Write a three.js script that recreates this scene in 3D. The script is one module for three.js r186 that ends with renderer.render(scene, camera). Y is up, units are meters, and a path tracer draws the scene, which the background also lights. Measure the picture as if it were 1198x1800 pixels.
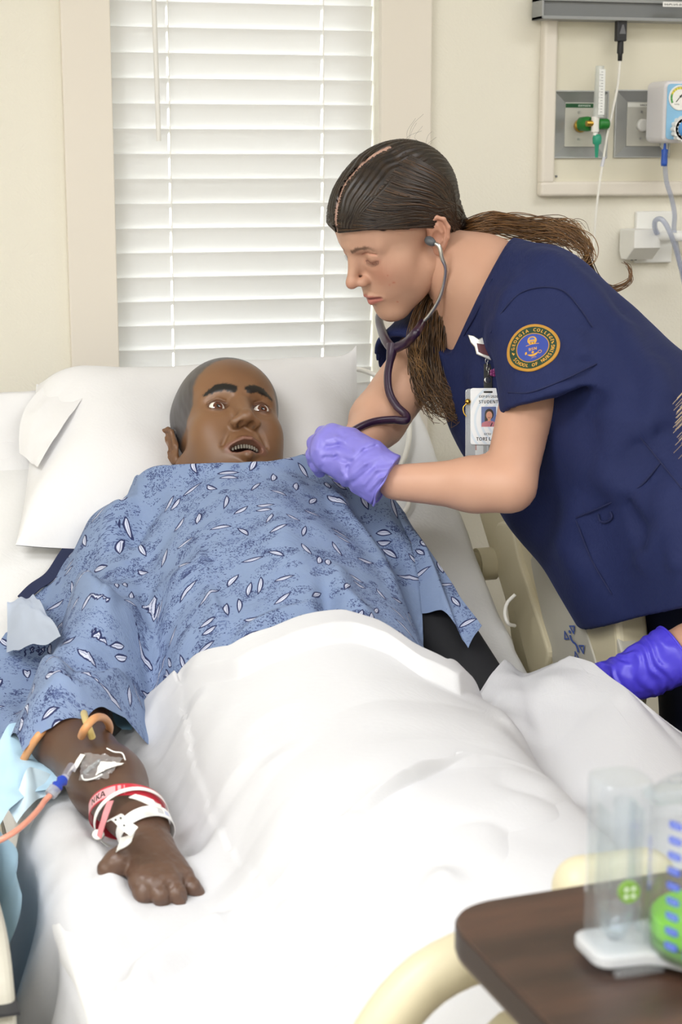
import * as THREE from 'three';
import { RoundedBoxGeometry } from 'three/addons/geometries/RoundedBoxGeometry.js';
import { mergeGeometries, mergeVertices } from 'three/addons/utils/BufferGeometryUtils.js';
import { RectAreaLightUniformsLib } from 'three/addons/lights/RectAreaLightUniformsLib.js';

// ---------------------------------------------------------------- camera, light, exposure
const scene = new THREE.Scene();
const DEG = Math.PI / 180, V3 = THREE.Vector3;
const v3 = (x, y, z) => new V3(x, y, z);
const EYE = v3(0, 1.6, 3.0), YAW = 15 * DEG, PITCH = 11.8 * DEG, FOCAL = 3000;
const FWD = v3(Math.sin(YAW) * Math.cos(PITCH), -Math.sin(PITCH), -Math.cos(YAW) * Math.cos(PITCH));
const RIGHT = v3(Math.cos(YAW), 0, Math.sin(YAW)), UPV = RIGHT.clone().cross(FWD);
const camera = new THREE.PerspectiveCamera(2 * Math.atan(900 / FOCAL) / DEG, 1198 / 1800, 0.05, 60);
camera.position.copy(EYE);
camera.lookAt(EYE.clone().add(FWD));
camera.focus = 2.4;
camera.userData.fStop = 8.5;
const renderer = new THREE.WebGLRenderer();
renderer.toneMapping = THREE.LinearToneMapping;
renderer.toneMappingExposure = 1.25;
renderer.shadowMap.enabled = true;
RectAreaLightUniformsLib.init();
scene.background = new THREE.Color(0.93, 0.97, 1.0).multiplyScalar(2.9);   // an even, bright overcast sky
const ADDED_LAMPS = [   // x, z, intensity: unseen troffers, added to light the room
  [-0.75, 3.6, 16, 'behind the foot of the bed on the left'], [0.85, 3.6, 14, 'behind the foot of the bed on the right'], [-0.95, 2.0, 14, 'to the left of the bed'], [1.75, 1.3, 3.2, 'above the nurse on the right'],
];

// where a pixel of the photograph lies at a distance along the optical axis, or on a vertical plane z
const at = (u, v, d) => EYE.clone().addScaledVector(FWD, d).addScaledVector(RIGHT, (u - 599) / FOCAL * d).addScaledVector(UPV, -(v - 900) / FOCAL * d);
const onWall = (u, v, z = 0) => { const d = at(u, v, 1).sub(EYE); return EYE.clone().addScaledVector(d, (z - EYE.z) / d.z); };
const onLevel = (u, v, y) => { const d = at(u, v, 1).sub(EYE); return EYE.clone().addScaledVector(d, (y - EYE.y) / d.y); };

// ---------------------------------------------------------------- helpers
let seed = 7;
const rnd = () => { seed = (seed * 1664525 + 1013904223) >>> 0; return seed / 4294967296; };
const rr = (a, b) => a + (b - a) * rnd();
const clamp = (x, a, b) => x < a ? a : x > b ? b : x;
const mix = (a, b, t) => a + (b - a) * t;
const ss = (a, b, x) => { const t = clamp((x - a) / (b - a), 0, 1); return t * t * (3 - 2 * t); };
const hash3 = (x, y, z) => { let h = (x * 374761393 + y * 668265263 + z * 2147483647) | 0; h = Math.imul(h ^ (h >>> 13), 1274126177); return ((h ^ (h >>> 16)) >>> 0) / 4294967296; };
function noise3(x, y, z) {   // value noise, -1..1
  const X = Math.floor(x), Y = Math.floor(y), Z = Math.floor(z), f = x - X, g = y - Y, h = z - Z;
  const u = f * f * (3 - 2 * f), v = g * g * (3 - 2 * g), w = h * h * (3 - 2 * h);
  const L = (k, j) => mix(hash3(X, Y + j, Z + k), hash3(X + 1, Y + j, Z + k), u);
  return mix(mix(L(0, 0), L(0, 1), v), mix(L(1, 0), L(1, 1), v), w) * 2 - 1;
}
const fbm = (x, y, z, n = 3) => { let s = 0, a = 1, t = 0; for (let i = 0; i < n; i++) { s += a * noise3(x, y, z); t += a; a *= 0.5; x *= 2.03; y *= 2.03; z *= 2.03; } return s / t; };
const used = {};
const numbered = (n) => { const k = used[n] = (used[n] ?? -1) + 1; return k ? `${n}_${String(k).padStart(3, '0')}` : n; };
function tag(o, label, category, group, kind) {
  o.userData.label = label; if (category) o.userData.category = category;
  if (group) o.userData.group = group; if (kind) o.userData.kind = kind;
  return o;
}
function thing(name, label, category, pos, group) {   // a Group at the thing's base whose children are its parts
  const o = new THREE.Group(); o.name = numbered(name); scene.add(o);
  if (pos) o.position.copy(pos);
  return tag(o, label, category, group);
}
function part(name, geo, mat, parent, label) {   // one Mesh; geometry given in world axes is moved into its parent's
  const g = Array.isArray(geo) ? (geo.length > 1 ? mergeGeometries(geo.map(plain)) : geo[0]) : geo;
  const m = new THREE.Mesh(g, mat);
  m.name = parent === scene ? numbered(name) : name; m.castShadow = m.receiveShadow = true;
  if (parent !== scene) {
    const n = parent.children.filter((c) => c.name.replace(/_\d{3}$/, '') === name).length;
    if (n) m.name = `${name}_${String(n).padStart(3, '0')}`;
  }
  parent.add(m);
  if (label) m.userData.label = label;
  return m;
}
function wpart(name, geo, mat, parent, label) {   // the same for geometry given in world coordinates
  const m = part(name, geo, mat, parent, label);
  parent.updateWorldMatrix(true, false);
  m.applyMatrix4(parent.matrixWorld.clone().invert());
  return m;
}
function struct(name, geo, mat) { const m = part(name, geo, mat, scene); m.name = name; m.userData.kind = 'structure'; return m; }
function plain(g) {   // the same attributes on every geometry, so that they merge
  let q = g.index ? g.toNonIndexed() : g;
  for (const k of Object.keys(q.attributes)) if (!['position', 'normal', 'uv'].includes(k)) { if (q === g) q = g.clone(); q.deleteAttribute(k); }
  if (!q.attributes.uv) q.setAttribute('uv', new THREE.BufferAttribute(new Float32Array(q.attributes.position.count * 2), 2));
  return q;
}
const mat = (color, roughness = 0.6, extra = {}) => new THREE.MeshPhysicalMaterial({ color, roughness, ...extra });
function box(w, h, d, x = 0, y = 0, z = 0, r = 0.003, seg = 2) {
  const g = r > 0 ? new RoundedBoxGeometry(w, h, d, seg, Math.min(r, w / 2.01, h / 2.01, d / 2.01)) : new THREE.BoxGeometry(w, h, d);
  return g.translate(x, y, z);
}
const boxUV = (g, s = 1) => {   // uv in metres by the dominant axis of the normal
  const p = g.attributes.position, n = g.attributes.normal, uv = new Float32Array(p.count * 2);
  for (let i = 0; i < p.count; i++) {
    const ax = Math.abs(n.getX(i)), ay = Math.abs(n.getY(i)), az = Math.abs(n.getZ(i));
    const [a, b] = ax > ay && ax > az ? [p.getZ(i), p.getY(i)] : ay > az ? [p.getX(i), p.getZ(i)] : [p.getX(i), p.getY(i)];
    uv[2 * i] = a * s; uv[2 * i + 1] = b * s;
  }
  g.setAttribute('uv', new THREE.BufferAttribute(uv, 2)); return g;
};
const lathe = (pts, seg = 32) => new THREE.LatheGeometry(pts.map(([r, y]) => new THREE.Vector2(r, y)), seg);
const curve = (pts, closed = false) => new THREE.CatmullRomCurve3(pts, closed, 'centripetal');
// a tube along points whose radius may change: r is a number or a function of t
function tube(pts, r, seg = 48, sides = 10, capped = true) {
  const c = Array.isArray(pts) ? curve(pts) : pts, n = seg, fr = c.computeFrenetFrames(n, c.closed === true), P = [], N = [], UV = [], I = [];
  const R = typeof r === 'number' ? () => r : r, len = c.getLength();
  for (let i = 0; i <= n; i++) {
    const t = i / n, p = c.getPointAt(t), a = fr.normals[i], b = fr.binormals[i], q = R(t);
    for (let j = 0; j <= sides; j++) {
      const k = j / sides * 2 * Math.PI, cx = Math.cos(k), sx = Math.sin(k);
      const nx = a.x * cx + b.x * sx, ny = a.y * cx + b.y * sx, nz = a.z * cx + b.z * sx;
      P.push(p.x + nx * q, p.y + ny * q, p.z + nz * q); N.push(nx, ny, nz); UV.push(t * len, j / sides * 2 * Math.PI * q);
    }
  }
  const w = sides + 1;
  for (let i = 0; i < n; i++) for (let j = 0; j < sides; j++) { const k = i * w + j; I.push(k, k + 1, k + w, k + 1, k + w + 1, k + w); }
  if (capped) for (const [i, s] of [[0, -1], [n, 1]]) {
    const p = c.getPointAt(i / n), t = fr.tangents[i], base = P.length / 3;
    P.push(p.x, p.y, p.z); N.push(t.x * s, t.y * s, t.z * s); UV.push(0, 0);
    for (let j = 0; j <= sides; j++) { const k = (i * w + j) * 3; P.push(P[k], P[k + 1], P[k + 2]); N.push(t.x * s, t.y * s, t.z * s); UV.push(0, 0); }
    for (let j = 0; j < sides; j++) s > 0 ? I.push(base, base + 1 + j, base + 2 + j) : I.push(base, base + 2 + j, base + 1 + j);
  }
  const g = new THREE.BufferGeometry();
  g.setAttribute('position', new THREE.Float32BufferAttribute(P, 3)); g.setAttribute('normal', new THREE.Float32BufferAttribute(N, 3)); g.setAttribute('uv', new THREE.Float32BufferAttribute(UV, 2));
  g.setIndex(I); return g;
}
// a band of width w along points, lying in the surface whose normals are nrm; thickness th
function band(pts, nrm, w, th = 0.0006, seg = 60) {
  const c = curve(pts), cn = curve(nrm), P = [], UV = [], I = [], len = c.getLength();
  for (let i = 0; i <= seg; i++) {
    const t = i / seg, p = c.getPointAt(t), d = c.getTangentAt(t), n = cn.getPoint(c.getUtoTmapping(t)).normalize(), s = d.clone().cross(n).normalize();
    for (const [a, b] of [[-1, 1], [1, 1], [1, -1], [-1, -1]]) { const q = p.clone().addScaledVector(s, a * w / 2).addScaledVector(n, b * th / 2); P.push(q.x, q.y, q.z); UV.push(t, a > 0 ? 0 : 1); }
  }
  for (let i = 0; i < seg; i++) for (let j = 0; j < 4; j++) { const a = i * 4 + j, b = i * 4 + (j + 1) % 4; I.push(a, a + 4, b, b, a + 4, b + 4); }
  I.push(0, 1, 2, 0, 2, 3); const e = seg * 4; I.push(e, e + 2, e + 1, e, e + 3, e + 2);
  const g = new THREE.BufferGeometry(); g.setAttribute('position', new THREE.Float32BufferAttribute(P, 3)); g.setAttribute('uv', new THREE.Float32BufferAttribute(UV, 2)); g.setIndex(I);
  const q = g.toNonIndexed(); q.computeVertexNormals(); return q;
}
function canvasTexture(w, h, draw, repeat, color = true) {
  const c = document.createElement('canvas'); c.width = w; c.height = h;
  draw(c.getContext('2d'), w, h);
  const t = new THREE.CanvasTexture(c);
  if (color) t.colorSpace = THREE.SRGBColorSpace;
  t.wrapS = t.wrapT = repeat ? THREE.RepeatWrapping : THREE.ClampToEdgeWrapping; t.magFilter = THREE.LinearFilter;
  if (repeat) t.repeat.set(repeat, repeat);
  return t;
}
function noiseTexture(n, fn, repeat) {   // grey values from fn(x, y) in 0..1, tiling left to the caller
  const d = new Uint8Array(n * n * 4);
  for (let y = 0; y < n; y++) for (let x = 0; x < n; x++) { const k = (y * n + x) * 4, q = clamp(fn(x / n, y / n), 0, 1) * 255; d[k] = d[k + 1] = d[k + 2] = q; d[k + 3] = 255; }
  const t = new THREE.DataTexture(d, n, n); t.wrapS = t.wrapT = THREE.RepeatWrapping; t.magFilter = THREE.LinearFilter; t.repeat.set(repeat, repeat); t.needsUpdate = true;
  return t;
}
const wrapNoise = (x, y, f, s) => { const a = 2 * Math.PI; return noise3(Math.cos(a * x) * f + s, Math.sin(a * x) * f + Math.cos(a * y) * f, Math.sin(a * y) * f + s); };

// ---------------------------------------------------------------- solids from distance fields
const len3 = (x, y, z) => Math.sqrt(x * x + y * y + z * z);
const smin = (a, b, k) => { const h = k - Math.abs(a - b); return h > 0 ? Math.min(a, b) - h * h / (4 * k) : Math.min(a, b); };
const smax = (a, b, k) => -smin(-a, -b, k);
const capsule = (a, b, ra, rb) => {   // tapered capsule
  const ax = a.x, ay = a.y, az = a.z, dx = b.x - ax, dy = b.y - ay, dz = b.z - az, L = dx * dx + dy * dy + dz * dz;
  const f = (x, y, z) => { const t = clamp(((x - ax) * dx + (y - ay) * dy + (z - az) * dz) / L, 0, 1); return len3(x - ax - dx * t, y - ay - dy * t, z - az - dz * t) - ra - (rb - ra) * t; };
  f.c = [(ax + b.x) / 2, (ay + b.y) / 2, (az + b.z) / 2]; f.r = Math.sqrt(L) / 2 + Math.max(ra, rb); return f;
};
const ellipsoid = (c, r, q) => {   // q turns world into the ellipsoid's axes
  const qi = q ? new THREE.Matrix4().makeRotationFromQuaternion(q.clone().invert()).elements : null;
  const f = (x, y, z) => {
    x -= c.x; y -= c.y; z -= c.z;
    if (qi) { const X = qi[0] * x + qi[4] * y + qi[8] * z, Y = qi[1] * x + qi[5] * y + qi[9] * z, Z = qi[2] * x + qi[6] * y + qi[10] * z; x = X; y = Y; z = Z; }
    const k0 = len3(x / r.x, y / r.y, z / r.z), k1 = len3(x / (r.x * r.x), y / (r.y * r.y), z / (r.z * r.z));
    return k1 < 1e-9 ? -Math.min(r.x, r.y, r.z) : k0 * (k0 - 1) / k1;
  };
  f.c = [c.x, c.y, c.z]; f.r = Math.max(r.x, r.y, r.z); return f;
};
// joins parts [f, k] with a smooth minimum, skipping those too far to matter
function union(parts, k0 = 0.02) {
  const ps = parts.map((p) => Array.isArray(p) ? { f: p[0], k: p[1] } : { f: p, k: k0 });
  return (x, y, z) => {
    let d = 1e3;
    for (const { f, k } of ps) {
      if (f.c) { const lb = len3(x - f.c[0], y - f.c[1], z - f.c[2]) - f.r * 1.01; if (lb > d + k) continue; }
      d = smin(d, f(x, y, z), k);
    }
    return d;
  };
}
// surface nets over a box; color(x, y, z) gives linear rgb
function mesher(field, lo, hi, cell, color, opts = {}) {
  const nx = Math.ceil((hi.x - lo.x) / cell) + 1, ny = Math.ceil((hi.y - lo.y) / cell) + 1, nz = Math.ceil((hi.z - lo.z) / cell) + 1;
  const F = new Float32Array(nx * ny * nz), B = 6, lip = opts.lip ?? 1.5;
  const id = (i, j, k) => i + nx * (j + ny * k);
  for (let k0 = 0; k0 < nz; k0 += B) for (let j0 = 0; j0 < ny; j0 += B) for (let i0 = 0; i0 < nx; i0 += B) {
    const h = B * cell / 2, c = field(lo.x + i0 * cell + h, lo.y + j0 * cell + h, lo.z + k0 * cell + h), far = Math.abs(c) > h * 1.74 * lip + cell;
    for (let k = k0; k < Math.min(nz, k0 + B); k++) for (let j = j0; j < Math.min(ny, j0 + B); j++) for (let i = i0; i < Math.min(nx, i0 + B); i++)
      F[id(i, j, k)] = far ? c : field(lo.x + i * cell, lo.y + j * cell, lo.z + k * cell);
  }
  const vid = new Int32Array(nx * ny * nz).fill(-1), P = [], I = [];
  const C = [0, 1, nx, nx + 1, nx * ny, nx * ny + 1, nx * ny + nx, nx * ny + nx + 1];
  const E = [[0, 1], [2, 3], [4, 5], [6, 7], [0, 2], [1, 3], [4, 6], [5, 7], [0, 4], [1, 5], [2, 6], [3, 7]];
  for (let k = 0; k < nz - 1; k++) for (let j = 0; j < ny - 1; j++) for (let i = 0; i < nx - 1; i++) {
    const b = id(i, j, k); let m = 0;
    for (let q = 0; q < 8; q++) if (F[b + C[q]] < 0) m |= 1 << q;
    if (m === 0 || m === 255) continue;
    let x = 0, y = 0, z = 0, n = 0;
    for (const [p, q] of E) {
      const a = F[b + C[p]], c = F[b + C[q]];
      if ((a < 0) === (c < 0)) continue;
      const t = a / (a - c);
      x += mix(p & 1, q & 1, t); y += mix(p >> 1 & 1, q >> 1 & 1, t); z += mix(p >> 2, q >> 2, t); n++;
    }
    vid[b] = P.length / 3; P.push(lo.x + (i + x / n) * cell, lo.y + (j + y / n) * cell, lo.z + (k + z / n) * cell);
  }
  const quad = (a, b, c, d, flip) => { if (a < 0 || b < 0 || c < 0 || d < 0) return; flip ? I.push(a, b, c, a, c, d) : I.push(a, c, b, a, d, c); };
  for (let k = 1; k < nz - 1; k++) for (let j = 1; j < ny - 1; j++) for (let i = 1; i < nx - 1; i++) {
    const b = id(i, j, k), s = F[b] < 0;
    if (s !== F[b + 1] < 0) quad(vid[b], vid[b - nx], vid[b - nx - nx * ny], vid[b - nx * ny], s);
    if (s !== F[b + nx] < 0) quad(vid[b], vid[b - nx * ny], vid[b - 1 - nx * ny], vid[b - 1], s);
    if (s !== F[b + nx * ny] < 0) quad(vid[b], vid[b - 1], vid[b - 1 - nx], vid[b - nx], s);
  }
  const n = P.length / 3, N = new Float32Array(n * 3), col = color ? new Float32Array(n * 3) : null, e = cell * (opts.soft ?? 0.7);
  for (let i = 0; i < n; i++) {
    const x = P[3 * i], y = P[3 * i + 1], z = P[3 * i + 2];
    const a = field(x + e, y, z) - field(x - e, y, z), b = field(x, y + e, z) - field(x, y - e, z), c = field(x, y, z + e) - field(x, y, z - e), l = len3(a, b, c) || 1;
    N[3 * i] = a / l; N[3 * i + 1] = b / l; N[3 * i + 2] = c / l;
    if (col) { const q = color(x, y, z, N[3 * i], N[3 * i + 1], N[3 * i + 2]); col[3 * i] = q[0]; col[3 * i + 1] = q[1]; col[3 * i + 2] = q[2]; }
  }
  const g = new THREE.BufferGeometry();
  g.setAttribute('position', new THREE.Float32BufferAttribute(P, 3)); g.setAttribute('normal', new THREE.BufferAttribute(N, 3));
  g.setAttribute('uv', new THREE.BufferAttribute(new Float32Array(n * 2), 2));
  if (col) g.setAttribute('color', new THREE.BufferAttribute(col, 3));
  g.setIndex(I); return g;
}
const lin = (hex) => { const c = new THREE.Color(hex); return [c.r, c.g, c.b]; };
const mixc = (a, b, t) => [mix(a[0], b[0], t), mix(a[1], b[1], t), mix(a[2], b[2], t)];
// ---------------------------------------------------------------- the room
const orange = noiseTexture(256, (x, y) => 0.5 + 0.25 * wrapNoise(x, y, 9, 3) + 0.25 * wrapNoise(x, y, 23, 11), 6);
const M = {
  wall: mat(0xefebdd, 0.75, { bumpMap: orange, bumpScale: 0.0006 }), casing: mat(0xebe4d8, 0.55), ceiling: mat(0xf0eee8, 0.9), floor: mat(0x4d423a, 0.4),
  slat: mat(0xf7f7f5, 0.6, { transmission: 0.22, thickness: 0 }), white: mat(0xf2f2ee, 0.5), plastic: mat(0xefeee9, 0.35), cord: mat(0xf4f2ea, 0.6),
  pane: mat(0xffffff, 0.02, { transmission: 1, thickness: 0 }), beige: mat(0xcfc6a8, 0.42), beigeDark: mat(0xb5aa88, 0.5), greyPanel: mat(0xb9b6a9, 0.45),
  alu: mat(0xb9bcbd, 0.38, { metalness: 0.6 }), aluDark: mat(0x7d8083, 0.45, { metalness: 0.4 }), steel: mat(0xc8c9c8, 0.28, { metalness: 1 }), black: mat(0x17181b, 0.5), dark: mat(0x2b2c30, 0.5),
  green: mat(0x1f7a2d, 0.4), teal: mat(0x2f9f7f, 0.4), brass: mat(0xc9a24a, 0.3, { metalness: 1 }), clear: mat(0xf4f8fa, 0.06, { transmission: 0.92, thickness: 0 }),
  sky: mat(0x8fc3e6, 0.45), blue: mat(0x2f5fc4, 0.4), glow: mat(0xffffff, 0.5, { emissive: 0xfdfdff, emissiveIntensity: 1.6 }),
};
const X0 = -1.7, X1 = 2.9, Z1 = 4.4, TOP = 2.65, WX0 = 0.397, WX1 = 0.873, WY0 = 0.93, WY1 = 2.12;
{
  const s = new THREE.Shape([[X0, 0], [X1, 0], [X1, TOP], [X0, TOP]].map(([x, y]) => new THREE.Vector2(x, y)));
  s.holes.push(new THREE.Path([[WX0, WY0], [WX0, WY1], [WX1, WY1], [WX1, WY0]].map(([x, y]) => new THREE.Vector2(x, y))));
  struct('wall_back', new THREE.ExtrudeGeometry(s, { depth: 0.12, bevelEnabled: false }).translate(0, 0, -0.12), M.wall);
  struct('wall_left', box(0.1, TOP, Z1 + 0.2, X0 - 0.05, TOP / 2, Z1 / 2, 0), M.wall);
  struct('wall_right', box(0.1, TOP, Z1 + 0.2, X1 + 0.05, TOP / 2, Z1 / 2, 0), M.wall);
  struct('wall_front', box(X1 - X0 + 0.2, TOP, 0.1, (X0 + X1) / 2, TOP / 2, Z1 + 0.05, 0), M.wall);
  struct('floor', box(X1 - X0 + 0.2, 0.1, Z1 + 0.3, (X0 + X1) / 2, -0.05, Z1 / 2 - 0.05, 0), M.floor);
  struct('ceiling', box(X1 - X0 + 0.2, 0.1, Z1 + 0.3, (X0 + X1) / 2, TOP + 0.05, Z1 / 2 - 0.05, 0), M.ceiling);
  struct('baseboard_back', box(X1 - X0, 0.1, 0.012, (X0 + X1) / 2, 0.05, 0.006, 0.003), M.casing);
  const cw = 0.083, H = WY1 - WY0;
  struct('trim_1', box(cw, H + 0.1, 0.018, WX0 - cw / 2, (WY0 + WY1) / 2, 0.009, 0.002), M.casing);
  struct('trim_2', box(cw + 0.01, H + 0.1, 0.018, WX1 + cw / 2 + 0.005, (WY0 + WY1) / 2, 0.009, 0.002), M.casing);
  struct('trim_3', box(WX1 - WX0 + 2 * cw + 0.03, 0.09, 0.022, (WX0 + WX1) / 2, WY1 + 0.045 + 0.05, 0.011, 0.002), M.casing);
  struct('trim_4', box(WX1 - WX0 + 2 * cw + 0.05, 0.03, 0.05, (WX0 + WX1) / 2, WY0 - 0.065, 0.025, 0.004), M.casing);
  const w = new THREE.Group(); w.name = 'window_1'; w.userData.kind = 'structure'; scene.add(w);
  const f = 0.035, cx = (WX0 + WX1) / 2, cy = (WY0 + WY1) / 2;
  part('window_frame', [box(f, H, 0.04, WX0 + f / 2, cy, -0.095, 0.003), box(f, H, 0.04, WX1 - f / 2, cy, -0.095, 0.003), box(WX1 - WX0, f, 0.04, cx, WY0 + f / 2, -0.095, 0.003), box(WX1 - WX0, f, 0.04, cx, WY1 - f / 2, -0.095, 0.003), box(WX1 - WX0, f, 0.045, cx, cy, -0.095, 0.003)], M.white, w);
  part('window_pane', box(WX1 - WX0 - 2 * f, H / 2 - 1.5 * f, 0.004, cx, cy + H / 4 - f / 4, -0.095, 0), M.pane, w);
  part('window_pane', box(WX1 - WX0 - 2 * f, H / 2 - 1.5 * f, 0.004, cx, cy - H / 4 + f / 4, -0.095, 0), M.pane, w);
}
{ // window blind: wide slats shut with the room-side edge up
  const b = thing('window_blind', 'white slatted blind, shut and glowing with daylight, filling the window behind the bed', 'blind', v3((WX0 + WX1) / 2, WY1, -0.034));
  const W = WX1 - WX0 - 0.008, SW = 0.052, PITCHS = 0.0428, slots = [-0.134, 0.142];
  const sh = new THREE.Shape([[-W / 2, -SW / 2], [W / 2, -SW / 2], [W / 2, SW / 2], [-W / 2, SW / 2]].map(([x, y]) => new THREE.Vector2(x, y)));
  for (const x of slots) { const r = 0.0022, h = 0.017, y0 = 0.004; sh.holes.push(new THREE.Path([[x - r, y0 - h], [x - r, y0 + h], [x + r, y0 + h], [x + r, y0 - h]].map(([p, q]) => new THREE.Vector2(p, q)))); }
  const slat = new THREE.ExtrudeGeometry(sh, { depth: 0.0026, bevelEnabled: false }).translate(0, 0, -0.0013).rotateX(14 * DEG);
  part('headrail', box(W, 0.045, 0.05, 0, -0.024, 0, 0.003), M.white, b);
  const y0 = -(WY1 - 1.842), n0 = Math.floor((-y0 - 0.06) / PITCHS);
  let last = 0;
  for (let i = -n0; i < 21; i++) { const m = part('slat', slat, M.slat, b); m.position.y = y0 - i * PITCHS - 0.008; last = m.position.y; }
  part('bottom_rail', box(W, 0.02, 0.045, 0, last - 0.04, 0, 0.004), M.white, b);
  for (const x of slots) for (const z of [-0.0145, 0.0145]) part('ladder_cord', tube([v3(x, -0.03, z), v3(x, last - 0.03, z)], 0.0009, 1, 6), M.cord, b);
  const p = onWall(279, 248, 0.01), t = onWall(266, -120, 0.01);
  wpart('tilt_wand', tube([t, p], 0.0045, 2, 6), M.plastic, b);
}
{ // framed service panel on the wall, with holes for two outlets
  const L = onWall(949, 200, 0.012).x, B = onWall(1000, 345, 0.012).y, R = 2.45, T = 2.3, f = 0.027;
  const p = thing('service_panel', 'cream framed service panel on the wall right of the window, carrying the gas outlets', 'panel', v3(L, B, 0));
  const outlets = [[975, 160, 1066, 277], [1084, 159, 1176, 276]].map(([a, b, c, d]) => { const q = onWall(a, b, 0.02), r = onWall(c, d, 0.02); return [q.x, r.y, r.x, q.y]; });
  const s = new THREE.Shape([[L + 0.01, B + 0.01], [R, B + 0.01], [R, T], [L + 0.01, T]].map(([x, y]) => new THREE.Vector2(x, y)));
  for (const [a, b, c, d] of outlets) s.holes.push(new THREE.Path([[a + 0.002, b + 0.002], [a + 0.002, d - 0.002], [c - 0.002, d - 0.002], [c - 0.002, b + 0.002]].map(([x, y]) => new THREE.Vector2(x, y))));
  wpart('board', new THREE.ExtrudeGeometry(s, { depth: 0.014, bevelEnabled: false }), mat(0xe4dfcc, 0.6), p);
  const mould = (x0, y0, x1, y1) => { // a bar with a sloping inner face
    const g = box(Math.abs(x1 - x0), Math.abs(y1 - y0), 0.024, (x0 + x1) / 2, (y0 + y1) / 2, 0.012, 0.006); return g; };
  wpart('frame', [mould(L, B + f - 0.004, L + f, T), mould(L, B, R, B + f)], M.casing, p);
  for (const v of [35, 310]) wpart('screw', box(0.004, 0.004, 0.003, L + f + 0.006, onWall(975, v, 0.02).y, 0.015, 0.001), M.aluDark, p);
  outlets.forEach(([a, b, c, d], i) => {
    const o = thing('gas_outlet', i ? 'square metal wall outlet with a pale label, partly behind the suction regulator' : 'square metal wall outlet with a dark green label reading oxygen, behind the flowmeter', 'outlet', v3((a + c) / 2, (b + d) / 2, 0.015));
    const w = c - a, h = d - b, iw = w * 0.26, ih = h * 0.165, Q = [], N = [[-w / 2, -h / 2], [w / 2, -h / 2], [w / 2, h / 2], [-w / 2, h / 2]], K = [[-w / 2 + iw, -h / 2 + ih], [w / 2 - iw * 0.45, -h / 2 + ih], [w / 2 - iw * 0.45, h / 2 - ih], [-w / 2 + iw, h / 2 - ih]];
    for (let k = 0; k < 4; k++) { const A = N[k], Bq = N[(k + 1) % 4], Cq = K[(k + 1) % 4], D = K[k]; for (const [u, z] of [[A, 0.003], [Bq, 0.003], [Cq, -0.012], [A, 0.003], [Cq, -0.012], [D, -0.012]]) Q.push(u[0], u[1], z); }
    const g = new THREE.BufferGeometry(); g.setAttribute('position', new THREE.Float32BufferAttribute(Q, 3)); g.computeVertexNormals();
    part('surround', g, M.alu, o);
    const t = 0.003; part('rim', [box(w + t, t, 0.006, 0, h / 2, 0.001, 0.001), box(w + t, t, 0.006, 0, -h / 2, 0.001, 0.001), box(t, h, 0.006, -w / 2, 0, 0.001, 0.001), box(t, h, 0.006, w / 2, 0, 0.001, 0.001)], M.alu, o);
    const pw = K[1][0] - K[0][0], ph = h - 2 * ih, pc = (K[1][0] + K[0][0]) / 2;
    const plate = part('face_plate', box(pw, ph, 0.003, pc, 0, -0.0115, 0.0005), mat(0xcac9c0, 0.4, { metalness: 0.3 }), o);
    const lab = canvasTexture(256, 40, (x, W, H) => { x.fillStyle = i ? '#e9e9e2' : '#14532d'; x.fillRect(0, 0, W, H); x.fillStyle = i ? '#555' : '#dfe8df'; x.font = 'bold 24px sans-serif'; x.textAlign = 'center'; x.fillText(i ? 'VACUUM' : 'OXYGEN', W * 0.56, 29); });
    part('label', new THREE.PlaneGeometry(pw, 0.0075).translate(pc, ph / 2 - 0.0055, -0.0096), new THREE.MeshPhysicalMaterial({ map: lab, roughness: 0.5 }), o);
    for (const y of [0.022, -0.026]) part('screw', new THREE.CylinderGeometry(0.0025, 0.0025, 0.002, 12).rotateX(Math.PI / 2).translate(pc - 0.006, y, -0.0095), M.steel, o);
    part('socket', lathe([[0.0, 0], [0.012, 0], [0.012, 0.008], [0.009, 0.01], [0, 0.01]], 24).rotateX(Math.PI / 2).translate(pc - 0.004, -0.002, -0.0105), i ? M.plastic : M.brass, o);
  });
  // oxygen flowmeter
  const Z = 0.055, P = (u, v) => onWall(u, v, Z), fm = thing('oxygen_flowmeter', 'clear upright flowmeter tube with green knobs plugged into the oxygen outlet', 'flowmeter', P(1046, 218));
  const up = (u, v0, v1, r0, r1) => { const a = P(u, v0), c = P(u, v1); return new THREE.CylinderGeometry(r0, r1, a.y - c.y, 20).translate(a.x, (a.y + c.y) / 2, Z); };
  const scale = canvasTexture(128, 512, (x, W, H) => { x.fillStyle = '#eef0ee'; x.fillRect(0, 0, W, H); x.fillStyle = '#334'; for (let k = 0; k < 15; k++) { x.fillRect(40, 30 + k * 32, 44, 4); if (k % 2) { x.font = '22px sans-serif'; x.fillText(String(15 - k), 6, 38 + k * 32); } } });
  wpart('sight_tube', up(1054, 116, 206, 0.0078, 0.0105), mat(0xf0f3f2, 0.08, { transmission: 0.55, thickness: 0 }), fm);
  const sc = new THREE.MeshPhysicalMaterial({ map: scale, roughness: 0.5, transparent: false });
  { const a = P(1054, 122), c = P(1054, 202); wpart('scale', new THREE.PlaneGeometry(0.012, a.y - c.y).translate(a.x, (a.y + c.y) / 2, Z + 0.0112), sc, fm); }
  wpart('valve_body', [up(1046, 205, 232, 0.0075, 0.007), up(1046, 231, 238, 0.004, 0.005)], M.plastic, fm);
  const side = (u0, u1, v, r) => { const a = P(u0, v), c = P(u1, v); return new THREE.CylinderGeometry(r, r, c.x - a.x, 20).rotateZ(Math.PI / 2).translate((a.x + c.x) / 2, a.y, Z); };
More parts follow.
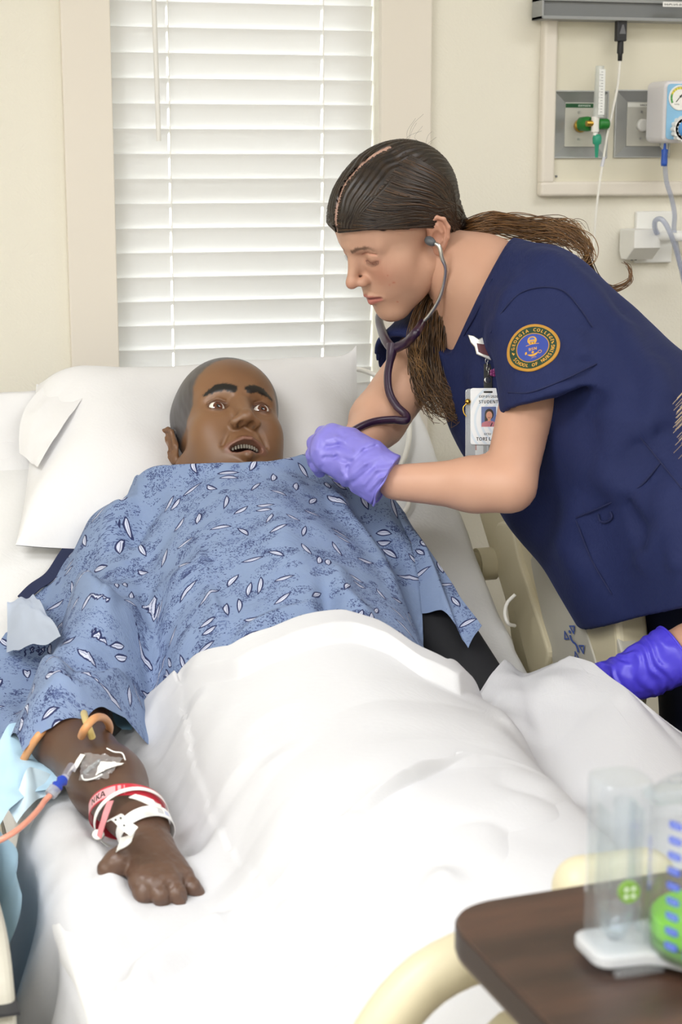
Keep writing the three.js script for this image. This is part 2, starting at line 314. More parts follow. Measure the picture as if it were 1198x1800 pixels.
  const kn = (u0, u1, v, r) => { const a = P(u0, v), c = P(u1, v), L2 = c.x - a.x; return lathe([[0, -L2 / 2], [r * 0.8, -L2 / 2], [r, -L2 / 2 + 0.003], [r, L2 / 2 - 0.003], [r * 0.8, L2 / 2], [0, L2 / 2]], 20).rotateZ(Math.PI / 2).translate((a.x + c.x) / 2, a.y, Z); };
  wpart('flow_knob', kn(1051, 1069, 218, 0.0098), M.green, fm);
  { const a = onWall(1028, 218, 0.03); wpart('inlet_nut', lathe([[0.006, -0.012], [0.0125, -0.012], [0.0135, 0.004], [0.0115, 0.012], [0.0065, 0.012], [0.0065, 0]], 24).rotateX(Math.PI / 2).rotateY(0.5).translate(a.x, a.y, 0.034), M.green, fm); }
  wpart('inlet_stem', side(1030, 1042, 217, 0.0052), M.brass, fm);
  { const a = P(1049, 236), c = P(1047, 277), h = a.y - c.y; wpart('hose_nipple', lathe([[0, -h], [0.0028, -h], [0.0042, -h * 0.45], [0.0078, -h * 0.4], [0.0085, -h * 0.15], [0.006, 0], [0, 0]], 20).translate(a.x, a.y, Z), M.teal, fm); }
  // equipment rail
  const rt = onWall(952, 33, 0.06), ry = rt.y, rl = thing('equipment_rail', 'grey aluminium equipment rail with a darker channel along the top of the picture', 'rail', v3(rt.x, ry, 0.02));
  wpart('rail', [box(R - rt.x, 0.006, 0.05, (R + rt.x) / 2, ry + 0.003, 0.035, 0.001), box(R - rt.x, 0.006, 0.05, (R + rt.x) / 2, ry + 0.034, 0.035, 0.001), box(0.004, 0.037, 0.05, rt.x + 0.002, ry + 0.0185, 0.035, 0.001)], mat(0x9da0a2, 0.4, { metalness: 0.3 }), rl);
  wpart('channel', box(R - rt.x - 0.006, 0.026, 0.038, (R + rt.x) / 2 + 0.002, ry + 0.0185, 0.034, 0.001), M.aluDark, rl);
  wpart('upper_trim', box(R - rt.x, 0.01, 0.035, (R + rt.x) / 2, ry + 0.044, 0.03, 0.002), mat(0x77806a, 0.4), rl);
  const lt = canvasTexture(256, 64, (x, W, H) => { x.fillStyle = '#f1f1ef'; x.fillRect(0, 0, W, H); x.fillStyle = '#3a3a3a'; x.font = 'bold 34px sans-serif'; x.fillText('SGPLUS-DA', 12, 46); });
  { const a = onWall(1164, 3, 0.08), c = onWall(1214, 13, 0.08); wpart('label', new THREE.PlaneGeometry(c.x - a.x, a.y - c.y).translate((a.x + c.x) / 2, (a.y + c.y) / 2, 0.081), new THREE.MeshPhysicalMaterial({ map: lt, roughness: 0.5 }), rl, 'small white printed label'); }
  // plug and white lead
  const pl = thing('plug_lead', 'thin white cable hanging from a black plug under the rail, running down behind the nurse', 'cable', onWall(1091, 34, 0.045)), pz = 0.045;
  const q = (u, v) => onWall(u, v, pz), a1 = q(1091, 33), a2 = q(1091, 73);
  wpart('plug', box(0.019, a1.y - a2.y, 0.014, a1.x, (a1.y + a2.y) / 2, pz, 0.002), M.dark, pl);
  { const t = new THREE.Shape([[-0.0062, -0.006], [0.0062, -0.006], [0.0015, 0.01], [-0.0015, 0.01]].map(([x, y]) => new THREE.Vector2(x, y))), m = q(1091, 54); wpart('arrow_mark', new THREE.ExtrudeGeometry(t, { depth: 0.0008, bevelEnabled: false }).translate(m.x, m.y, pz + 0.0072), mat(0x6d6e72, 0.5), pl); }
  { const c = q(1090, 73), d = q(1089, 107), h = c.y - d.y; wpart('strain_relief', lathe([[0, 0], [0.0055, 0], [0.006, -h * 0.6], [0.0042, -h * 0.65], [0.004, -h], [0, -h]], 16).translate(c.x, c.y, pz), M.black, pl); }
  wpart('cable', tube([q(1089, 106), q(1085, 150), q(1076, 195), q(1066, 240), q(1059, 285), q(1052, 330), q(1046, 385), q(1043, 425), onWall(1030, 520, 0.1), onWall(1005, 640, 0.12), onWall(960, 800, 0.1)], 0.0024, 80, 8), M.cord, pl);
  wpart('joint_sleeve', tube([q(1061, 276), q(1057, 293)], 0.0032, 1, 10), mat(0xdcdde6, 0.3), pl);
}
{ // suction regulator
  const zf = 0.125, zb = 0.04, P = (u, v) => onWall(u, v, zf), a = P(1170, 141), c = P(1172, 251), w = 0.1, h = a.y - c.y, cx = a.x + w / 2, cy = (a.y + c.y) / 2;
  const r = thing('suction_regulator', 'white suction regulator with light blue face, round gauge and serrated knob at the right edge', 'regulator', v3(cx, cy, 0.02));
  wpart('housing', [box(w, h, zf - zb, cx, cy, (zf + zb) / 2, 0.012, 4)], mat(0xe9e7ec, 0.3), r);
  wpart('neck', new THREE.CylinderGeometry(0.012, 0.012, 0.06, 20).rotateX(Math.PI / 2).translate(cx - 0.01, cy - 0.01, 0.03), M.plastic, r);
  const face = new THREE.Shape(); { const fw = w - 0.006, fh = h - 0.012, q = 0.008, X = cx - fw / 2, Y = cy - fh / 2; face.moveTo(X + q, Y); face.lineTo(X + fw - q, Y); face.quadraticCurveTo(X + fw, Y, X + fw, Y + q); face.lineTo(X + fw, Y + fh - q); face.quadraticCurveTo(X + fw, Y + fh, X + fw - q, Y + fh); face.lineTo(X + q, Y + fh); face.quadraticCurveTo(X, Y + fh, X, Y + fh - q); face.lineTo(X, Y + q); face.quadraticCurveTo(X, Y, X + q, Y); }
  wpart('face_plate', new THREE.ExtrudeGeometry(face, { depth: 0.0015, bevelEnabled: false }).translate(0, 0, zf), M.sky, r);
  const gt = canvasTexture(256, 256, (x) => {
    x.fillStyle = '#f6f6f2'; x.beginPath(); x.arc(128, 128, 128, 0, 7); x.fill();
    x.lineWidth = 26; x.strokeStyle = '#5aa65a'; x.beginPath(); x.arc(128, 128, 108, 2.6, 3.5); x.stroke(); x.strokeStyle = '#e9dc5a'; x.beginPath(); x.arc(128, 128, 108, 3.5, 6.4); x.stroke();
    x.strokeStyle = '#222'; x.lineWidth = 3; for (let i = 0; i < 13; i++) { const t = 2.6 + i * 0.32; x.beginPath(); x.moveTo(128 + 94 * Math.cos(t), 128 + 94 * Math.sin(t)); x.lineTo(128 + 124 * Math.cos(t), 128 + 124 * Math.sin(t)); x.stroke(); }
    x.lineWidth = 10; x.beginPath(); x.moveTo(80, 176); x.lineTo(150, 92); x.stroke(); x.fillStyle = '#222'; x.beginPath(); x.moveTo(118, 110); x.lineTo(168, 78); x.lineTo(140, 132); x.fill();
    x.font = '20px sans-serif'; x.fillText('mmHg', 60, 206);
  });
  const gc = P(1191, 172); wpart('gauge', new THREE.CircleGeometry(0.02, 40).translate(gc.x + 0.003, gc.y, zf + 0.0022), new THREE.MeshPhysicalMaterial({ map: gt, roughness: 0.35 }), r);
  wpart('gauge_bezel', new THREE.TorusGeometry(0.0205, 0.0018, 8, 40).translate(gc.x + 0.003, gc.y, zf + 0.002), M.white, r);
  wpart('mode_tab', box(0.014, 0.008, 0.004, gc.x + 0.017, gc.y - 0.017, zf + 0.004, 0.001), mat(0xc22b2f, 0.4), r);
  const kc = P(1194, 227), ks = []; for (let i = 0; i < 14; i++) { const t = i / 14 * 2 * Math.PI; ks.push(new THREE.CylinderGeometry(0.0045, 0.0045, 0.014, 10).rotateX(Math.PI / 2).translate(Math.cos(t) * 0.019, Math.sin(t) * 0.019, 0)); }
  wpart('vacuum_knob', [new THREE.CylinderGeometry(0.0195, 0.0205, 0.014, 40).rotateX(Math.PI / 2), ...ks].map((g) => g.translate(kc.x + 0.004, kc.y, zf + 0.0085)), M.white, r);
  wpart('knob_ring', lathe([[0.007, 0], [0.0145, 0], [0.0145, 0.004], [0.007, 0.005]], 36).rotateX(Math.PI / 2).translate(kc.x + 0.004, kc.y, zf + 0.0145), mat(0x4f97d8, 0.4), r);
  wpart('knob_centre', new THREE.CylinderGeometry(0.0065, 0.0065, 0.004, 20).rotateX(Math.PI / 2).translate(kc.x + 0.004, kc.y, zf + 0.017), M.dark, r);
  const bz = 0.09, b0 = onWall(1168, 252, bz), b1 = onWall(1168, 292, bz), bh = b0.y - b1.y;
  const hs = thing('suction_hose', 'clear plastic suction hose with a blue connector, looping down from the regulator', 'hose', b0);
  wpart('connector', lathe([[0.002, 0], [0.003, -bh * 0.25], [0.0062, -bh * 0.28], [0.0055, -bh * 0.5], [0.0062, -bh * 0.85], [0.0055, -bh], [0, -bh]], 20).translate(b0.x, b0.y, bz), M.blue, hs, 'blue barbed connector');
  const q = (u, v, z = bz) => onWall(u, v, z);
  const hose = mat(0xdfe3ee, 0.12, { transmission: 0.75, thickness: 0 });
  wpart('hose', tube([b1, q(1171, 320), q(1180, 350), q(1185, 378), q(1184, 405), q(1196, 470, 0.1), q(1215, 560, 0.1)], 0.0045, 60, 12), hose, hs);
  wpart('hose', tube([q(1154, 410, 0.08), q(1150, 398, 0.09), q(1152, 387, 0.1), q(1161, 385, 0.11), q(1170, 395, 0.115), q(1183, 425, 0.115), q(1196, 470, 0.115), q(1210, 520, 0.11)], 0.0048, 60, 12), hose, hs);
}
{ // white plastic bracket on the wall
  const a = onWall(1119, 374, 0.012), b = onWall(1150, 460, 0.012), k = thing('wall_bracket', 'white plastic canister bracket on the wall above the nurse\'s back', 'bracket', v3(a.x, b.y, 0));
  wpart('back_plate', box(0.075, a.y - b.y + 0.005, 0.012, a.x + 0.0375, (a.y + b.y) / 2, 0.006, 0.003), M.white, k);
  const s = new THREE.Shape([[0, 0.012], [0, 0.052], [0.062, 0.052], [0.062, 0.022], [0.03, 0], [0.008, 0]].map(([z, y]) => new THREE.Vector2(z, y)));
  const y0 = onWall(1110, 455, 0.05).y, x0 = onWall(1114, 430, 0.07).x;
  wpart('holder', [new THREE.ExtrudeGeometry(s, { depth: 0.05, bevelEnabled: true, bevelSize: 0.002, bevelThickness: 0.002, bevelSegments: 2 }).rotateY(-Math.PI / 2).translate(x0 + 0.05, y0, 0.01)], M.white, k);
  wpart('ring', [new THREE.TorusGeometry(0.05, 0.005, 10, 40).rotateX(Math.PI / 2).scale(1, 1.6, 1).translate(x0 + 0.1, y0 + 0.042, 0.07)], M.white, k);
  for (const x of [0.012, 0.02]) wpart('screw', new THREE.CylinderGeometry(0.002, 0.002, 0.004, 10).translate(x0 + x, y0 - 0.002, 0.035), M.aluDark, k);
}
for (const [x, z, I, label] of ADDED_LAMPS) {   // unseen troffers added to brighten walls and bed; each carries its own light
  const w = 1.1, d = 0.55, t = thing('added_ceiling_light', `unseen oblong light panel added overhead to light the room, ${label}`, 'ceiling light', v3(x, TOP - 0.02, z), 'added ceiling light panels');
  part('frame', [box(w + 0.06, 0.03, 0.03, 0, 0, d / 2 + 0.015), box(w + 0.06, 0.03, 0.03, 0, 0, -d / 2 - 0.015), box(0.03, 0.03, d, w / 2 + 0.015, 0, 0), box(0.03, 0.03, d, -w / 2 - 0.015, 0, 0)], M.white, t);
  part('diffuser', box(w, 0.012, d, 0, 0.008, 0, 0), M.glow, t);
  const l = new THREE.RectAreaLight(0xfdfdff, I, w, d); l.name = 'added_ceiling_lamp'; l.position.y = -0.01; l.rotation.x = -Math.PI / 2; l.castShadow = true; t.add(l);
}
// ---------------------------------------------------------------- the bed's own axes: q across it, s from its head to its foot
const BETA = 2 * DEG, BO = v3(0.472, 0, 0.1), BL = v3(Math.cos(BETA), 0, -Math.sin(BETA)), BA = v3(Math.sin(BETA), 0, Math.cos(BETA)), HALF = 0.375, HEAD = 0.16;
const bw = (q, s, y) => v3(BO.x + BL.x * q + BA.x * s, y, BO.z + BL.z * q + BA.z * s);
const toBed = (p) => { const x = p.x - BO.x, z = p.z - BO.z; return [x * BL.x + z * BL.z, x * BA.x + z * BA.z]; };
const deckY = (s) => smax(0.845, 1.335 - 0.69 * s, 0.09);       // top of the mattress: raised back, then flat
// where the ray of a pixel meets a surface y = H(q, s)
function cast(u, v, H) {
  const d = at(u, v, 1).sub(EYE); let t0 = 1.0, t1 = 1.0;
  for (let t = 1.0; t < 3.4; t += 0.01) { const p = EYE.clone().addScaledVector(d, t), [q, s] = toBed(p); if (p.y < H(q, s)) { t1 = t; break; } t0 = t1 = t; }
  for (let i = 0; i < 18; i++) { const t = (t0 + t1) / 2, p = EYE.clone().addScaledVector(d, t), [q, s] = toBed(p); if (p.y < H(q, s)) t1 = t; else t0 = t; }
  return EYE.clone().addScaledVector(d, t1);
}
const onBed = (u, v, h) => cast(u, v, (q, s) => deckY(s) + h);
const onSide = (u, v, q0) => { // on the upright plane q = q0
  const d = at(u, v, 1).sub(EYE), e = EYE.clone().sub(BO), a = e.x * BL.x + e.z * BL.z, b = d.x * BL.x + d.z * BL.z; return EYE.clone().addScaledVector(d, (q0 - a) / b); };
const onCross = (u, v, s0) => { const d = at(u, v, 1).sub(EYE), e = EYE.clone().sub(BO), a = e.x * BA.x + e.z * BA.z, b = d.x * BA.x + d.z * BA.z; return EYE.clone().addScaledVector(d, (s0 - a) / b); };
const lerpTable = (t, x) => { if (x <= t[0][0]) return t[0][1]; for (let i = 1; i < t.length; i++) if (x <= t[i][0]) { const k = (x - t[i - 1][0]) / (t[i][0] - t[i - 1][0]); return mix(t[i - 1][1], t[i][1], k); } return t[t.length - 1][1]; };
// heights of the body under the cloths
const TW = [[0.43, 0.12], [0.49, 0.18], [0.57, 0.2], [0.74, 0.19], [0.9, 0.18], [1.05, 0.195], [1.2, 0.2], [1.35, 0.19], [1.6, 0.17], [1.85, 0.14]];
const TH = [[0.43, 0.12], [0.5, 0.17], [0.59, 0.205], [0.74, 0.212], [0.88, 0.188], [0.98, 0.166], [1.1, 0.156], [1.25, 0.15], [1.4, 0.135], [1.7, 0.11], [1.9, 0.1]];
const deckT = (s) => smax(0.845, 1.335 - 0.69 * s, 0.3);   // the body bridges the bend
const torsoY = (q, s) => { const w = lerpTable(TW, s), h = lerpTable(TH, s), k = Math.abs(q / w); return deckT(s) - 0.02 + (k < 0.97 ? h * Math.sqrt(1 - k * k * 0.9 - 0.1 * k ** 6) : h * 0.32 - (k - 0.97) * w * 2.2); };
const segD = (q, s, a, b) => { const dq = b[0] - a[0], ds = b[1] - a[1], t = clamp(((q - a[0]) * dq + (s - a[1]) * ds) / (dq * dq + ds * ds), 0, 1); return [Math.hypot(q - a[0] - dq * t, s - a[1] - ds * t), t]; };
function limbY(pts) { // pts: [q, s, centre height, radius]
  return (q, s) => { let y = -1; for (let i = 1; i < pts.length; i++) { const [d, t] = segD(q, s, pts[i - 1], pts[i]), r = mix(pts[i - 1][3], pts[i][3], t), c = mix(pts[i - 1][2], pts[i][2], t); y = Math.max(y, d < r * 0.9 ? c + Math.sqrt(r * r - d * d) : c + r * 0.436 - (d - r * 0.9) * 2.1); } return y; };
}
const SH = [bw(-0.165, 0.56, deckY(0.56) + 0.076), bw(0.185, 0.555, deckY(0.555) + 0.1)], ELBOW = onBed(118, 1292, 0.068), LELB = bw(0.252, 0.84, deckY(0.84) + 0.046), LWR = bw(0.2, 1.03, deckY(1.03) + 0.022);
const limbPt = (p, r) => [...toBed(p), p.y, r];
const rArmY = limbY([limbPt(SH[0], 0.046), limbPt(ELBOW, 0.056)]), lArmY = limbY([limbPt(SH[1], 0.062), limbPt(LELB, 0.054)]);
const foreY = limbY([limbPt(LELB, 0.046), limbPt(LWR, 0.036)]);
const shoulderY = limbY([[-0.18, 0.52, 0.078, 0.052], [-0.1, 0.522, 0.118, 0.066], [0, 0.512, 0.118, 0.066], [0.1, 0.51, 0.125, 0.062], [0.2, 0.555, 0.088, 0.06]].map(([q, s, h, r]) => [q, s, deckY(s) + h, r]));
const bodyY = (q, s) => smax(smax(torsoY(q, s), shoulderY(q, s), 0.04), smax(smax(rArmY(q, s), lArmY(q, s), 0.02), deckY(s) + 0.004, 0.03), 0.06);
// creases: lines traced on the cloth, [points as pixels, height, half width]; height < 0 is a valley
function creases(list, H) {
  const L = list.map(([px, h, w]) => ({ p: px.map(([u, v]) => toBed(cast(u, v, H))), h, w: w * 1.25 }));
  return (q, s) => {
    let y = 0;
    for (const { p, h, w } of L) {
      let best = 1, tt = 0; const n = p.length - 1;
      for (let i = 0; i < n; i++) { const [d, t] = segD(q, s, p[i], p[i + 1]); if (d < best) { best = d; tt = (i + t) / n; } }
      if (best < 3 * w) y += h * Math.exp(-(best * best) / (w * w)) * Math.min(1, 4 * tt + 0.15, 4 * (1 - tt) + 0.15);
    }
    return y;
  };
}
function gridGeo(n, m, fn, uvf) { // fn(a, b) gives a point; a, b run over 0..1
  const P = new Float32Array((n + 1) * (m + 1) * 3), U = new Float32Array((n + 1) * (m + 1) * 2), I = [];
  for (let j = 0; j <= m; j++) for (let i = 0; i <= n; i++) { const p = fn(i / n, j / m), k = j * (n + 1) + i; P.set([p.x, p.y, p.z], 3 * k); const t = uvf ? uvf(i / n, j / m, p) : [i / n, j / m]; U.set(t, 2 * k); }
  for (let j = 0; j < m; j++) for (let i = 0; i < n; i++) { const k = j * (n + 1) + i; I.push(k, k + n + 1, k + 1, k + 1, k + n + 1, k + n + 2); }
  const g = new THREE.BufferGeometry(); g.setAttribute('position', new THREE.BufferAttribute(P, 3)); g.setAttribute('uv', new THREE.BufferAttribute(U, 2)); g.setIndex(I); g.computeVertexNormals(); return g;
}
// a cloth between four traced edges (lists of pixels), laid on y = H + extra
const pathAt = (pts) => { const L = [0]; for (let i = 1; i < pts.length; i++) L.push(L[i - 1] + Math.hypot(pts[i][0] - pts[i - 1][0], pts[i][1] - pts[i - 1][1])); return (t) => { const x = t * L[L.length - 1]; for (let i = 1; i < pts.length; i++) if (x <= L[i] || i === pts.length - 1) { const k = (x - L[i - 1]) / (L[i] - L[i - 1] || 1); return [mix(pts[i - 1][0], pts[i][0], k), mix(pts[i - 1][1], pts[i][1], k)]; } }; };
function clothPatch(n, m, top, right, bottom, left, H, extra) { // top and bottom run left to right, left and right run top to bottom
  const E = [top, right, bottom, left].map((e) => pathAt(e.map(([u, v]) => toBed(cast(u, v, H)))));
  const c00 = E[0](0), c10 = E[0](1), c01 = E[2](0), c11 = E[2](1);
  const qs = (a, b) => [0, 1].map((k) => (1 - b) * E[0](a)[k] + b * E[2](a)[k] + (1 - a) * E[3](b)[k] + a * E[1](b)[k] - ((1 - a) * (1 - b) * c00[k] + a * (1 - b) * c10[k] + (1 - a) * b * c01[k] + a * b * c11[k]));
  const edge = (a, b) => ss(0, 0.07, Math.min(a, 1 - a, b, 1 - b));
  const g = gridGeo(n, m, (a, b) => { const [q, s] = qs(a, b); return bw(q, s, H(q, s) + extra(q, s, a, b, edge(a, b))); });
  flatUV(g, n, m); return g;
}
function flatUV(g, n, m) { // uv in metres: the cloth relaxed flat, so that a print keeps its size on slopes
  const p = g.attributes.position, w = n + 1, N = w * (m + 1), U = new Float64Array(N), V = new Float64Array(N), D = (i, j) => Math.hypot(p.getX(i) - p.getX(j), p.getY(i) - p.getY(j), p.getZ(i) - p.getZ(j)), E = [];
  for (let k = 0; k < N; k++) { const [q, s] = toBed(v3(p.getX(k), 0, p.getZ(k))); U[k] = q * 1.08; V[k] = -s * 1.2; }
  for (let j = 0; j <= m; j++) for (let i = 0; i <= n; i++) { const k = j * w + i; for (const st of [1, 4, 12]) { if (i + st <= n) E.push(k, k + st); if (j + st <= m) E.push(k, k + st * w); } if (i < n && j < m) E.push(k, k + w + 1, k + 1, k + w); }
  const L = E.filter((_, i) => i % 2 === 0).map((a, i) => D(a, E[2 * i + 1]));
  for (let it = 0; it < 50; it++) for (let e = 0; e < L.length; e++) { const a = E[2 * e], b = E[2 * e + 1], du = U[b] - U[a], dv = V[b] - V[a], l = Math.hypot(du, dv) || 1e-6, c = 0.35 * (l - L[e]) / l; U[a] += du * c; V[a] += dv * c; U[b] -= du * c; V[b] -= dv * c; }
  for (let k = 0; k < N; k++) g.attributes.uv.setXY(k, U[k], V[k]);
}
const weave = noiseTexture(128, (x, y) => 0.5 + 0.25 * Math.sin(x * 2 * Math.PI * 32) * Math.sin(y * 2 * Math.PI * 32) + 0.35 * wrapNoise(x, y, 6, 5), 9);
M.sheet = mat(0xe6e6e7, 0.85, { bumpMap: weave, bumpScale: 0.0002, sheen: 0.2, sheenRoughness: 0.6 });
M.topSheet = mat(0xd2d3d6, 0.85, { bumpMap: weave, bumpScale: 0.0002, sheen: 0.2, sheenRoughness: 0.6 });
M.linen = mat(0xe3e3e2, 0.85, { bumpMap: weave, bumpScale: 0.0003 });
M.matt = mat(0x5d6f8c, 0.7);

{ // bed: frame, deck, rails, boards
  const bed = thing('hospital_bed', 'beige hospital bed with raised head, moulded side rails and arched footboard', 'bed', bw(0, 1, 0));
  const S1 = 1.86;
  wpart('deck', gridGeoSlab(), mat(0x6f6a60, 0.6), bed);
  function gridGeoSlab() { const g = []; const N = 24; for (const d of [0]) { const s = new THREE.Shape(); const pts = []; for (let i = 0; i <= N; i++) { const s = HEAD + i / N * (S1 - HEAD); pts.push([s, deckY(s) - 0.16]); }; const low = pts.map(([x, y]) => [x, y - 0.03]).reverse(); g.push(new THREE.ExtrudeGeometry(new THREE.Shape([...pts, ...low].map(([x, y]) => new THREE.Vector2(x, y))), { depth: 2 * HALF, bevelEnabled: false })); } return turnToBed(g[0], -HALF); }
  const legs = []; for (const q of [-0.33, 0.33]) for (const s of [0.15, 1.7]) legs.push([q, s]);
  wpart('base_frame', [...[-0.33, 0.33].map((q) => { const g = box(0.06, 0.07, 1.7, 0, 0, 0, 0.01); return toWorldBed(g, q, 0.92, 0.3); }), ...[0.15, 1.7].map((s) => toWorldBed(box(0.72, 0.07, 0.07, 0, 0, 0, 0.01), 0, s, 0.3)), ...[0.45, 1.35].map((s) => toWorldBed(box(0.1, 0.36, 0.1, 0, 0, 0, 0.01), 0, s, 0.48))], M.beigeDark, bed);
  for (const [q, s] of legs) wpart('castor', toWorldBed(new THREE.CylinderGeometry(0.065, 0.065, 0.035, 24).rotateZ(Math.PI / 2), q, s, 0.065), M.black, bed);
  for (const [q, s] of legs) wpart('castor_fork', toWorldBed(box(0.05, 0.2, 0.05, 0, 0, 0, 0.01), q, s, 0.19), M.beigeDark, bed);
  // right side rail beside the raised back
  const Q = 0.435, B2 = (px, q = Q) => px.map(([u, v]) => { const p = onSide(u, v, q), [, s] = toBed(p); return new THREE.Vector2(s, p.y); });
  const slab = (px, q, depth, bevel = 0.006) => turnToBed(new THREE.ExtrudeGeometry(roundShape(B2(px, q)), { depth, bevelEnabled: true, bevelSize: bevel, bevelThickness: bevel, bevelSegments: 3, curveSegments: 8 }), q);
  const rail = wpart('side_rail', slab([[852, 900], [872, 896], [1005, 905], [1075, 1020], [1092, 1150], [1075, 1300], [935, 1330], [915, 1180], [900, 1060]], Q, 0.03, 0.009), M.beige, bed);
  wpart('rail_panel', slab([[936, 985], [985, 985], [1048, 1165], [1052, 1260], [985, 1260], [975, 1165]], Q - 0.008, 0.01, 0.003), M.greyPanel, bed);
  wpart('rail_slot', slab([[922, 985], [927, 985], [975, 1130], [974, 1150]], Q - 0.0065, 0.006, 0.001), M.dark, bed);
  wpart('rail_rib', slab([[878, 935], [902, 930], [915, 985], [965, 1140], [958, 1175], [940, 1190]], Q - 0.012, 0.01, 0.006), M.beige, bed);
  wpart('rail_strip', slab([[1022, 1010], [1050, 1010], [1100, 1170], [1100, 1290], [1068, 1290], [1066, 1180]], Q - 0.004, 0.02, 0.004), M.greyPanel, bed);
  { // blue printed position symbols: outlined triangles and a figure
    const t = canvasTexture(256, 320, (x, W, H) => { x.clearRect(0, 0, W, H); x.strokeStyle = x.fillStyle = '#33519f'; x.lineWidth = 13; x.lineJoin = 'round';
      const tri = (a, b, r, up) => { x.beginPath(); x.moveTo(a, b + (up ? -r : r)); x.lineTo(a - r * 0.75, b + (up ? r : -r)); x.lineTo(a + r * 0.75, b + (up ? r : -r)); x.closePath(); x.stroke(); };
      tri(50, 100, 36, true); tri(150, 50, 36, false); tri(208, 235, 36, false); tri(112, 285, 30, true);
      x.beginPath(); x.arc(108, 68, 15, 0, 7); x.fill(); x.lineWidth = 22; x.beginPath(); x.moveTo(104, 100); x.quadraticCurveTo(100, 160, 132, 175); x.quadraticCurveTo(160, 195, 150, 260); x.stroke(); });
    const k = [[982, 1098], [1020, 1098], [1034, 1158], [998, 1158]].map(([u, v]) => onSide(u, v, Q - 0.0135));
    const g = new THREE.BufferGeometry(); g.setAttribute('position', new THREE.Float32BufferAttribute(k.flatMap((p) => [p.x, p.y, p.z]), 3)); g.setAttribute('uv', new THREE.Float32BufferAttribute([0, 1, 1, 1, 1, 0, 0, 0], 2)); g.setIndex([0, 2, 1, 0, 3, 2]); g.computeVertexNormals();
    wpart('position_symbols', g, new THREE.MeshPhysicalMaterial({ map: t, transparent: true, roughness: 0.5 }), bed, 'blue printed triangles and figure');
  }
  { const a = onSide(868, 990, Q - 0.005), b = onSide(836, 997, Q - 0.05); const c = a.clone().addScaledVector(BL, -0.075); wpart('pivot_knob', [tube([a, a.clone().addScaledVector(BL, -0.03)], 0.026, 1, 24), tube([a.clone().addScaledVector(BL, -0.028), c], (t) => mix(0.02, 0.024, t), 4, 24)], M.beige, bed); }
  wpart('rail_arm', [tube([bw(0.46, 0.62, 0.95), bw(0.46, 0.7, 0.72), bw(0.4, 0.8, 0.62)], 0.018, 12, 10)], M.beigeDark, bed);
  // left side rail, low on the near side
  const SQ = -0.475; const P2 = (a) => new THREE.Shape(a.map(([s, y]) => new THREE.Vector2(s, y)));
  const lr = (s0, s1, y0, y1) => { const r = 0.07, sh = new THREE.Shape(); sh.moveTo(s0 + r, y0); sh.lineTo(s1 - r, y0); sh.quadraticCurveTo(s1, y0, s1, y0 + r); sh.lineTo(s1 - 0.02, y1 - r); sh.quadraticCurveTo(s1 - 0.03, y1, s1 - r - 0.03, y1); sh.lineTo(s0 + r, y1); sh.quadraticCurveTo(s0, y1, s0, y1 - r); sh.lineTo(s0, y0 + r); sh.quadraticCurveTo(s0, y0, s0 + r, y0); return turnToBed(new THREE.ExtrudeGeometry(sh, { depth: 0.03, bevelEnabled: true, bevelSize: 0.008, bevelThickness: 0.008, bevelSegments: 3 }), SQ); };
  wpart('side_rail', lr(0.95, 1.44, 0.4, 0.885), M.greyPanel, bed, 'low grey-beige side rail at the near side');
  wpart('rail_seam', turnToBed(new THREE.BoxGeometry(0.5, 0.003, 0.049).translate(1.19, 0.84, 0.015), SQ), M.dark, bed);
  // boards
  wpart('headboard', toWorldBed(box(0.86, 0.5, 0.03, 0, 0, 0, 0.02), 0, 0.02, 0.8), M.beige, bed);
  const fs = 1.79, FP = (u, v) => { const p = onCross(u, v, fs), [q] = toBed(p); return new THREE.Vector2(q, p.y); };
  const arch = [[655, 1850], [690, 1785], [745, 1725], [800, 1692], [860, 1672], [960, 1655], [1100, 1640], [1200, 1650]].map(([u, v]) => { const a = FP(u, v); return bw(a.x, fs, a.y); });
  wpart('footboard_arch', tube([bw(toBed(arch[0])[0] - 0.005, fs, 0.66), ...arch, bw(0.33, fs, 0.9), bw(0.35, fs, 0.68)], 0.021, 80, 20), M.beige, bed, 'thick arched tube of the footboard');
  const lo = [[885, 1815], [960, 1790], [1060, 1775]].map(([u, v]) => { const a = FP(u, v); return bw(a.x, fs, a.y); });
  wpart('footboard_bar', tube([bw(toBed(lo[0])[0] - 0.03, fs, lo[0].y - 0.06), ...lo, bw(0.3, fs, lo[2].y)], 0.014, 40, 16), M.beige, bed);
  wpart('footboard_panel', toWorldBed(box(0.66, 0.32, 0.03, 0, 0, 0, 0.014), 0.02, fs, 0.71), M.beige, bed);
  { const a = FP(1012, 1546), p = bw(a.x + 0.03, fs - 0.02, a.y - 0.035); wpart('footboard_grip', toWorldBed(box(0.1, 0.09, 0.05, 0, 0, 0, 0.024, 6), a.x + 0.042, fs - 0.02, a.y - 0.038), M.beige, bed); }
}
function turnToBed(g, q0) { // geometry drawn as (s, y) with depth along q
  const m = new THREE.Matrix4().makeBasis(BA, v3(0, 1, 0), BL); m.setPosition(bw(q0, 0, 0)); g = g.clone(); g.applyMatrix4(m);
  if (m.determinant() < 0) { const q = g.index ? g.toNonIndexed() : g, p = q.attributes; for (const k of Object.keys(p)) { const A = p[k], w = A.itemSize; for (let i = 0; i < A.count; i += 3) for (let c = 0; c < w; c++) { const t = A.array[(i + 1) * w + c]; A.array[(i + 1) * w + c] = A.array[(i + 2) * w + c]; A.array[(i + 2) * w + c] = t; } } q.computeVertexNormals(); return q; }
  return g;
}
function toWorldBed(g, q, s, y) { g.rotateY(BETA); const p = bw(q, s, y); return g.translate(p.x, p.y, p.z); }
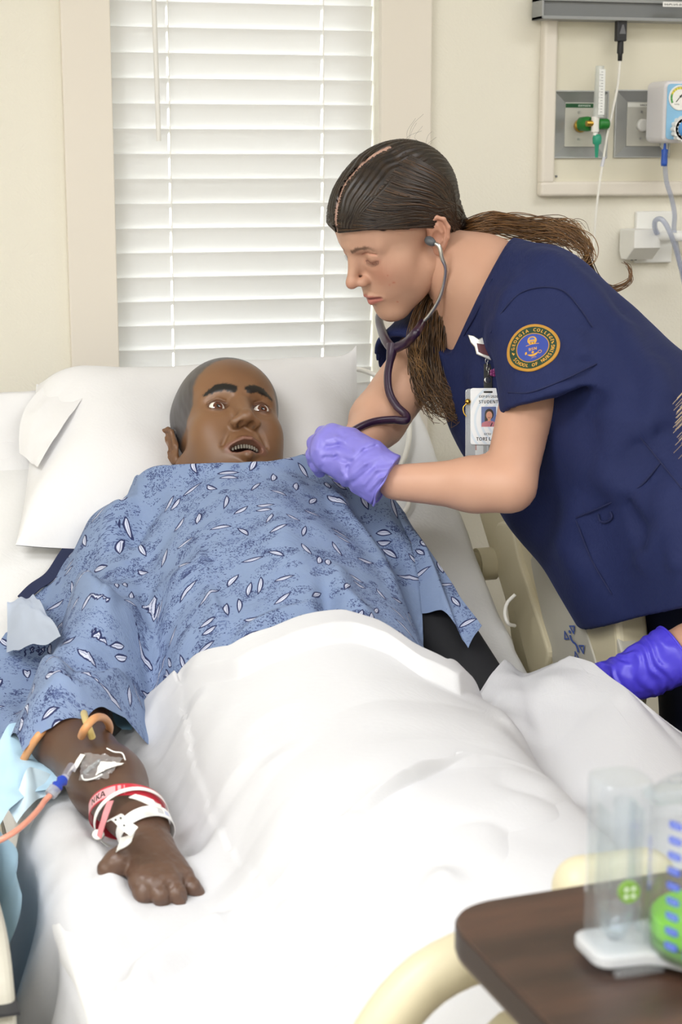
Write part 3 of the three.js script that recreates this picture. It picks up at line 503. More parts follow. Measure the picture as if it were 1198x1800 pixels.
function roundShape(pts) { // a closed smooth outline
  const c = new THREE.CatmullRomCurve3(pts.map((p) => v3(p.x, p.y, 0)), true, 'catmullrom', 0.25), o = c.getPoints(pts.length * 8); o.pop();
  const s = o.map((p) => new THREE.Vector2(p.x, p.y)); return new THREE.Shape(THREE.ShapeUtils.isClockWise(s) ? s.reverse() : s);
}
{ // mattress and its fitted sheet
  const N = 40, prof = (d) => { const a = [], b = []; for (let i = 0; i <= N; i++) { const s = HEAD + 0.01 + i / N * (1.76 - HEAD); a.push([s, deckY(s) - d]); b.push([s, deckY(s) - 0.145]); } return new THREE.Shape([...a, ...b.reverse()].map(([x, y]) => new THREE.Vector2(x, y))); };
  const mt = turnToBed(new THREE.ExtrudeGeometry(prof(0.012), { depth: 2 * HALF - 0.03, bevelEnabled: true, bevelSize: 0.004, bevelThickness: 0.01, bevelSegments: 2 }), -HALF + 0.015);
  tag(part('mattress', mt, M.matt, scene), 'thick mattress of the hospital bed beneath the white sheets', 'mattress');
  const drop = 0.13, W2 = HALF + drop;
  const g = gridGeo(110, 150, (a, b) => {
    const q = mix(-W2, W2, a), s = HEAD + b * (1.775 - HEAD), over = Math.max(0, Math.abs(q) - (HALF - 0.012)), sg = Math.sign(q);
    const rip = 0.004 * fbm(q * 9, s * 7, 1, 3) + (over > 0 ? 0.006 * fbm(s * 16, over * 5, 2, 2) : 0);
    const r = Math.min(over, 0.02), qq = sg * (Math.min(Math.abs(q), HALF - 0.012) + 0.016 * Math.sin(r / 0.02 * 1.57)) + (over > 0.02 ? sg * rip : 0);
    return bw(qq, s, deckY(s) + rip - (over < 0.02 ? 0.012 * (1 - Math.cos(r / 0.02 * 1.57)) : over - 0.008));
  }, (a, b) => [a * 2 * W2, b * 1.775]);
  tag(part('fitted_sheet', g, M.linen, scene), 'smooth white fitted sheet over the mattress, bare beside the patient\'s left arm', 'sheet');
}
// ---------------------------------------------------------------- pillow, sheets, pads
{ // pillow: four corners on the raised back, puffed between them
  const lift = (h) => (q, s) => deckY(s) + h, K = [[62, 668], [622, 648], [640, 900], [30, 985]].map(([u, v], i) => toBed(cast(u, v, lift(i < 2 ? 0.055 : 0.03))));
  const pos = (a, b) => [0, 1].map((k) => (1 - a) * (1 - b) * K[0][k] + a * (1 - b) * K[1][k] + a * b * K[2][k] + (1 - a) * b * K[3][k]);
  const nose = toBed(onBed(380, 755, 0.1));
  const puff = (a, b, top) => {
    const x = 2 * a - 1, y = 2 * b - 1, f = Math.pow(Math.max(0, 1 - x ** 4), 0.6) * Math.pow(Math.max(0, 1 - y ** 4), 0.6), [q, s] = pos(a, b);
    const dent = Math.exp(-((q - nose[0]) ** 2 + (s - nose[1] - 0.03) ** 2) / 0.011) * 0.85;
    const w = 0.009 * fbm(q * 9 + s * 4, s * 9, 3, 3) + 0.006 * Math.abs(fbm(q * 5 + s * 14, q * 3, 7, 2));
    const c = 0.03 * (x * x * y * y) + (x > 0 && y < 0 ? 0.045 * x ** 6 * y ** 4 : 0), e = 0.02;
    return top ? deckY(s) + e + (0.105 * f) * (1 - dent) + w * Math.min(1, f * 2) + c : deckY(s) + e - 0.012 * f + c - 0.001;
  };
  const side = (top) => gridGeo(90, 70, (a, b) => { let [q, s] = pos(a, b); const x = 2 * a - 1, y = 2 * b - 1; q -= 0.018 * x * (1 - y * y) * 0; s += 0.012 * y * (x * x) * -1; return bw(q, s, puff(a, b, top)); }, (a, b) => [a * 0.6, b * 0.4]);
  const lo = side(false); lo.index.array.reverse(); lo.computeVertexNormals();
  const p = thing('pillow', 'plump white pillow behind the mannequin\'s head', 'pillow', bw(...pos(0.5, 0.5), 1.0));
  wpart('pillowcase', [side(true), lo], M.sheet, p);
  // loose open end of the pillowcase hanging off its left side
  const Hp = (q, s) => deckY(s) + 0.1;
  const F4 = [[100, 664, 0.075], [170, 668, 0.1], [66, 822, 0.085], [34, 797, 0.05]].map(([u, v, h]) => onBed(u, v, h)), flap = gridGeo(24, 40, (a, b) => F4[0].clone().lerp(F4[1], a).lerp(F4[3].clone().lerp(F4[2], a), b).add(v3(-0.02 * Math.sin(Math.PI * b) * (1 - a), 0.012 * Math.sin(Math.PI * b) + 0.004 * fbm(a * 3, b * 5, 2, 2), 0.014 * Math.sin(Math.PI * b) * a)), (a, b) => [a * 0.07, b * 0.15]);
  wpart('loose_end', flap, M.sheet, p, 'loose open end of the pillowcase');
}
{ // folded pad behind the pillow, left
  const p = thing('folded_pad', 'folded white pad lying flat at the head of the bed, left of the pillow', 'pad', bw(-0.3, 0.12, 1.2));
  for (let i = 0; i < 3; i++) { const g = gridGeo(30, 12, (a, b) => bw(-0.37 + a * 0.2, HEAD + 0.01 + i * 0.012 + b * (0.13 - i * 0.024), deckY(HEAD + 0.01 + b * 0.13) + 0.012 + (2 - i) * 0 + i * 0.011 + 0.004 * fbm(a * 5, b * 4, i, 2) - 0.018 * Math.pow(Math.abs(2 * b - 1), 6)), (a, b) => [a * 0.22, b * 0.14]); wpart('layer', g, M.sheet, p); }
}
// ---- top sheet
const RIDGE = [[915, 1211, 0.872], [945, 1199, 0.89], [970, 1168, 0.928], [1000, 1154, 0.955], [1042, 1165, 0.957], [1100, 1208, 0.945], [1150, 1246, 0.925], [1198, 1285, 0.9], [1270, 1350, 0.865]].map(([u, v, y]) => [...toBed(onLevel(u, v, y)), y]);   // the sheet's lifted side, up to the hand that holds it
const liftY = (q, s) => { let y = 0; for (let i = 1; i < RIDGE.length; i++) { const A = RIDGE[i - 1], B = RIDGE[i], dq = B[0] - A[0], ds = B[1] - A[1], t = clamp(((q - A[0]) * dq + (s - A[1]) * ds) / (dq * dq + ds * ds), 0, 1), eq = q - A[0] - dq * t, es = s - A[1] - ds * t; y = Math.max(y, mix(A[2], B[2], t) - 0.95 * Math.hypot(eq * (eq < 0 ? 0.42 : 1), es * (es > 0 ? 0.4 : 1))); } return y; };
const legsY = (q, s) => torsoY(q, s);
const sheetBase = (q, s) => smax(foreY(q, s) + 0.008, smax(smax(deckY(s) + 0.012, torsoY(q, s) + 0.038 - 0.022 * ss(1.0, 1.25, s), 0.09), liftY(q, s), 0.05), 0.05);
const sheetCrease = creases([
  [[[292, 1330], [318, 1400], [335, 1470], [300, 1500]], -0.02, 0.022], [[[250, 1290], [300, 1235], [360, 1205]], 0.006, 0.012],
  [[[330, 1250], [318, 1330], [345, 1440]], 0.012, 0.02], [[[395, 1380], [400, 1450], [440, 1530]], -0.01, 0.03], [[[470, 1260], [475, 1340]], -0.004, 0.02],
  [[[480, 1600], [510, 1640], [535, 1700]], 0.008, 0.016], [[[505, 1560], [600, 1660], [700, 1690]], -0.008, 0.03], [[[780, 1540], [760, 1620], [700, 1660]], 0.008, 0.014], [[[620, 1690], [740, 1660], [830, 1600]], -0.006, 0.014],
  [[[880, 1330], [930, 1240], [1000, 1175]], 0.01, 0.03], [[[905, 1320], [990, 1380], [1090, 1400]], -0.008, 0.025], [[[870, 1250], [900, 1300], [1000, 1370]], 0.006, 0.012],
  [[[560, 1730], [640, 1700], [700, 1740]], 0.008, 0.02], [[[230, 1760], [330, 1680], [420, 1640]], 0.007, 0.015], [[[150, 1640], [190, 1560], [160, 1480]], 0.006, 0.014], [[[110, 1420], [150, 1500], [240, 1620]], 0.007, 0.012],
], sheetBase);
{
  const edge = [[196, 1300], [222, 1280], [262, 1235], [320, 1195], [400, 1155], [470, 1125], [540, 1105], [600, 1099], [660, 1118], [720, 1152], [780, 1182], [850, 1203]].map(([u, v]) => toBed(cast(u, v, sheetBase))).sort((a, b) => a[0] - b[0]).concat(RIDGE);
  const qL = -HALF - 0.34, foot = 1.755, e0 = edge[0], nE = edge.length - RIDGE.length, bound = [[qL, e0[1] + 0.16], [e0[0] - 0.12, e0[1] + 0.16], ...edge.slice(0, nE), ...RIDGE.map(([q, s]) => [q, s])], B0 = pathAt(bound);
  const g = gridGeo(300, 230, (a, b) => {
    const [q0, top] = B0(a), lim = HALF - 0.045, s = top + (foot - top) * Math.pow(b, 1.25), over = Math.max(0, -q0 - lim), qq = Math.max(q0, -lim);
    const t = s - top, fold = 0.02 * ss(0, 0.01, t) * (1 - ss(0.045, 0.058, t)) * ss(-0.27, -0.2, q0) * (1 - ss(0.12, 0.24, q0));
    const wr = 0.008 * fbm(q0 * 7 + s * 2, s * 5, 4, 3) + 0.008 * Math.abs(fbm(q0 * 4, s * 10, 9, 2));
    let y = sheetBase(qq, s) + 1.5 * sheetCrease(qq, s) + wr + fold, q = qq;
    if (over > 0) { const w = 0.017 * Math.sin(s * 34 + 3 * fbm(s * 4, 1, 2, 2)) * ss(0.05, 0.2, over), r = Math.min(over, 0.08); q = -lim - 0.05 * Math.sin(r / 0.08 * 1.57) - w - 0.05 * ss(0.03, 0.34, over); y -= over < 0.08 ? 0.045 * (1 - Math.cos(r / 0.08 * 1.57)) : over - 0.035; }
    return bw(q, s, y);
  }, (a, b) => [a * 1.3, b * 0.9]);
  tag(part('top_sheet', g, M.topSheet, scene), 'large white top sheet over the mannequin\'s legs, its side lifted by a gloved hand', 'sheet');
  // second layer: the sheet's turned-back end, its free hem running across the lap
  const base2 = (q, s) => sheetBase(q, s) + 1.5 * sheetCrease(q, s);
  const hem = [[205, 1745], [300, 1690], [400, 1635], [470, 1600], [500, 1560], [530, 1530], [600, 1478], [700, 1405], [800, 1335]];
  const far = [[205, 1745], [330, 1800], [500, 1840], [700, 1840], [900, 1760], [1060, 1640], [1180, 1520], [1230, 1400], [800, 1335]];
  const H2 = pathAt(hem.map(([u, v]) => toBed(cast(u, v, sheetBase)))), F2 = pathAt(far.map(([u, v]) => toBed(cast(u, v, sheetBase))));
  const g2 = gridGeo(150, 90, (a, b) => { const A = H2(a), B = F2(a), k = Math.pow(b, 1.2), q = mix(A[0], B[0], k), s = mix(A[1], B[1], k), w = 0.008 * fbm(q * 7 + s * 2, s * 5, 4, 3) + 0.008 * Math.abs(fbm(q * 4, s * 10, 9, 2)), wide = Math.hypot(B[0] - A[0], B[1] - A[1]);
    return bw(q, s, base2(q, s) + w + 0.004 - 0.035 * ss(0.6, 0.95, b) + 0.018 * Math.sin(Math.PI * Math.min(1, b * wide / 0.06 + 0.25)) * ss(0, 0.05, a) * (1 - ss(0.8, 1, a)) + 0.012 * ss(0, 0.6, b) * Math.abs(fbm(q * 9 + 3, s * 9, 2, 2))); }, (a, b) => [a, b * 0.5]);
  tag(part('turned_back_sheet', g2, M.topSheet, scene), 'turned-back layer of white sheet whose free hem runs across the mannequin\'s lap', 'sheet');
}
{ // blue pads under the arm
  const Hs = (q, s) => deckY(s) + 0.02; const blue = mat(0xb9dcf2, 0.7), under = mat(0xcfe6f2, 0.7);
  const p = thing('underpad', 'pale blue absorbent pad crumpled under the mannequin\'s forearm at the bed\'s near edge', 'pad', bw(-0.4, 0.95, 0.86));
  const f = (h) => (q, s, a, b) => h + 0.012 * fbm(q * 14, s * 14, 2, 3) + 0.03 * ss(0.5, 0, Math.abs(a - 0.55)) * (1 - b);
  wpart('pad_sheet', clothPatch(40, 30, [[-30, 1385], [20, 1345], [62, 1336], [90, 1350]], [[90, 1350], [112, 1385], [105, 1410]], [[0, 1475], [20, 1450], [60, 1420], [105, 1410]], [[-30, 1385], [-20, 1430], [0, 1475]], Hs, f(0.02)), blue, p);
  wpart('pad_underside', clothPatch(40, 20, [[15, 1440], [60, 1400], [112, 1388]], [[112, 1388], [110, 1402]], [[30, 1465], [70, 1420], [110, 1402]], [[15, 1440], [30, 1465]], Hs, f(0.012)), under, p);
  const hang = gridGeo(20, 40, (a, b) => bw(-HALF - 0.035 - 0.02 * ss(0, 0.3, b) - 0.012 * fbm(a * 5, b * 4, 3, 2), 0.94 + a * (0.3 - 0.06 * b), deckY(1.2) + 0.02 - b * 0.3), (a, b) => [a, b]);
  wpart('hanging_end', hang, blue, p);
  const k = thing('underpad', 'small end of pale blue pad showing between the mannequin\'s arm and the white sheet', 'pad', bw(-0.24, 0.95, 0.86));
  wpart('pad_sheet', clothPatch(14, 14, [[196, 1300], [215, 1280], [245, 1268]], [[245, 1268], [240, 1300], [232, 1330]], [[205, 1318], [216, 1330], [232, 1330]], [[196, 1300], [205, 1318]], Hs, (q, s) => 0.035 + 0.008 * fbm(q * 20, s * 20, 1, 2)), mat(0x8fc3dd, 0.7), k);
}
{ // cables by the pillow
  const c = thing('bed_cable', 'pale cables looping over the head of the bed right of the pillow', 'cable', at(560, 660, 2.9));
  const q = (u, v, h = 0.03) => onBed(u, v, h);
  const w = (u, v, d = 2.86) => at(u, v, d);
  wpart('cable', tube([w(455, 672), w(488, 654), w(525, 652), w(560, 668), w(585, 690)], 0.0042, 40, 10), M.cord, c);
  wpart('cable', tube([w(470, 668), w(520, 652), w(580, 645), w(640, 652), w(685, 676), w(712, 712), w(719, 762), w(712, 800), w(690, 850)].map((p, i) => i > 4 ? q([0, 0, 0, 0, 0, 712, 719, 712, 690][i], [0, 0, 0, 0, 0, 712, 762, 800, 850][i], 0.012) : p), 0.0042, 80, 10), M.cord, c);
  wpart('cable', tube([q(666, 778, 0.012), q(690, 812, 0.012), q(710, 850, 0.012), q(718, 885, 0.012), q(706, 905, 0.012), q(690, 912, 0.012)], 0.0042, 50, 10), M.cord, c);
  const d = thing('hanging_cable', 'thin white cable loop hanging in the gap between mattress and side rail', 'cable', at(895, 1080, 2.45));
  wpart('cable', tube([at(905, 1045, 2.5), at(891, 1060, 2.5), at(887, 1080, 2.5), at(892, 1095, 2.5), at(904, 1100, 2.52)], 0.0028, 30, 8), M.cord, d);
}
// ---------------------------------------------------------------- heads: x to the head's left, y up, z forward; metres
function headField(o) {
  const e = (x, y, z, a, b, c) => ellipsoid(v3(x, y, z), v3(a, b, c)), cap = (a, b, r, s = r) => capsule(v3(...a), v3(...b), r, s);
  const j = o.jaw ?? 1, P = [
    [e(0, 0.035, -0.014, 0.074, 0.082, 0.096), 0.02], [e(0, 0.036, 0.032, 0.06, 0.056, 0.051), 0.03], [e(0, -0.03, 0.026, 0.056, 0.068, 0.054), 0.03],
    [cap([0, -0.05, -0.028], o.neckTo ?? [0, -0.2, -0.06], o.neck ?? 0.052, (o.neck ?? 0.052) * 1.04), 0.02], [e(0, -0.082, 0.026, 0.04 * j, 0.024, 0.044), 0.02], [e(0, -0.107 - (o.chin ?? 0), 0.066, 0.019 * j, 0.0155, 0.0165), 0.022], [e(0, -0.066, 0.063, 0.028, 0.03, 0.025), 0.02],
  ];
  for (const s of [-1, 1]) P.push([e(s * 0.035, -0.023, 0.05 - (o.flat ?? 0), 0.026, 0.022, 0.023), 0.024], [e(s * 0.03, -0.055, 0.036, 0.03, 0.034, 0.03), 0.03], [cap([s * 0.051 * j, -0.055, -0.002], [s * 0.016 * j, -0.104, 0.055], 0.019, 0.016), 0.022], [cap([s * 0.009, 0.019, 0.080], [s * 0.043, 0.017, 0.062], 0.0085, 0.008), 0.014]);
  const base = union(P), sock = [-1, 1].map((s) => ellipsoid(v3(s * 0.0322, 0.0, 0.0935 + (o.socket ?? 0)), v3(0.0178, 0.0135, 0.02)));
  const w = o.noseWide ?? 1, N = [[e(0, -0.008, 0.074, 0.0145 * w, 0.03, 0.018), 0.012], [cap([0, 0.012, 0.081], [0, -0.027, 0.1005 + (o.nose ?? 0)], 0.0064 * w, 0.0086 * w), 0.012], [e(0, -0.0318, 0.1025 + (o.nose ?? 0), 0.0095 * w, 0.0088, 0.0098), 0.006]];
  for (const s of [-1, 1]) N.push([e(s * 0.0125 * w, -0.036, 0.091, (o.ala ?? 0.0075) * w, 0.0075, 0.0105), 0.009], [e(s * 0.0315, 0.0005, 0.0655, 0.0148, 0.0145, 0.0148), 0.005]);
  const my = -0.0695, L = o.lips ?? 1, open = o.mouth ?? 0, mw = o.mouthWide ?? 1;
  for (const s of [-1, 1]) { N.push([cap([s * 0.0045, my + 0.0052 + open * 0.45, 0.0895], [s * 0.0225 * mw, my + 0.0005, 0.0785 - (mw - 1) * 0.02], 0.0048 * L, 0.0028), 0.0045], [cap([0, my - 0.006 - open * 1.15, 0.0868], [s * 0.021 * mw, my - 0.001, 0.0785 - (mw - 1) * 0.02], 0.006 * L, 0.003), 0.0045]); }
  const nose = union(N, 0.005);
  const ears = [-1, 1].map((s) => { // a thin plate with a rolled rim, inner fold, bowl and lobe, in the ear's own axes
    const q = new THREE.Quaternion().setFromEuler(new THREE.Euler(-0.22, s * -0.42, s * -0.1)), m = new THREE.Matrix4().makeRotationFromQuaternion(q.invert()).elements, ox = s * 0.0745, oy = -0.006, oz = -0.012;
    const V = (a) => v3(s * a[0], a[1], a[2]), run = (pts, r) => pts.slice(1).map((p, i) => [capsule(V(pts[i]), V(p), r, r), 0.003]);
    const plate = ellipsoid(v3(0, -0.002, -0.008), v3(0.0042, 0.0285, 0.0165)), rim = union([...run([[0.002, 0.002, 0.003], [0.004, 0.014, 0.006], [0.004, 0.0235, 0.001], [0.0045, 0.0275, -0.009], [0.005, 0.022, -0.0195], [0.0055, 0.008, -0.0245], [0.005, -0.008, -0.021], [0.0035, -0.021, -0.012]], 0.003), ...run([[0.003, 0.014, -0.009], [0.0035, 0.003, -0.0135], [0.003, -0.011, -0.011], [0.0028, -0.015, -0.004]], 0.0026), [capsule(V([0.002, -0.009, 0.0035]), V([0.003, -0.003, 0.004]), 0.0036, 0.003), 0.003], [ellipsoid(V([0.001, -0.027, -0.005]), v3(0.0045, 0.0085, 0.0075)), 0.006]], 0.003), bowl = ellipsoid(V([0.005, -0.004, -0.005]), v3(0.0045, 0.0095, 0.0065));
    return (X, Y, Z) => { X -= ox; Y -= oy; Z -= oz; if (X * X + Y * Y + Z * Z > 0.0028) return 0.02; const x = m[0] * X + m[4] * Y + m[8] * Z, y = m[1] * X + m[5] * Y + m[9] * Z, z = m[2] * X + m[6] * Y + m[10] * Z; return smax(smin(plate(x, y, z), rim(x, y, z), 0.004), -bowl(x, y, z), 0.003); }; });
  const nost = [-1, 1].map((s) => ellipsoid(v3(s * 0.0068 * w, -0.043, 0.0975), v3(0.0042 * w, 0.0042, 0.007).multiplyScalar(o.nostril ?? 1))), fold = [-1, 1].map((s) => cap([s * 0.019, -0.034, 0.0895], [s * 0.03, -0.062, 0.076], 0.0016));
  const slit = open ? ellipsoid(v3(0, my - open * 0.32, 0.088), v3(0.0205 * mw, 0.0026 + open * 0.82, 0.022)) : union([[cap([0, my, 0.0945], [0.024, my - 0.0004, 0.083], 0.0022), 0.001], [cap([0, my, 0.0945], [-0.024, my - 0.0004, 0.083], 0.0022), 0.001]]);
  const eyes = o.eyes ? [-1, 1].map((s) => ellipsoid(v3(s * 0.0315, 0.0002, 0.082), v3(0.0148, 0.0062 * o.eyes, 0.015), new THREE.Quaternion().setFromEuler(new THREE.Euler(0, s * 0.25, s * 0.06)))) : null;
  const lidCut = o.eyes ? null : [-1, 1].map((s) => union([[cap([s * 0.021, -0.0045, 0.0775], [s * 0.0315, -0.0075, 0.0805], 0.0008), 0.001], [cap([s * 0.0315, -0.0075, 0.0805], [s * 0.0425, -0.0045, 0.0755], 0.0008), 0.001]]));
  const crease = [-1, 1].map((s) => union([[cap([s * 0.02, 0.0075, 0.079], [s * 0.0315, 0.0105, 0.0795], 0.0011), 0.001], [cap([s * 0.0315, 0.0105, 0.0795], [s * 0.044, 0.006, 0.073], 0.0011), 0.001]]));
  const f = (x, y, z) => {
    let d = base(x, y, z);
    if (z > 0.03) {
      const s = x < 0 ? 0 : 1;
      d = smax(d, -sock[s](x, y, z), 0.011);
      d = smin(d, nose(x, y, z), 0.005);
      d = smax(d, -nost[s](x, y, z), 0.002); if (o.fold !== 0) d = smax(d, -(fold[s](x, y, z)), 0.007); d = smax(d, -slit(x, y, z), 0.0025); d = smax(d, -crease[s](x, y, z), 0.0025);
      if (eyes) d = smax(d, -eyes[s](x, y, z), 0.0016); else d = smax(d, -lidCut[s](x, y, z), 0.002);
    }
    return o.noears ? d : smin(d, ears[x < 0 ? 0 : 1](x, y, z), 0.004);
  };
  f.mouthY = my; return f;
}
const arcD = (x, y, pts) => { let b = 9; for (let i = 1; i < pts.length; i++) { const [d] = segD(x, y, pts[i - 1], pts[i]); b = Math.min(b, d); } return b; };
const basisOf = (fwd, up) => { const z = fwd.clone().normalize(), x = up.clone().cross(z).normalize(), y = z.clone().cross(x); return new THREE.Matrix4().makeBasis(x, y, z); };
const camAxis = (r, u, t) => v3(0, 0, 0).addScaledVector(RIGHT, r).addScaledVector(UPV, u).addScaledVector(FWD, -t);
M.skinMap = noiseTexture(256, (x, y) => 0.5 + 0.5 * wrapNoise(x, y, 30, 2), 1);
const skinMat = (rough, extra = {}) => new THREE.MeshPhysicalMaterial({ vertexColors: true, roughness: rough, ...extra });
// a ray from the eye through a pixel to a field; gives the point and its normal
function hit(u, v, field, d0 = 1.2, d1 = 3.2) {
  const d = at(u, v, 1).sub(EYE); let t = d0; const k = d.length();
  for (let i = 0; i < 220 && t < d1; i++) { const p = EYE.clone().addScaledVector(d, t), f = field(p.x, p.y, p.z); if (f < 0.0004) { const e = 0.004; return { p, n: v3(field(p.x + e, p.y, p.z) - field(p.x - e, p.y, p.z), field(p.x, p.y + e, p.z) - field(p.x, p.y - e, p.z), field(p.x, p.y, p.z + e) - field(p.x, p.y, p.z - e)).normalize(), t }; } t += Math.max(0.0006, f * 0.7 / k); }
  return null;
}
const pull = (p, n, field, lift) => { const q = p.clone().addScaledVector(n, 0.03); for (let i = 0; i < 60; i++) { const f = field(q.x, q.y, q.z); if (f < lift + 0.0002) break; q.addScaledVector(n, -(f - lift) * 0.7); } return q; };
// ---------------------------------------------------------------- the training mannequin in the bed
const MQ = { S: 1.085 };
{
  const g = tag(new THREE.Group(), 'dark brown training mannequin with open eyes and mouth lying propped up in the bed', 'mannequin'); g.name = 'patient_mannequin'; scene.add(g);
  MQ.group = g; g.position.copy(bw(0, 0.9, 0.86));
  const rot = basisOf(camAxis(0.29, 0.5, 0.815), camAxis(-0.13, 0.85, -0.5)), T = new THREE.Matrix4().makeScale(MQ.S, MQ.S, MQ.S).premultiply(rot); T.setPosition(at(422, 713, 2.535).sub(v3(0, 0.001, 0.079).applyMatrix4(T))); MQ.T = T;
  const face = lin('#7a573c'), deep = lin('#573c28'), pale = lin('#8c6748'), lip = lin('#7d5646'), arm = lin('#4f382c'), hair = lin('#3f3e3d'), hair2 = lin('#57565a');
  const hf = headField({ jaw: 1.16, neck: 0.054, noseWide: 1.1, ala: 0.0085, nose: -0.002, lips: 1.25, mouth: 0.0068, mouthWide: 1.16, nostril: 1.15, eyes: 0.76, chin: 0.002 });
  const browPts = (s) => [[s * 0.0115, 0.0205], [s * 0.022, 0.025], [s * 0.035, 0.0245], [s * 0.048, 0.018]];
  const color = (x, y, z, nx, ny, nz) => {
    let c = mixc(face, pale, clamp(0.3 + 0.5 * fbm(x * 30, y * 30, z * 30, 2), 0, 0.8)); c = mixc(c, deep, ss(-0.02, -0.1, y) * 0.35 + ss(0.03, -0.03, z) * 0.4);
    const nz0 = 0.0025 * fbm(x * 110, y * 110, z * 110, 2), zl = 0.056 + 0.25 * (y - 0.02) - 0.9 * Math.max(0, 0.014 - y);
    const h = ss(0.0035, -0.0035, z + nz0 - zl) * ss(-0.012, -0.004, y - Math.max(0, -z - 0.02) * -0.9) * (Math.abs(x) > 0.0735 && y < 0.024 && z < 0.004 && z > -0.04 ? 0 : 1);
    c = mixc(c, mixc(hair, hair2, 0.5 + 0.5 * noise3(x * 260, y * 60, z * 260)), h * 0.95);
    if (z > 0.05) {
      const a = Math.abs(x), b = arcD(a, y, browPts(1)), w = 0.0052 * ss(0.053, 0.03, a) + 0.0008;
      c = mixc(c, lin('#120e0c'), ss(w + 0.0014, w - 0.0006, b + 0.0012 * noise3(x * 500, y * 300, 1)));
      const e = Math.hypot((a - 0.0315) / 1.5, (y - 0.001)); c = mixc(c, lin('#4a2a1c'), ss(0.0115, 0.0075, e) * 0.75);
      const my = hf.mouthY, m = Math.max(Math.abs(x) / 0.03, Math.abs(y - my + 0.001) / (0.015 - 0.3 * Math.abs(x))); if (z > 0.07) c = mixc(c, lip, ss(1.08, 0.88, m));
      const inn = Math.hypot(x / 0.0225, (y - my + 0.001) / 0.0072); if (z < 0.0835) c = mixc(c, lin('#2a100c'), ss(1.02, 0.8, inn));
      c = mixc(c, lin('#140a07'), ss(0.0052, 0.003, len3(a - 0.009, (y + 0.0435) * 1.2, (z - 0.096) * 0.6)));
    }
    return c;
  };
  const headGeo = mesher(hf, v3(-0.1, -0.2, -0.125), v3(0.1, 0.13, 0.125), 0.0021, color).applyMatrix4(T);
  // body
  const neck = v3(0, -0.16, -0.05).applyMatrix4(T), chest = bw(0, 0.66, deckY(0.66) + 0.105), pelvis = bw(0, 1.12, deckY(1.12) + 0.1), sh = SH;
  const elbow = ELBOW, mid = onBed(190, 1378, 0.052), wrist = onBed(256, 1462, 0.044), lelb = LELB, lwr = LWR;
  MQ.elbow = elbow; MQ.sh = sh[1]; MQ.mid = mid; MQ.wrist = wrist; MQ.lelb = lelb;
  const knuck = onBed(268, 1545, 0.045);
  const bones = [
    [capsule(neck, bw(0, 0.55, deckY(0.55) + 0.07), 0.058, 0.05), 0.04], [capsule(bw(-0.085, 0.62, deckT(0.62) + 0.07), bw(-0.065, 1.12, deckT(1.12) + 0.07), 0.05, 0.045), 0.05], [capsule(bw(0.085, 0.62, deckT(0.62) + 0.07), bw(0.065, 1.12, deckT(1.12) + 0.07), 0.05, 0.045), 0.05],
    [capsule(sh[0], sh[1], 0.036, 0.045), 0.05], [capsule(bw(-0.075, 1.12, deckY(1.12) + 0.075), bw(-0.1, 1.45, deckY(1.4) + 0.038), 0.06, 0.034), 0.05], [capsule(bw(0.075, 1.12, deckY(1.12) + 0.075), bw(0.1, 1.45, deckY(1.4) + 0.038), 0.06, 0.034), 0.05],
    [capsule(bw(-0.1, 1.45, deckY(1.4) + 0.038), bw(-0.1, 1.7, deckY(1.7) + 0.035), 0.034, 0.03), 0.03], [capsule(bw(0.1, 1.45, deckY(1.4) + 0.038), bw(0.1, 1.7, deckY(1.7) + 0.035), 0.034, 0.03), 0.03],
    [capsule(sh[0], elbow, 0.032, 0.038), 0.04], [capsule(elbow, mid, 0.043, 0.038), 0.03], [capsule(mid, wrist, 0.038, 0.0265), 0.03],
    [capsule(sh[1], lelb, 0.045, 0.036), 0.04], [capsule(lelb, lwr, 0.034, 0.016), 0.03]
  ];
  const skin = (x, y, z) => mixc(mixc(arm, lin('#5f4637'), clamp(0.4 + 0.6 * fbm(x * 24, y * 24, z * 24, 3), 0, 1)), face, ss(0.86, 0.7, z) * 0.6);
  const bf = union(bones), holes = [onBed(146, 1292, 0.118), onBed(160, 1293, 0.116)], bfh = (x, y, z) => { let d = bf(x, y, z); for (const h of holes) { const r = len3(x - h.x, y - h.y, z - h.z); if (r < 0.04) d = smax(d, -(r - 0.0085), 0.003); } return d; };
  const bodyGeo = mesher(bfh, v3(0.05, 0.78, 0.42), v3(0.95, 1.3, 1.9), 0.0085, skin);
  MQ.arm = bf;
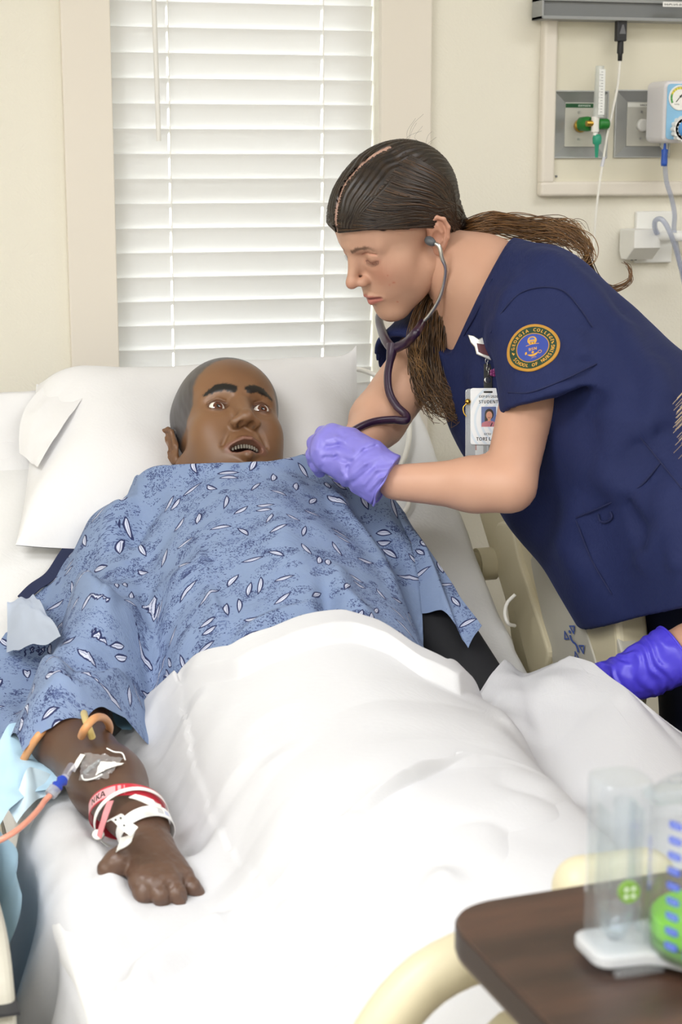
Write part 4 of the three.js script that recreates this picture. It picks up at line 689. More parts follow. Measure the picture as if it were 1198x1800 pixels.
  // the near hand: palm up, thumb out, fingers bent
  const H = (u, v, h) => onBed(u, v, h), hb = [
    [capsule(H(256, 1460, 0.044), H(258, 1488, 0.038), 0.0265, 0.023), 0.02],
    [capsule(H(246, 1492, 0.036), H(246, 1550, 0.028), 0.0175, 0.0125), 0.012], [capsule(H(256, 1490, 0.038), H(270, 1554, 0.029), 0.0175, 0.012), 0.012], [capsule(H(266, 1490, 0.038), H(299, 1550, 0.028), 0.0175, 0.012), 0.012], [capsule(H(276, 1492, 0.036), H(322, 1539, 0.026), 0.017, 0.0115), 0.012],
    [capsule(H(236, 1500, 0.04), H(206, 1516, 0.038), 0.018, 0.014), 0.009], [capsule(H(206, 1516, 0.038), H(190, 1528, 0.032), 0.0142, 0.0118), 0.004],
    [capsule(H(246, 1550, 0.028), H(252, 1570, 0.021), 0.0112, 0.0105), 0.002], [capsule(H(252, 1570, 0.021), H(258, 1580, 0.013), 0.0105, 0.0092), 0.0015],
    [capsule(H(270, 1554, 0.028), H(281, 1573, 0.021), 0.011, 0.0103), 0.002], [capsule(H(281, 1573, 0.021), H(286, 1584, 0.013), 0.0103, 0.009), 0.0015],
    [capsule(H(299, 1550, 0.027), H(311, 1570, 0.02), 0.0108, 0.01), 0.002], [capsule(H(311, 1570, 0.02), H(316, 1582, 0.013), 0.01, 0.0088), 0.0015],
    [capsule(H(322, 1539, 0.025), H(338, 1560, 0.018), 0.01, 0.0092), 0.002], [capsule(H(338, 1560, 0.018), H(348, 1570, 0.011), 0.0092, 0.0075), 0.0015],
  ];
  const dents = [H(262, 1558, 0.041), H(289, 1558, 0.039), H(314, 1549, 0.037)].map((p) => ellipsoid(p, v3(0.005, 0.006, 0.004))), cre = [[H(222, 1520, 0.075), H(240, 1532, 0.072)], [H(243, 1552, 0.062), H(295, 1508, 0.075)], [H(222, 1534, 0.068), H(236, 1536, 0.066)], [H(280, 1540, 0.062), H(312, 1528, 0.058)]].map(([a, b]) => capsule(a, b, 0.0018, 0.001));
  const gaps = [[H(262, 1562, 0.04), H(270, 1592, 0.016)], [H(289, 1562, 0.038), H(300, 1592, 0.014)], [H(314, 1553, 0.036), H(331, 1584, 0.012)]].map(([a, b]) => capsule(a, b, 0.0014, 0.002)), huf = union(hb), hfield = (x, y, z) => { let d = huf(x, y, z) + 0.0007 * fbm(x * 160, y * 160, z * 160, 2); for (const e of dents) d = smax(d, -e(x, y, z), 0.004); for (const e of cre) d = smax(d, -e(x, y, z), 0.003); for (const e of gaps) d = smax(d, -e(x, y, z), 0.0045); return d; };
  const hc = H(265, 1530, 0.04), handGeo = mesher(hfield, hc.clone().add(v3(-0.09, -0.06, -0.11)), hc.clone().add(v3(0.09, 0.06, 0.1)), 0.0021, (x, y, z) => mixc(skin(x, y, z), lin('#6a5040'), 0.25));
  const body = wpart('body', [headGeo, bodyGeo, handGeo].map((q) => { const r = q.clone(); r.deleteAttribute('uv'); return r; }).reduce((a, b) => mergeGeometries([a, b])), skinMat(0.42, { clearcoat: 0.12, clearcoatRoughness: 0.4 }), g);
  // eyes, teeth
  const white = mat(0xf4efe6, 0.12, { clearcoat: 1, clearcoatRoughness: 0.05 });
  for (const s of [-1, 1]) {
    const c = v3(s * 0.0315, 0.0002, 0.0665), gaze = v3(0.02, -0.12, 1).normalize();
    const e = wpart('eye', new THREE.SphereGeometry(0.0126, 32, 24).translate(c.x, c.y, c.z).applyMatrix4(T), white, g);
    const disc = (r, z, m, n) => { const q = new THREE.SphereGeometry(z, 24, 12, 0, 2 * Math.PI, 0, Math.asin(r / z)).rotateX(Math.PI / 2); q.applyQuaternion(new THREE.Quaternion().setFromUnitVectors(v3(0, 0, 1), gaze)).translate(c.x, c.y, c.z).applyMatrix4(T); const h = part(n, q, m, e); h.applyMatrix4(g.matrixWorld.clone().multiply(e.matrix).invert()); return h; };
    g.updateMatrixWorld(true); disc(0.0068, 0.01275, mat(0x5a2f1c, 0.08, { clearcoat: 1 }), 'iris'); disc(0.0026, 0.0129, mat(0x0a0605, 0.05, { clearcoat: 1 }), 'pupil');
  }
  const my = hf.mouthY, tg = []; for (let i = -5; i < 5; i++) { const t = (i + 0.5) / 5, x = t * 0.0185; tg.push(box(0.0031, 0.0062, 0.003, 0, 0, 0, 0.001).rotateY(t * 0.6).translate(x, my + 0.003 - 0.002 * t * t, 0.0812 - 0.0055 * t * t)); }
  wpart('teeth', tg.map((q) => q.applyMatrix4(T)), mat(0x857f74, 0.25), g, 'row of upper teeth');
}
// ---------------------------------------------------------------- the gown on the mannequin
{
  const print = canvasTexture(2048, 2048, (x, W) => {
    x.fillStyle = '#7d90b1'; x.fillRect(0, 0, W, W);
    const wrap = (X, Y, r, f) => { for (const dx of [-W, 0, W]) for (const dy of [-W, 0, W]) if (X + dx > -r && X + dx < W + r && Y + dy > -r && Y + dy < W + r) { x.save(); x.translate(X + dx, Y + dy); f(); x.restore(); } };
    for (let i = 0; i < 900; i++) { const X = rnd() * W, Y = rnd() * W, r = rr(10, 60); x.globalAlpha = 0.05; wrap(X, Y, r, () => { x.fillStyle = i % 2 ? '#8fa1c1' : '#6c82a6'; x.beginPath(); x.arc(0, 0, r, 0, 7); x.fill(); }); }
    x.globalAlpha = 1;
    for (let i = 0; i < 520; i++) { // clusters of short dark ticks
      const X = rnd() * W, Y = rnd() * W, R = rr(30, 95), n = 34 + rnd() * 44; x.strokeStyle = x.fillStyle = i % 3 ? '#2c3760' : '#46557f';
      for (let k = 0; k < n; k++) { const a = rnd() * 6.3, q = R * Math.sqrt(rnd()), px = X + q * Math.cos(a), py = Y + q * Math.sin(a) * 0.7, l = rr(3, 13), t = rnd() < 0.5 ? rr(-0.3, 0.3) : rr(0.9, 1.5); wrap(px, py, 20, () => { x.rotate(t); x.globalAlpha = rr(0.6, 1); x.fillRect(-l / 2, -1.3, l, rr(2.2, 4.6)); }); }
    }
    x.globalAlpha = 1;
    const leaf = (L, w, bend) => { // dark outlined leaf with a pale inside and a dark flank
      const path = (k, ox) => { x.beginPath(); x.moveTo(-L, 0); x.bezierCurveTo(-L * 0.4, -w * k + bend + ox, L * 0.3, -w * k + bend + ox, L, 0); x.bezierCurveTo(L * 0.3, w * k + bend + ox, -L * 0.4, w * k + bend + ox, -L, 0); x.closePath(); };
      path(1.15, 0); x.fillStyle = '#232c55'; x.fill(); path(0.72, w * 0.16); x.fillStyle = '#c6cbdd'; x.fill(); x.strokeStyle = '#6d7692'; x.lineWidth = 3; x.beginPath(); x.moveTo(-L * 0.7, bend * 0.6); x.lineTo(L * 0.75, bend * 0.6); x.stroke();
      x.strokeStyle = '#232c55'; x.lineWidth = 7; path(1, 0); x.stroke();
    };
    const put = []; let guard = 0;
    while (put.length < 100 && guard++ < 6000) { const X = rnd() * W, Y = rnd() * W; if (put.some(([a, b]) => { let dx = Math.abs(a - X), dy = Math.abs(b - Y); dx = Math.min(dx, W - dx); dy = Math.min(dy, W - dy); return dx * dx + dy * dy < 146 * 146; })) continue; put.push([X, Y]); const an = rnd() < 0.6 ? rr(0.7, 2.4) : rr(-0.6, 0.6), L = rr(48, 70), w = rr(17, 26), b = rr(-12, 12), twin = rnd() < 0.14; wrap(X, Y, 110, () => { x.rotate(an); leaf(L, w, b); if (twin) { x.translate(12, 58); leaf(L * 0.9, w, -b); } }); }
  }, 1);
  print.wrapS = print.wrapT = THREE.RepeatWrapping; print.repeat.set(1 / 0.46, 1 / 0.46);
  M.gown = new THREE.MeshPhysicalMaterial({ map: print, roughness: 0.9, bumpMap: weave, bumpScale: 0.0006 });
  M.navy = mat(0x1e2748, 0.75); M.lining = mat(0xb4bfd2, 0.85);
  const Hg = (q, s) => bodyY(q, s) + 0.012;
  const cr = creases([
    [[[300, 1105], [230, 1140], [165, 1165], [110, 1150]], -0.013, 0.016], [[[310, 1060], [200, 1110], [100, 1110]], 0.014, 0.016], [[[380, 1010], [280, 1060], [170, 1095], [90, 1095]], 0.008, 0.016],
    [[[250, 1215], [200, 1195], [120, 1215], [20, 1250]], 0.012, 0.014], [[[280, 1190], [200, 1215], [90, 1240]], -0.008, 0.012], [[[270, 1235], [160, 1240], [40, 1300]], 0.008, 0.014],
    [[[240, 870], [180, 960], [110, 1040]], 0.010, 0.02], [[[300, 850], [255, 900], [225, 960]], -0.012, 0.014], [[[330, 900], [200, 1010], [110, 1075]], -0.006, 0.016],
    [[[340, 950], [365, 1040], [395, 1150]], 0.004, 0.006], [[[420, 900], [430, 1000], [470, 1080]], -0.004, 0.02], [[[480, 860], [500, 960], [560, 1060]], 0.005, 0.02],
    [[[575, 850], [620, 930], [680, 1010], [715, 1080]], 0.012, 0.014], [[[610, 850], [660, 930], [720, 1010]], -0.009, 0.012], [[[640, 850], [710, 930], [760, 1010]], 0.008, 0.016],
    [[[572, 1030], [580, 1075], [610, 1105]], -0.012, 0.012], [[[560, 1025], [545, 1075], [480, 1090], [400, 1140]], 0.005, 0.008], [[[590, 990], [600, 1050], [660, 1110]], 0.009, 0.014], [[[330, 1060], [370, 1110], [300, 1190]], 0.007, 0.018], [[[290, 1130], [310, 1180], [260, 1210]], 0.007, 0.014],
  ], Hg);
  const wr = (q, s) => 0.004 * fbm(q * 10, s * 10, 3, 3) + 0.003 * Math.abs(fbm(q * 16 + s * 7, s * 15, 8, 2));
  const neckRoll = (a, b) => 0.012 * Math.exp(-((b - 0.02) ** 2) / 0.0006);
  const gown = thing('gown_holder', '', null); scene.remove(gown); used.gown_holder = -1;
  const G = new THREE.Group(); G.name = 'hospital_gown'; MQ.group.add(G); G.userData.label = 'blue hospital gown printed with small leaves';
  const nose = [[176, 872], [205, 862], [245, 845], [300, 827], [360, 824], [420, 823], [470, 820], [515, 811], [555, 798], [600, 818], [645, 852], [700, 895]];
  wpart('gown_front', clothPatch(190, 150, nose, [[700, 895], [724, 960], [738, 1030], [742, 1085], [756, 1170]], [[-40, 1300], [0, 1330], [40, 1322], [90, 1280], [150, 1268], [220, 1262], [300, 1262], [420, 1225], [600, 1205], [756, 1170]], [[176, 872], [140, 945], [90, 1018], [40, 1062], [62, 1086], [10, 1112], [-40, 1180], [-60, 1250], [-40, 1300]], Hg,
    (q, s, a, b, e) => e * (1.8 * cr(q, s) + 1.7 * wr(q, s)) + neckRoll(a, b)), M.gown, G);
  wpart('sleeve', clothPatch(60, 60, [[690, 885], [712, 912], [745, 960]], [[745, 960], [780, 1020], [812, 1080], [846, 1134]], [[741, 1085], [775, 1105], [800, 1140], [822, 1174], [846, 1134]], [[690, 885], [722, 960], [736, 1030], [741, 1085]], Hg,
    (q, s, a, b, e) => 0.006 + wr(q, s) + 0.016 * ss(0, 0.4, b) * Math.sin(a * 5) * (1 - a) + 0.02 * b * ss(0, 0.5, a)), M.gown, G);
  // navy trim with a snap along the open shoulder, and the turned-back lining
  const tr = [[180, 868], [165, 892], [142, 940], [112, 985], [88, 1020], [60, 1040], [40, 1060]].map(([u, v]) => cast(u, v, Hg).add(v3(0, 0.006, 0)));
  wpart('shoulder_trim', band(tr, tr.map(() => v3(0.05, 0.85, 0.5)), 0.017, 0.002, 50), M.navy, G, 'navy blue trim of the open shoulder seam');
  { const p = cast(141, 935, Hg).add(v3(0, 0.009, 0)); wpart('snap', lathe([[0, 0.002], [0.0035, 0.002], [0.0045, 0], [0, 0]], 16).rotateX(0.5).translate(p.x, p.y, p.z), mat(0xcfcfe2, 0.3), G, 'pale snap fastener'); }
  { const K = [[14, 1096, 0.03], [60, 1080, 0.03], [108, 1146, 0.02], [12, 1160, 0.012]].map(([u, v, l]) => cast(u, v, Hg).add(v3(0, l, 0)));
    wpart('turned_lining', gridGeo(24, 24, (a, b) => { const p = K[0].clone().lerp(K[1], a).lerp(K[3].clone().lerp(K[2], a), b); return p.add(v3(0, 0.012 * Math.sin(Math.PI * a) * Math.sin(Math.PI * b) + 0.006 * fbm(a * 4, b * 4, 3, 2), 0.008 * Math.sin(Math.PI * b))); }, (a, b) => [a * 0.07, b * 0.06]), M.lining, G, 'pale reverse side of the cloth, turned back'); }
}
{ // pressure cuff on the far arm, with its two hoses
  const c = thing('pressure_cuff', 'black blood pressure cuff around the mannequin\'s left arm below the gown sleeve', 'cuff', MQ.lelb);
  const a = MQ.sh.clone().lerp(MQ.lelb, 0.45), b = MQ.lelb.clone().lerp(LWR, 0.25);
  wpart('sleeve', tube([a, a.clone().lerp(b, 0.5), b], (t) => 0.05 - 0.004 * t, 16, 28), mat(0x15161a, 0.8), c);
  const q = (u, v, h) => onBed(u, v, h);
  wpart('hose', tube([q(775, 1172, 0.07), q(790, 1166, 0.09), q(800, 1160, 0.08), q(790, 1182, 0.05)], 0.004, 20, 10), M.cord, c, 'white rubber hose');
  wpart('hose', tube([q(812, 1168, 0.09), q(815, 1185, 0.06), q(822, 1206, 0.03)], 0.0045, 20, 10), M.cord, c, 'white rubber hose');
}
{ // orange tubes in the near arm
  const q = (u, v, h) => onBed(u, v, h), o = mat(0xd79a66, 0.4), y = mat(0xd9c27a, 0.4);
  const t = thing('arm_tubing', 'orange and yellow rubber tubes looping out of a slot in the mannequin\'s near forearm', 'tube', onBed(150, 1290, 0.11));
  wpart('orange_tube', tube([q(143, 1294, 0.108), q(150, 1280, 0.125), q(163, 1265, 0.132), q(182, 1262, 0.12), q(192, 1275, 0.1), q(190, 1292, 0.075), q(184, 1302, 0.06)], 0.0046, 50, 12), o, t);
  wpart('yellow_tube', tube([q(162, 1296, 0.105), q(156, 1280, 0.118), q(150, 1264, 0.118), q(146, 1248, 0.1)], 0.0042, 30, 12), y, t);
  wpart('orange_tube', tube([q(80, 1280, 0.09), q(68, 1293, 0.085), q(54, 1313, 0.07), q(38, 1342, 0.045)], 0.0048, 30, 12), o, t);
}
// ---------------------------------------------------------------- the nurse leaning over the bed
const ST = {};
{
  const foot = v3(1.12, 0, 0.98), g = tag(new THREE.Group(), 'young woman in navy scrubs and a ponytail leaning over the bed, listening through a stethoscope', 'person'); g.name = numbered('person'); scene.add(g);
  g.position.copy(foot); ST.group = g;
  // head
  const S = 0.96, fwd = camAxis(-0.745, -0.578, 0.333), rot = basisOf(fwd, camAxis(-0.366, 0.771, 0.521)), T = new THREE.Matrix4().makeScale(S, S, S).premultiply(rot); T.setPosition(at(696, 402, 2.5)); ST.T = T;
  const L = (x, y, z) => v3(x, y, z).applyMatrix4(T);
  const skin = lin('#c5987f'), rosy = lin('#c5836c'), pale = lin('#cfa78f'), lip = lin('#b56a62'), brow = lin('#5b4233'), lash = lin('#33241d');
  const hf = headField({ jaw: 0.96, neck: 0.05, nose: 0.0035, lips: 0.95, chin: 0.0, fold: 0, socket: 0.001, ala: 0.0056, nostril: 0.55, noseWide: 0.92, flat: 0.003 });
  const color = (x, y, z) => {
    let c = mixc(skin, pale, clamp(0.4 + 0.5 * fbm(x * 26, y * 26, z * 26, 2), 0, 1)); const a = Math.abs(x);
    c = mixc(c, rosy, 0.45 * Math.exp(-((a - 0.04) ** 2 + (y + 0.028) ** 2) / 0.0005) * ss(0.02, 0.05, z) + 0.4 * Math.exp(-((x) ** 2 + (y + 0.033) ** 2) / 0.00012) * ss(0.08, 0.1, z) + (a > 0.071 ? 0.35 : 0));
    if (z > 0.04) {
      const b = arcD(a, y, [[0.011, 0.0165], [0.024, 0.0215], [0.04, 0.021], [0.049, 0.014]]); c = mixc(c, brow, ss(0.0042, 0.0012, b + 0.001 * noise3(x * 600, y * 300, 2)) * 0.85 * ss(0.052, 0.035, a));
      const e = arcD(a, y, [[0.02, -0.0052], [0.0315, -0.0082], [0.0435, -0.005]]); c = mixc(c, lash, ss(0.0019, 0.0008, e) * 0.9); c = mixc(c, rosy, ss(0.006, 0.002, e) * 0.3);
      const cr = arcD(a, y, [[0.02, 0.0075], [0.0315, 0.0105], [0.044, 0.006]]); c = mixc(c, rosy, ss(0.003, 0.001, cr) * 0.5);
      const m = Math.max(a / 0.0245, Math.abs(y - hf.mouthY + 0.001) / (0.0105 - 0.28 * a)); if (z > 0.07) c = mixc(c, lip, ss(1.1, 0.85, m) * 0.85); if (z > 0.07) c = mixc(c, lin('#7d4440'), 0.75 * ss(0.0024, 0.0006, Math.abs(y - hf.mouthY)) * ss(0.025, 0.021, a));
      c = mixc(c, lin('#8d5a48'), 0.5 * ss(0.0034, 0.0018, len3(a - 0.007, (y + 0.0435) * 1.2, (z - 0.099) * 0.6)));
      for (const [sx, sy, r] of [[0.045, -0.048, 0.0011], [0.05, -0.03, 0.001], [0.052, -0.045, 0.0016], [0.038, -0.083, 0.001]]) c = mixc(c, lin('#b8604e'), ss(r * 1.6, r * 0.5, Math.hypot(x - sx, y - sy)) * 0.7);
    }
    return c;
  };
  const headGeo = mesher(hf, v3(-0.1, -0.17, -0.125), v3(0.1, 0.13, 0.125), 0.0021, color).applyMatrix4(T);
  // joints
  const hb = L(0, -0.06, -0.03), nb = at(850, 492, 2.5), shL = at(962, 545, 2.37), shR = at(772, 590, 2.62), elL = at(894, 853, 2.27), wrL = at(694, 848, 2.31), elR = at(664, 738, 2.5), wrR = at(622, 796, 2.40);
  const latL = camAxis(0.485, 0.14, 0.86).normalize(), hip = at(1225, 1000, 2.34);
  ST.wrL = wrL; ST.elL = elL;
  const hipL = v3(foot.x - 0.02, 0.9, foot.z + 0.1), hipR = v3(foot.x + 0.02, 0.9, foot.z - 0.08), knL = v3(foot.x, 0.48, foot.z + 0.11), knR = v3(foot.x + 0.03, 0.48, foot.z - 0.09), anL = v3(foot.x + 0.05, 0.085, foot.z + 0.12), anR = v3(foot.x + 0.08, 0.085, foot.z - 0.1);
  const mid = at(985, 690, 2.48), low = at(1092, 808, 2.4);
  const two = (a, b, ra, rb, off0, off1, k) => [-1, 1].map((s) => [capsule(a.clone().addScaledVector(latL, s * off0), b.clone().addScaledVector(latL, s * off1), ra, rb), k]);
  const ch = at(900, 575, 2.5);
  const bones = [
    [capsule(hb, nb, 0.047, 0.053), 0.02], [capsule(nb, ch, 0.06, 0.075), 0.04], ...two(ch, mid, 0.075, 0.085, 0.07, 0.06, 0.04), ...two(mid, low, 0.085, 0.08, 0.06, 0.055, 0.04), ...two(low, hip, 0.08, 0.09, 0.055, 0.07, 0.04),
    [capsule(nb.clone().lerp(shL, 0.3), shL, 0.045, 0.05), 0.03], [capsule(nb.clone().lerp(shR, 0.3), shR, 0.045, 0.048), 0.03],
    [capsule(shL, elL, 0.042, 0.035), 0.02], [capsule(elL, elL.clone().lerp(wrL, 0.3), 0.0355, 0.0345), 0.012], [capsule(elL.clone().lerp(wrL, 0.3), wrL, 0.0345, 0.0245), 0.02],
    [capsule(shR, elR, 0.046, 0.041), 0.02], [capsule(elR, wrR, 0.039, 0.026), 0.015],
    [capsule(hipL, knL, 0.085, 0.055), 0.05], [capsule(hipR, knR, 0.085, 0.055), 0.05], [capsule(knL, anL, 0.055, 0.036), 0.02], [capsule(knR, anR, 0.055, 0.036), 0.02], [capsule(anL.clone().add(v3(0.03, -0.045, 0)), anL.clone().add(v3(-0.15, -0.055, 0.02)), 0.034, 0.028), 0.02], [capsule(anR.clone().add(v3(0.03, -0.045, 0)), anR.clone().add(v3(-0.15, -0.055, 0.02)), 0.034, 0.028), 0.02],
  ];
  const bf = union(bones);
  const moles = [[941, 744, 2.2], [888, 690, 2.2]].map(([u, v]) => at(u, v, 2.24));
  const bodyGeo = mesher(bf, v3(0.45, 0, 0.42), v3(1.35, 1.62, 1.4), 0.0085, (x, y, z) => mixc(mixc(skin, pale, clamp(0.5 + 0.5 * fbm(x * 18, y * 18, z * 18, 3), 0, 1)), rosy, 0.12 * clamp(fbm(x * 9, y * 9, z * 9, 2) + 0.5, 0, 1)));
  wpart('body', [headGeo, bodyGeo].map((q) => { const r = q.clone(); r.deleteAttribute('uv'); return r; }).reduce((a, b) => mergeGeometries([a, b])), skinMat(0.5, { sheen: 0.15 }), g);
  // ---- scrub top: inflated torso and sleeves, opened at the neck, the sleeves and the hem
  M.scrubs = mat(0x0c1b4c, 0.82, { bumpMap: weave, bumpScale: 0.0005, sheen: 0.25, sheenRoughness: 0.5, sheenColor: new THREE.Color(0x2f5ac0) });
  const hemL = at(972, 688, 2.3), hemR = at(708, 640, 2.58), dirL = hemL.clone().sub(at(945, 560, 2.37)).normalize(), dirR = elR.clone().sub(shR).normalize();
  const back = camAxis(0.6, 0.75, -0.1).normalize();
  const tb = [
    [capsule(nb.clone().addScaledVector(back, -0.005), ch, 0.068, 0.092), 0.05], ...two(ch, mid, 0.094, 0.118, 0.075, 0.07, 0.05), ...two(mid, low, 0.118, 0.135, 0.07, 0.075, 0.05), ...two(low, at(1235, 970, 2.3), 0.13, 0.14, 0.075, 0.08, 0.05), ...two(at(1235, 970, 2.3), at(1325, 1110, 2.25), 0.14, 0.14, 0.08, 0.08, 0.05),
    [capsule(nb.clone().lerp(shL, 0.35), shL.clone().addScaledVector(back, 0.004), 0.062, 0.068), 0.05], [capsule(nb.clone().lerp(shR, 0.35), shR, 0.06, 0.06), 0.05],
  ];
  const slL = union([[capsule(at(948, 560, 2.37), at(1000, 740, 2.29), 0.064, 0.07), 0.03], [capsule(at(938, 560, 2.36), at(962, 740, 2.28), 0.06, 0.06), 0.03]]), slR = capsule(shR, hemR.clone().addScaledVector(dirR, 0.06), 0.062, 0.062);
  const tU = union(tb), plane = (p, n) => (x, y, z) => (x - p.x) * n.x + (y - p.y) * n.y + (z - p.z) * n.z;
  const hemNL = camAxis(0.24, -0.95, 0.15).normalize(), cutL = plane(at(975, 706, 2.29), hemNL), cutR = plane(hemR, dirR), hemN = at(1215, 930, 2.5).sub(at(1060, 720, 2.5)).normalize();
  const hemCut = plane(at(1090, 1096, 2.25), camAxis(0.4, -0.915, 0).normalize()), lumbar = plane(at(1130, 560, 2.5), camAxis(0.8, 0.6, 0).normalize());
  const nc = at(828, 488, 2.46), cn = camAxis(-0.885, 0.465, -0.06).normalize(), cp = at(852, 500, 2.42), neckBall = capsule(hb, nc, 0.105, 0.118), neckHole = (x, y, z) => smax(neckBall(x, y, z), -((x - cp.x) * cn.x + (y - cp.y) * cn.y + (z - cp.z) * cn.z), 0.012);
  // creases across the cloth: planes of ridges where it pulls
  const smooth0 = (x, y, z) => smin(smin(tU(x, y, z), smax(slL(x, y, z), cutL(x, y, z), 0.006), 0.014), smax(slR(x, y, z), cutR(x, y, z), 0.006), 0.02), ridge = (list) => list.map(([px, d, h, w]) => ({ p: px.map(([u, v]) => hit(u, v, smooth0)?.p).filter(Boolean), h, w })).filter((k) => k.p.length > 1);
  const R = ridge([
    [[[985, 520], [1045, 590], [1090, 700], [1080, 790]], 2.36, 0.010, 0.020], [[[1010, 505], [1090, 580], [1150, 690], [1150, 760]], 2.38, 0.009, 0.018], [[[1150, 640], [1165, 700], [1140, 760], [1060, 800]], 2.37, 0.012, 0.014], [[[1170, 690], [1150, 760], [1090, 790]], 2.37, -0.010, 0.012],
    [[[1050, 730], [1110, 745], [1190, 735]], 2.36, 0.009, 0.014], [[[1040, 820], [1120, 880], [1190, 890]], 2.38, 0.007, 0.02], [[[1180, 850], [1170, 930], [1120, 1000]], 2.38, 0.008, 0.016], [[[1020, 860], [1000, 960], [1040, 1030]], 2.37, 0.006, 0.03], [[[1100, 860], [1140, 980]], 2.37, -0.006, 0.014], [[[1195, 900], [1190, 1010]], 2.38, 0.008, 0.014],
    [[[930, 440], [1000, 480], [1080, 560]], 2.42, 0.005, 0.02], [[[905, 500], [880, 560], [860, 620]], 2.38, 0.006, 0.014], [[[985, 690], [960, 640], [985, 600]], 2.28, 0.005, 0.016], [[[900, 650], [930, 690], [1000, 680]], 2.28, 0.004, 0.014], [[[1030, 640], [1010, 580]], 2.3, 0.006, 0.016],
    [[[835, 620], [845, 720], [860, 800]], 2.45, 0.006, 0.02],
  ]);
  const segd3 = (x, y, z, a, b) => { const dx = b.x - a.x, dy = b.y - a.y, dz = b.z - a.z, t = clamp(((x - a.x) * dx + (y - a.y) * dy + (z - a.z) * dz) / (dx * dx + dy * dy + dz * dz), 0, 1); return [len3(x - a.x - dx * t, y - a.y - dy * t, z - a.z - dz * t), t]; };
  const wrinkle = (x, y, z) => { let w = 0; for (const { p, h, w: ww } of R) { let b = 1, tt = 0; for (let i = 1; i < p.length; i++) { const [d, t] = segd3(x, y, z, p[i - 1], p[i]); if (d < b) { b = d; tt = (i - 1 + t) / (p.length - 1); } } if (b < 3 * ww) w += 2.1 * h * Math.exp(-b * b / (ww * ww)) * Math.min(1, 4 * tt + 0.2, 4 * (1 - tt) + 0.2); } return w + 0.003 * fbm(x * 14, y * 14, z * 14, 2); };
  const seamArm = (x, y, z) => 0; // the sleeve's own seam is the groove where sleeve and torso join
  const top = (x, y, z) => {
    const t0 = tU(x, y, z); let sl = smax(slL(x, y, z), cutL(x, y, z), 0.006); const in1 = Math.max(slL(x, y, z) + 0.0095, -cutL(x, y, z) - 0.06); sl = smax(sl, -in1, 0.003);
    let sr = smax(slR(x, y, z), cutR(x, y, z), 0.006); sr = smax(sr, -Math.max(slR(x, y, z) + 0.0095, -cutR(x, y, z) - 0.03), 0.003);
    let d = smin(t0, sl, 0.014); d = smin(d, sr, 0.02);
    if (Math.abs(d) < 0.05) d -= wrinkle(x, y, z);
    d = smax(d, lumbar(x, y, z), 0.06);
    d = smax(d, -neckHole(x, y, z), 0.006); d = smax(d, hemCut(x, y, z), 0.006);
    return d;
  };
  const topGeo = mesher(top, v3(0.5, 0.82, 0.4), v3(1.42, 1.6, 1.4), 0.0054, null, { lip: 2 });
  ST.top = top;
  { // uv in metres for the weave
    const p = topGeo.attributes.position, uv = topGeo.attributes.uv; for (let i = 0; i < p.count; i++) uv.setXY(i, p.getX(i) + p.getZ(i), p.getY(i)); }
  const scrub = wpart('scrub_top', topGeo, M.scrubs, g, 'navy blue short-sleeved scrub top');
  const child = (name, geo, m, label) => { g.updateMatrixWorld(true); return wpart(name, geo, m, scrub, label); };
  // seams and pocket edge: thin welts lying on the cloth
  const welt = (px, r, lift = 0.0006) => { const pts = []; for (const [u, v] of px) { const h = hit(u, v, top); if (h) pts.push(h.p.addScaledVector(h.n, lift)); } return pts.length > 2 ? tube(pts, r, pts.length * 8, 6) : null; };
  const seam = mat(0x101a45, 0.8);
  for (const px of [[[862, 585], [885, 545], [915, 515], [955, 505], [990, 512], [1020, 545], [1040, 575]], [[893, 690], [930, 690], [985, 670], [1048, 640]], [[1105, 745], [1150, 800], [1198, 860]], [[1012, 910], [1070, 885], [1125, 855], [1160, 815]], [[1012, 915], [1040, 985], [1075, 1045]], [[880, 440], [865, 490], [840, 545], [815, 590]]]) { const w = welt(px, 0.0012); if (w) child('seam', w, seam); }
  { const w = welt([[1052, 903], [1056, 915], [1068, 917], [1077, 908], [1074, 899]], 0.0016, 0.002); if (w) child('pocket_loop', w, seam); }
  // round embroidered patch on the near sleeve
  const pt = canvasTexture(1024, 1024, (x, W) => {
    const c = W / 2, ring = (r, f) => { x.beginPath(); x.arc(c, c, r, 0, 7); x.fillStyle = f; x.fill(); };
    ring(512, '#b8862f'); ring(470, '#1b3a28'); ring(330, '#b8862f'); ring(312, '#34489a');
    for (let i = 0; i < 260; i++) { x.strokeStyle = i % 2 ? 'rgba(80,55,10,.35)' : 'rgba(250,210,120,.3)'; x.lineWidth = 5; const t = i / 260 * 2 * Math.PI; x.beginPath(); x.moveTo(c + 474 * Math.cos(t), c + 474 * Math.sin(t)); x.lineTo(c + 510 * Math.cos(t + 0.03), c + 510 * Math.sin(t + 0.03)); x.stroke(); }
    x.fillStyle = x.strokeStyle = '#cf9a3a'; x.textAlign = 'center'; x.textBaseline = 'middle';
    const arcText = (s, r, a0, a1, flip, font) => { x.font = font; const n = s.length; for (let i = 0; i < n; i++) { const t = a0 + (a1 - a0) * (i / (n - 1)); x.save(); x.translate(c + r * Math.cos(t), c + r * Math.sin(t)); x.rotate(t + (flip ? -Math.PI / 2 : Math.PI / 2)); x.fillText(s[i], 0, 0); x.restore(); } };
    arcText('GEORGIA COLLEGE', 400, (180 + 12) * DEG, (360 - 12) * DEG - 0.05, false, 'bold 98px sans-serif');
    arcText('SCHOOL OF NURSING', 400, (180 - 24) * DEG, 8 * DEG, true, 'bold 98px sans-serif');
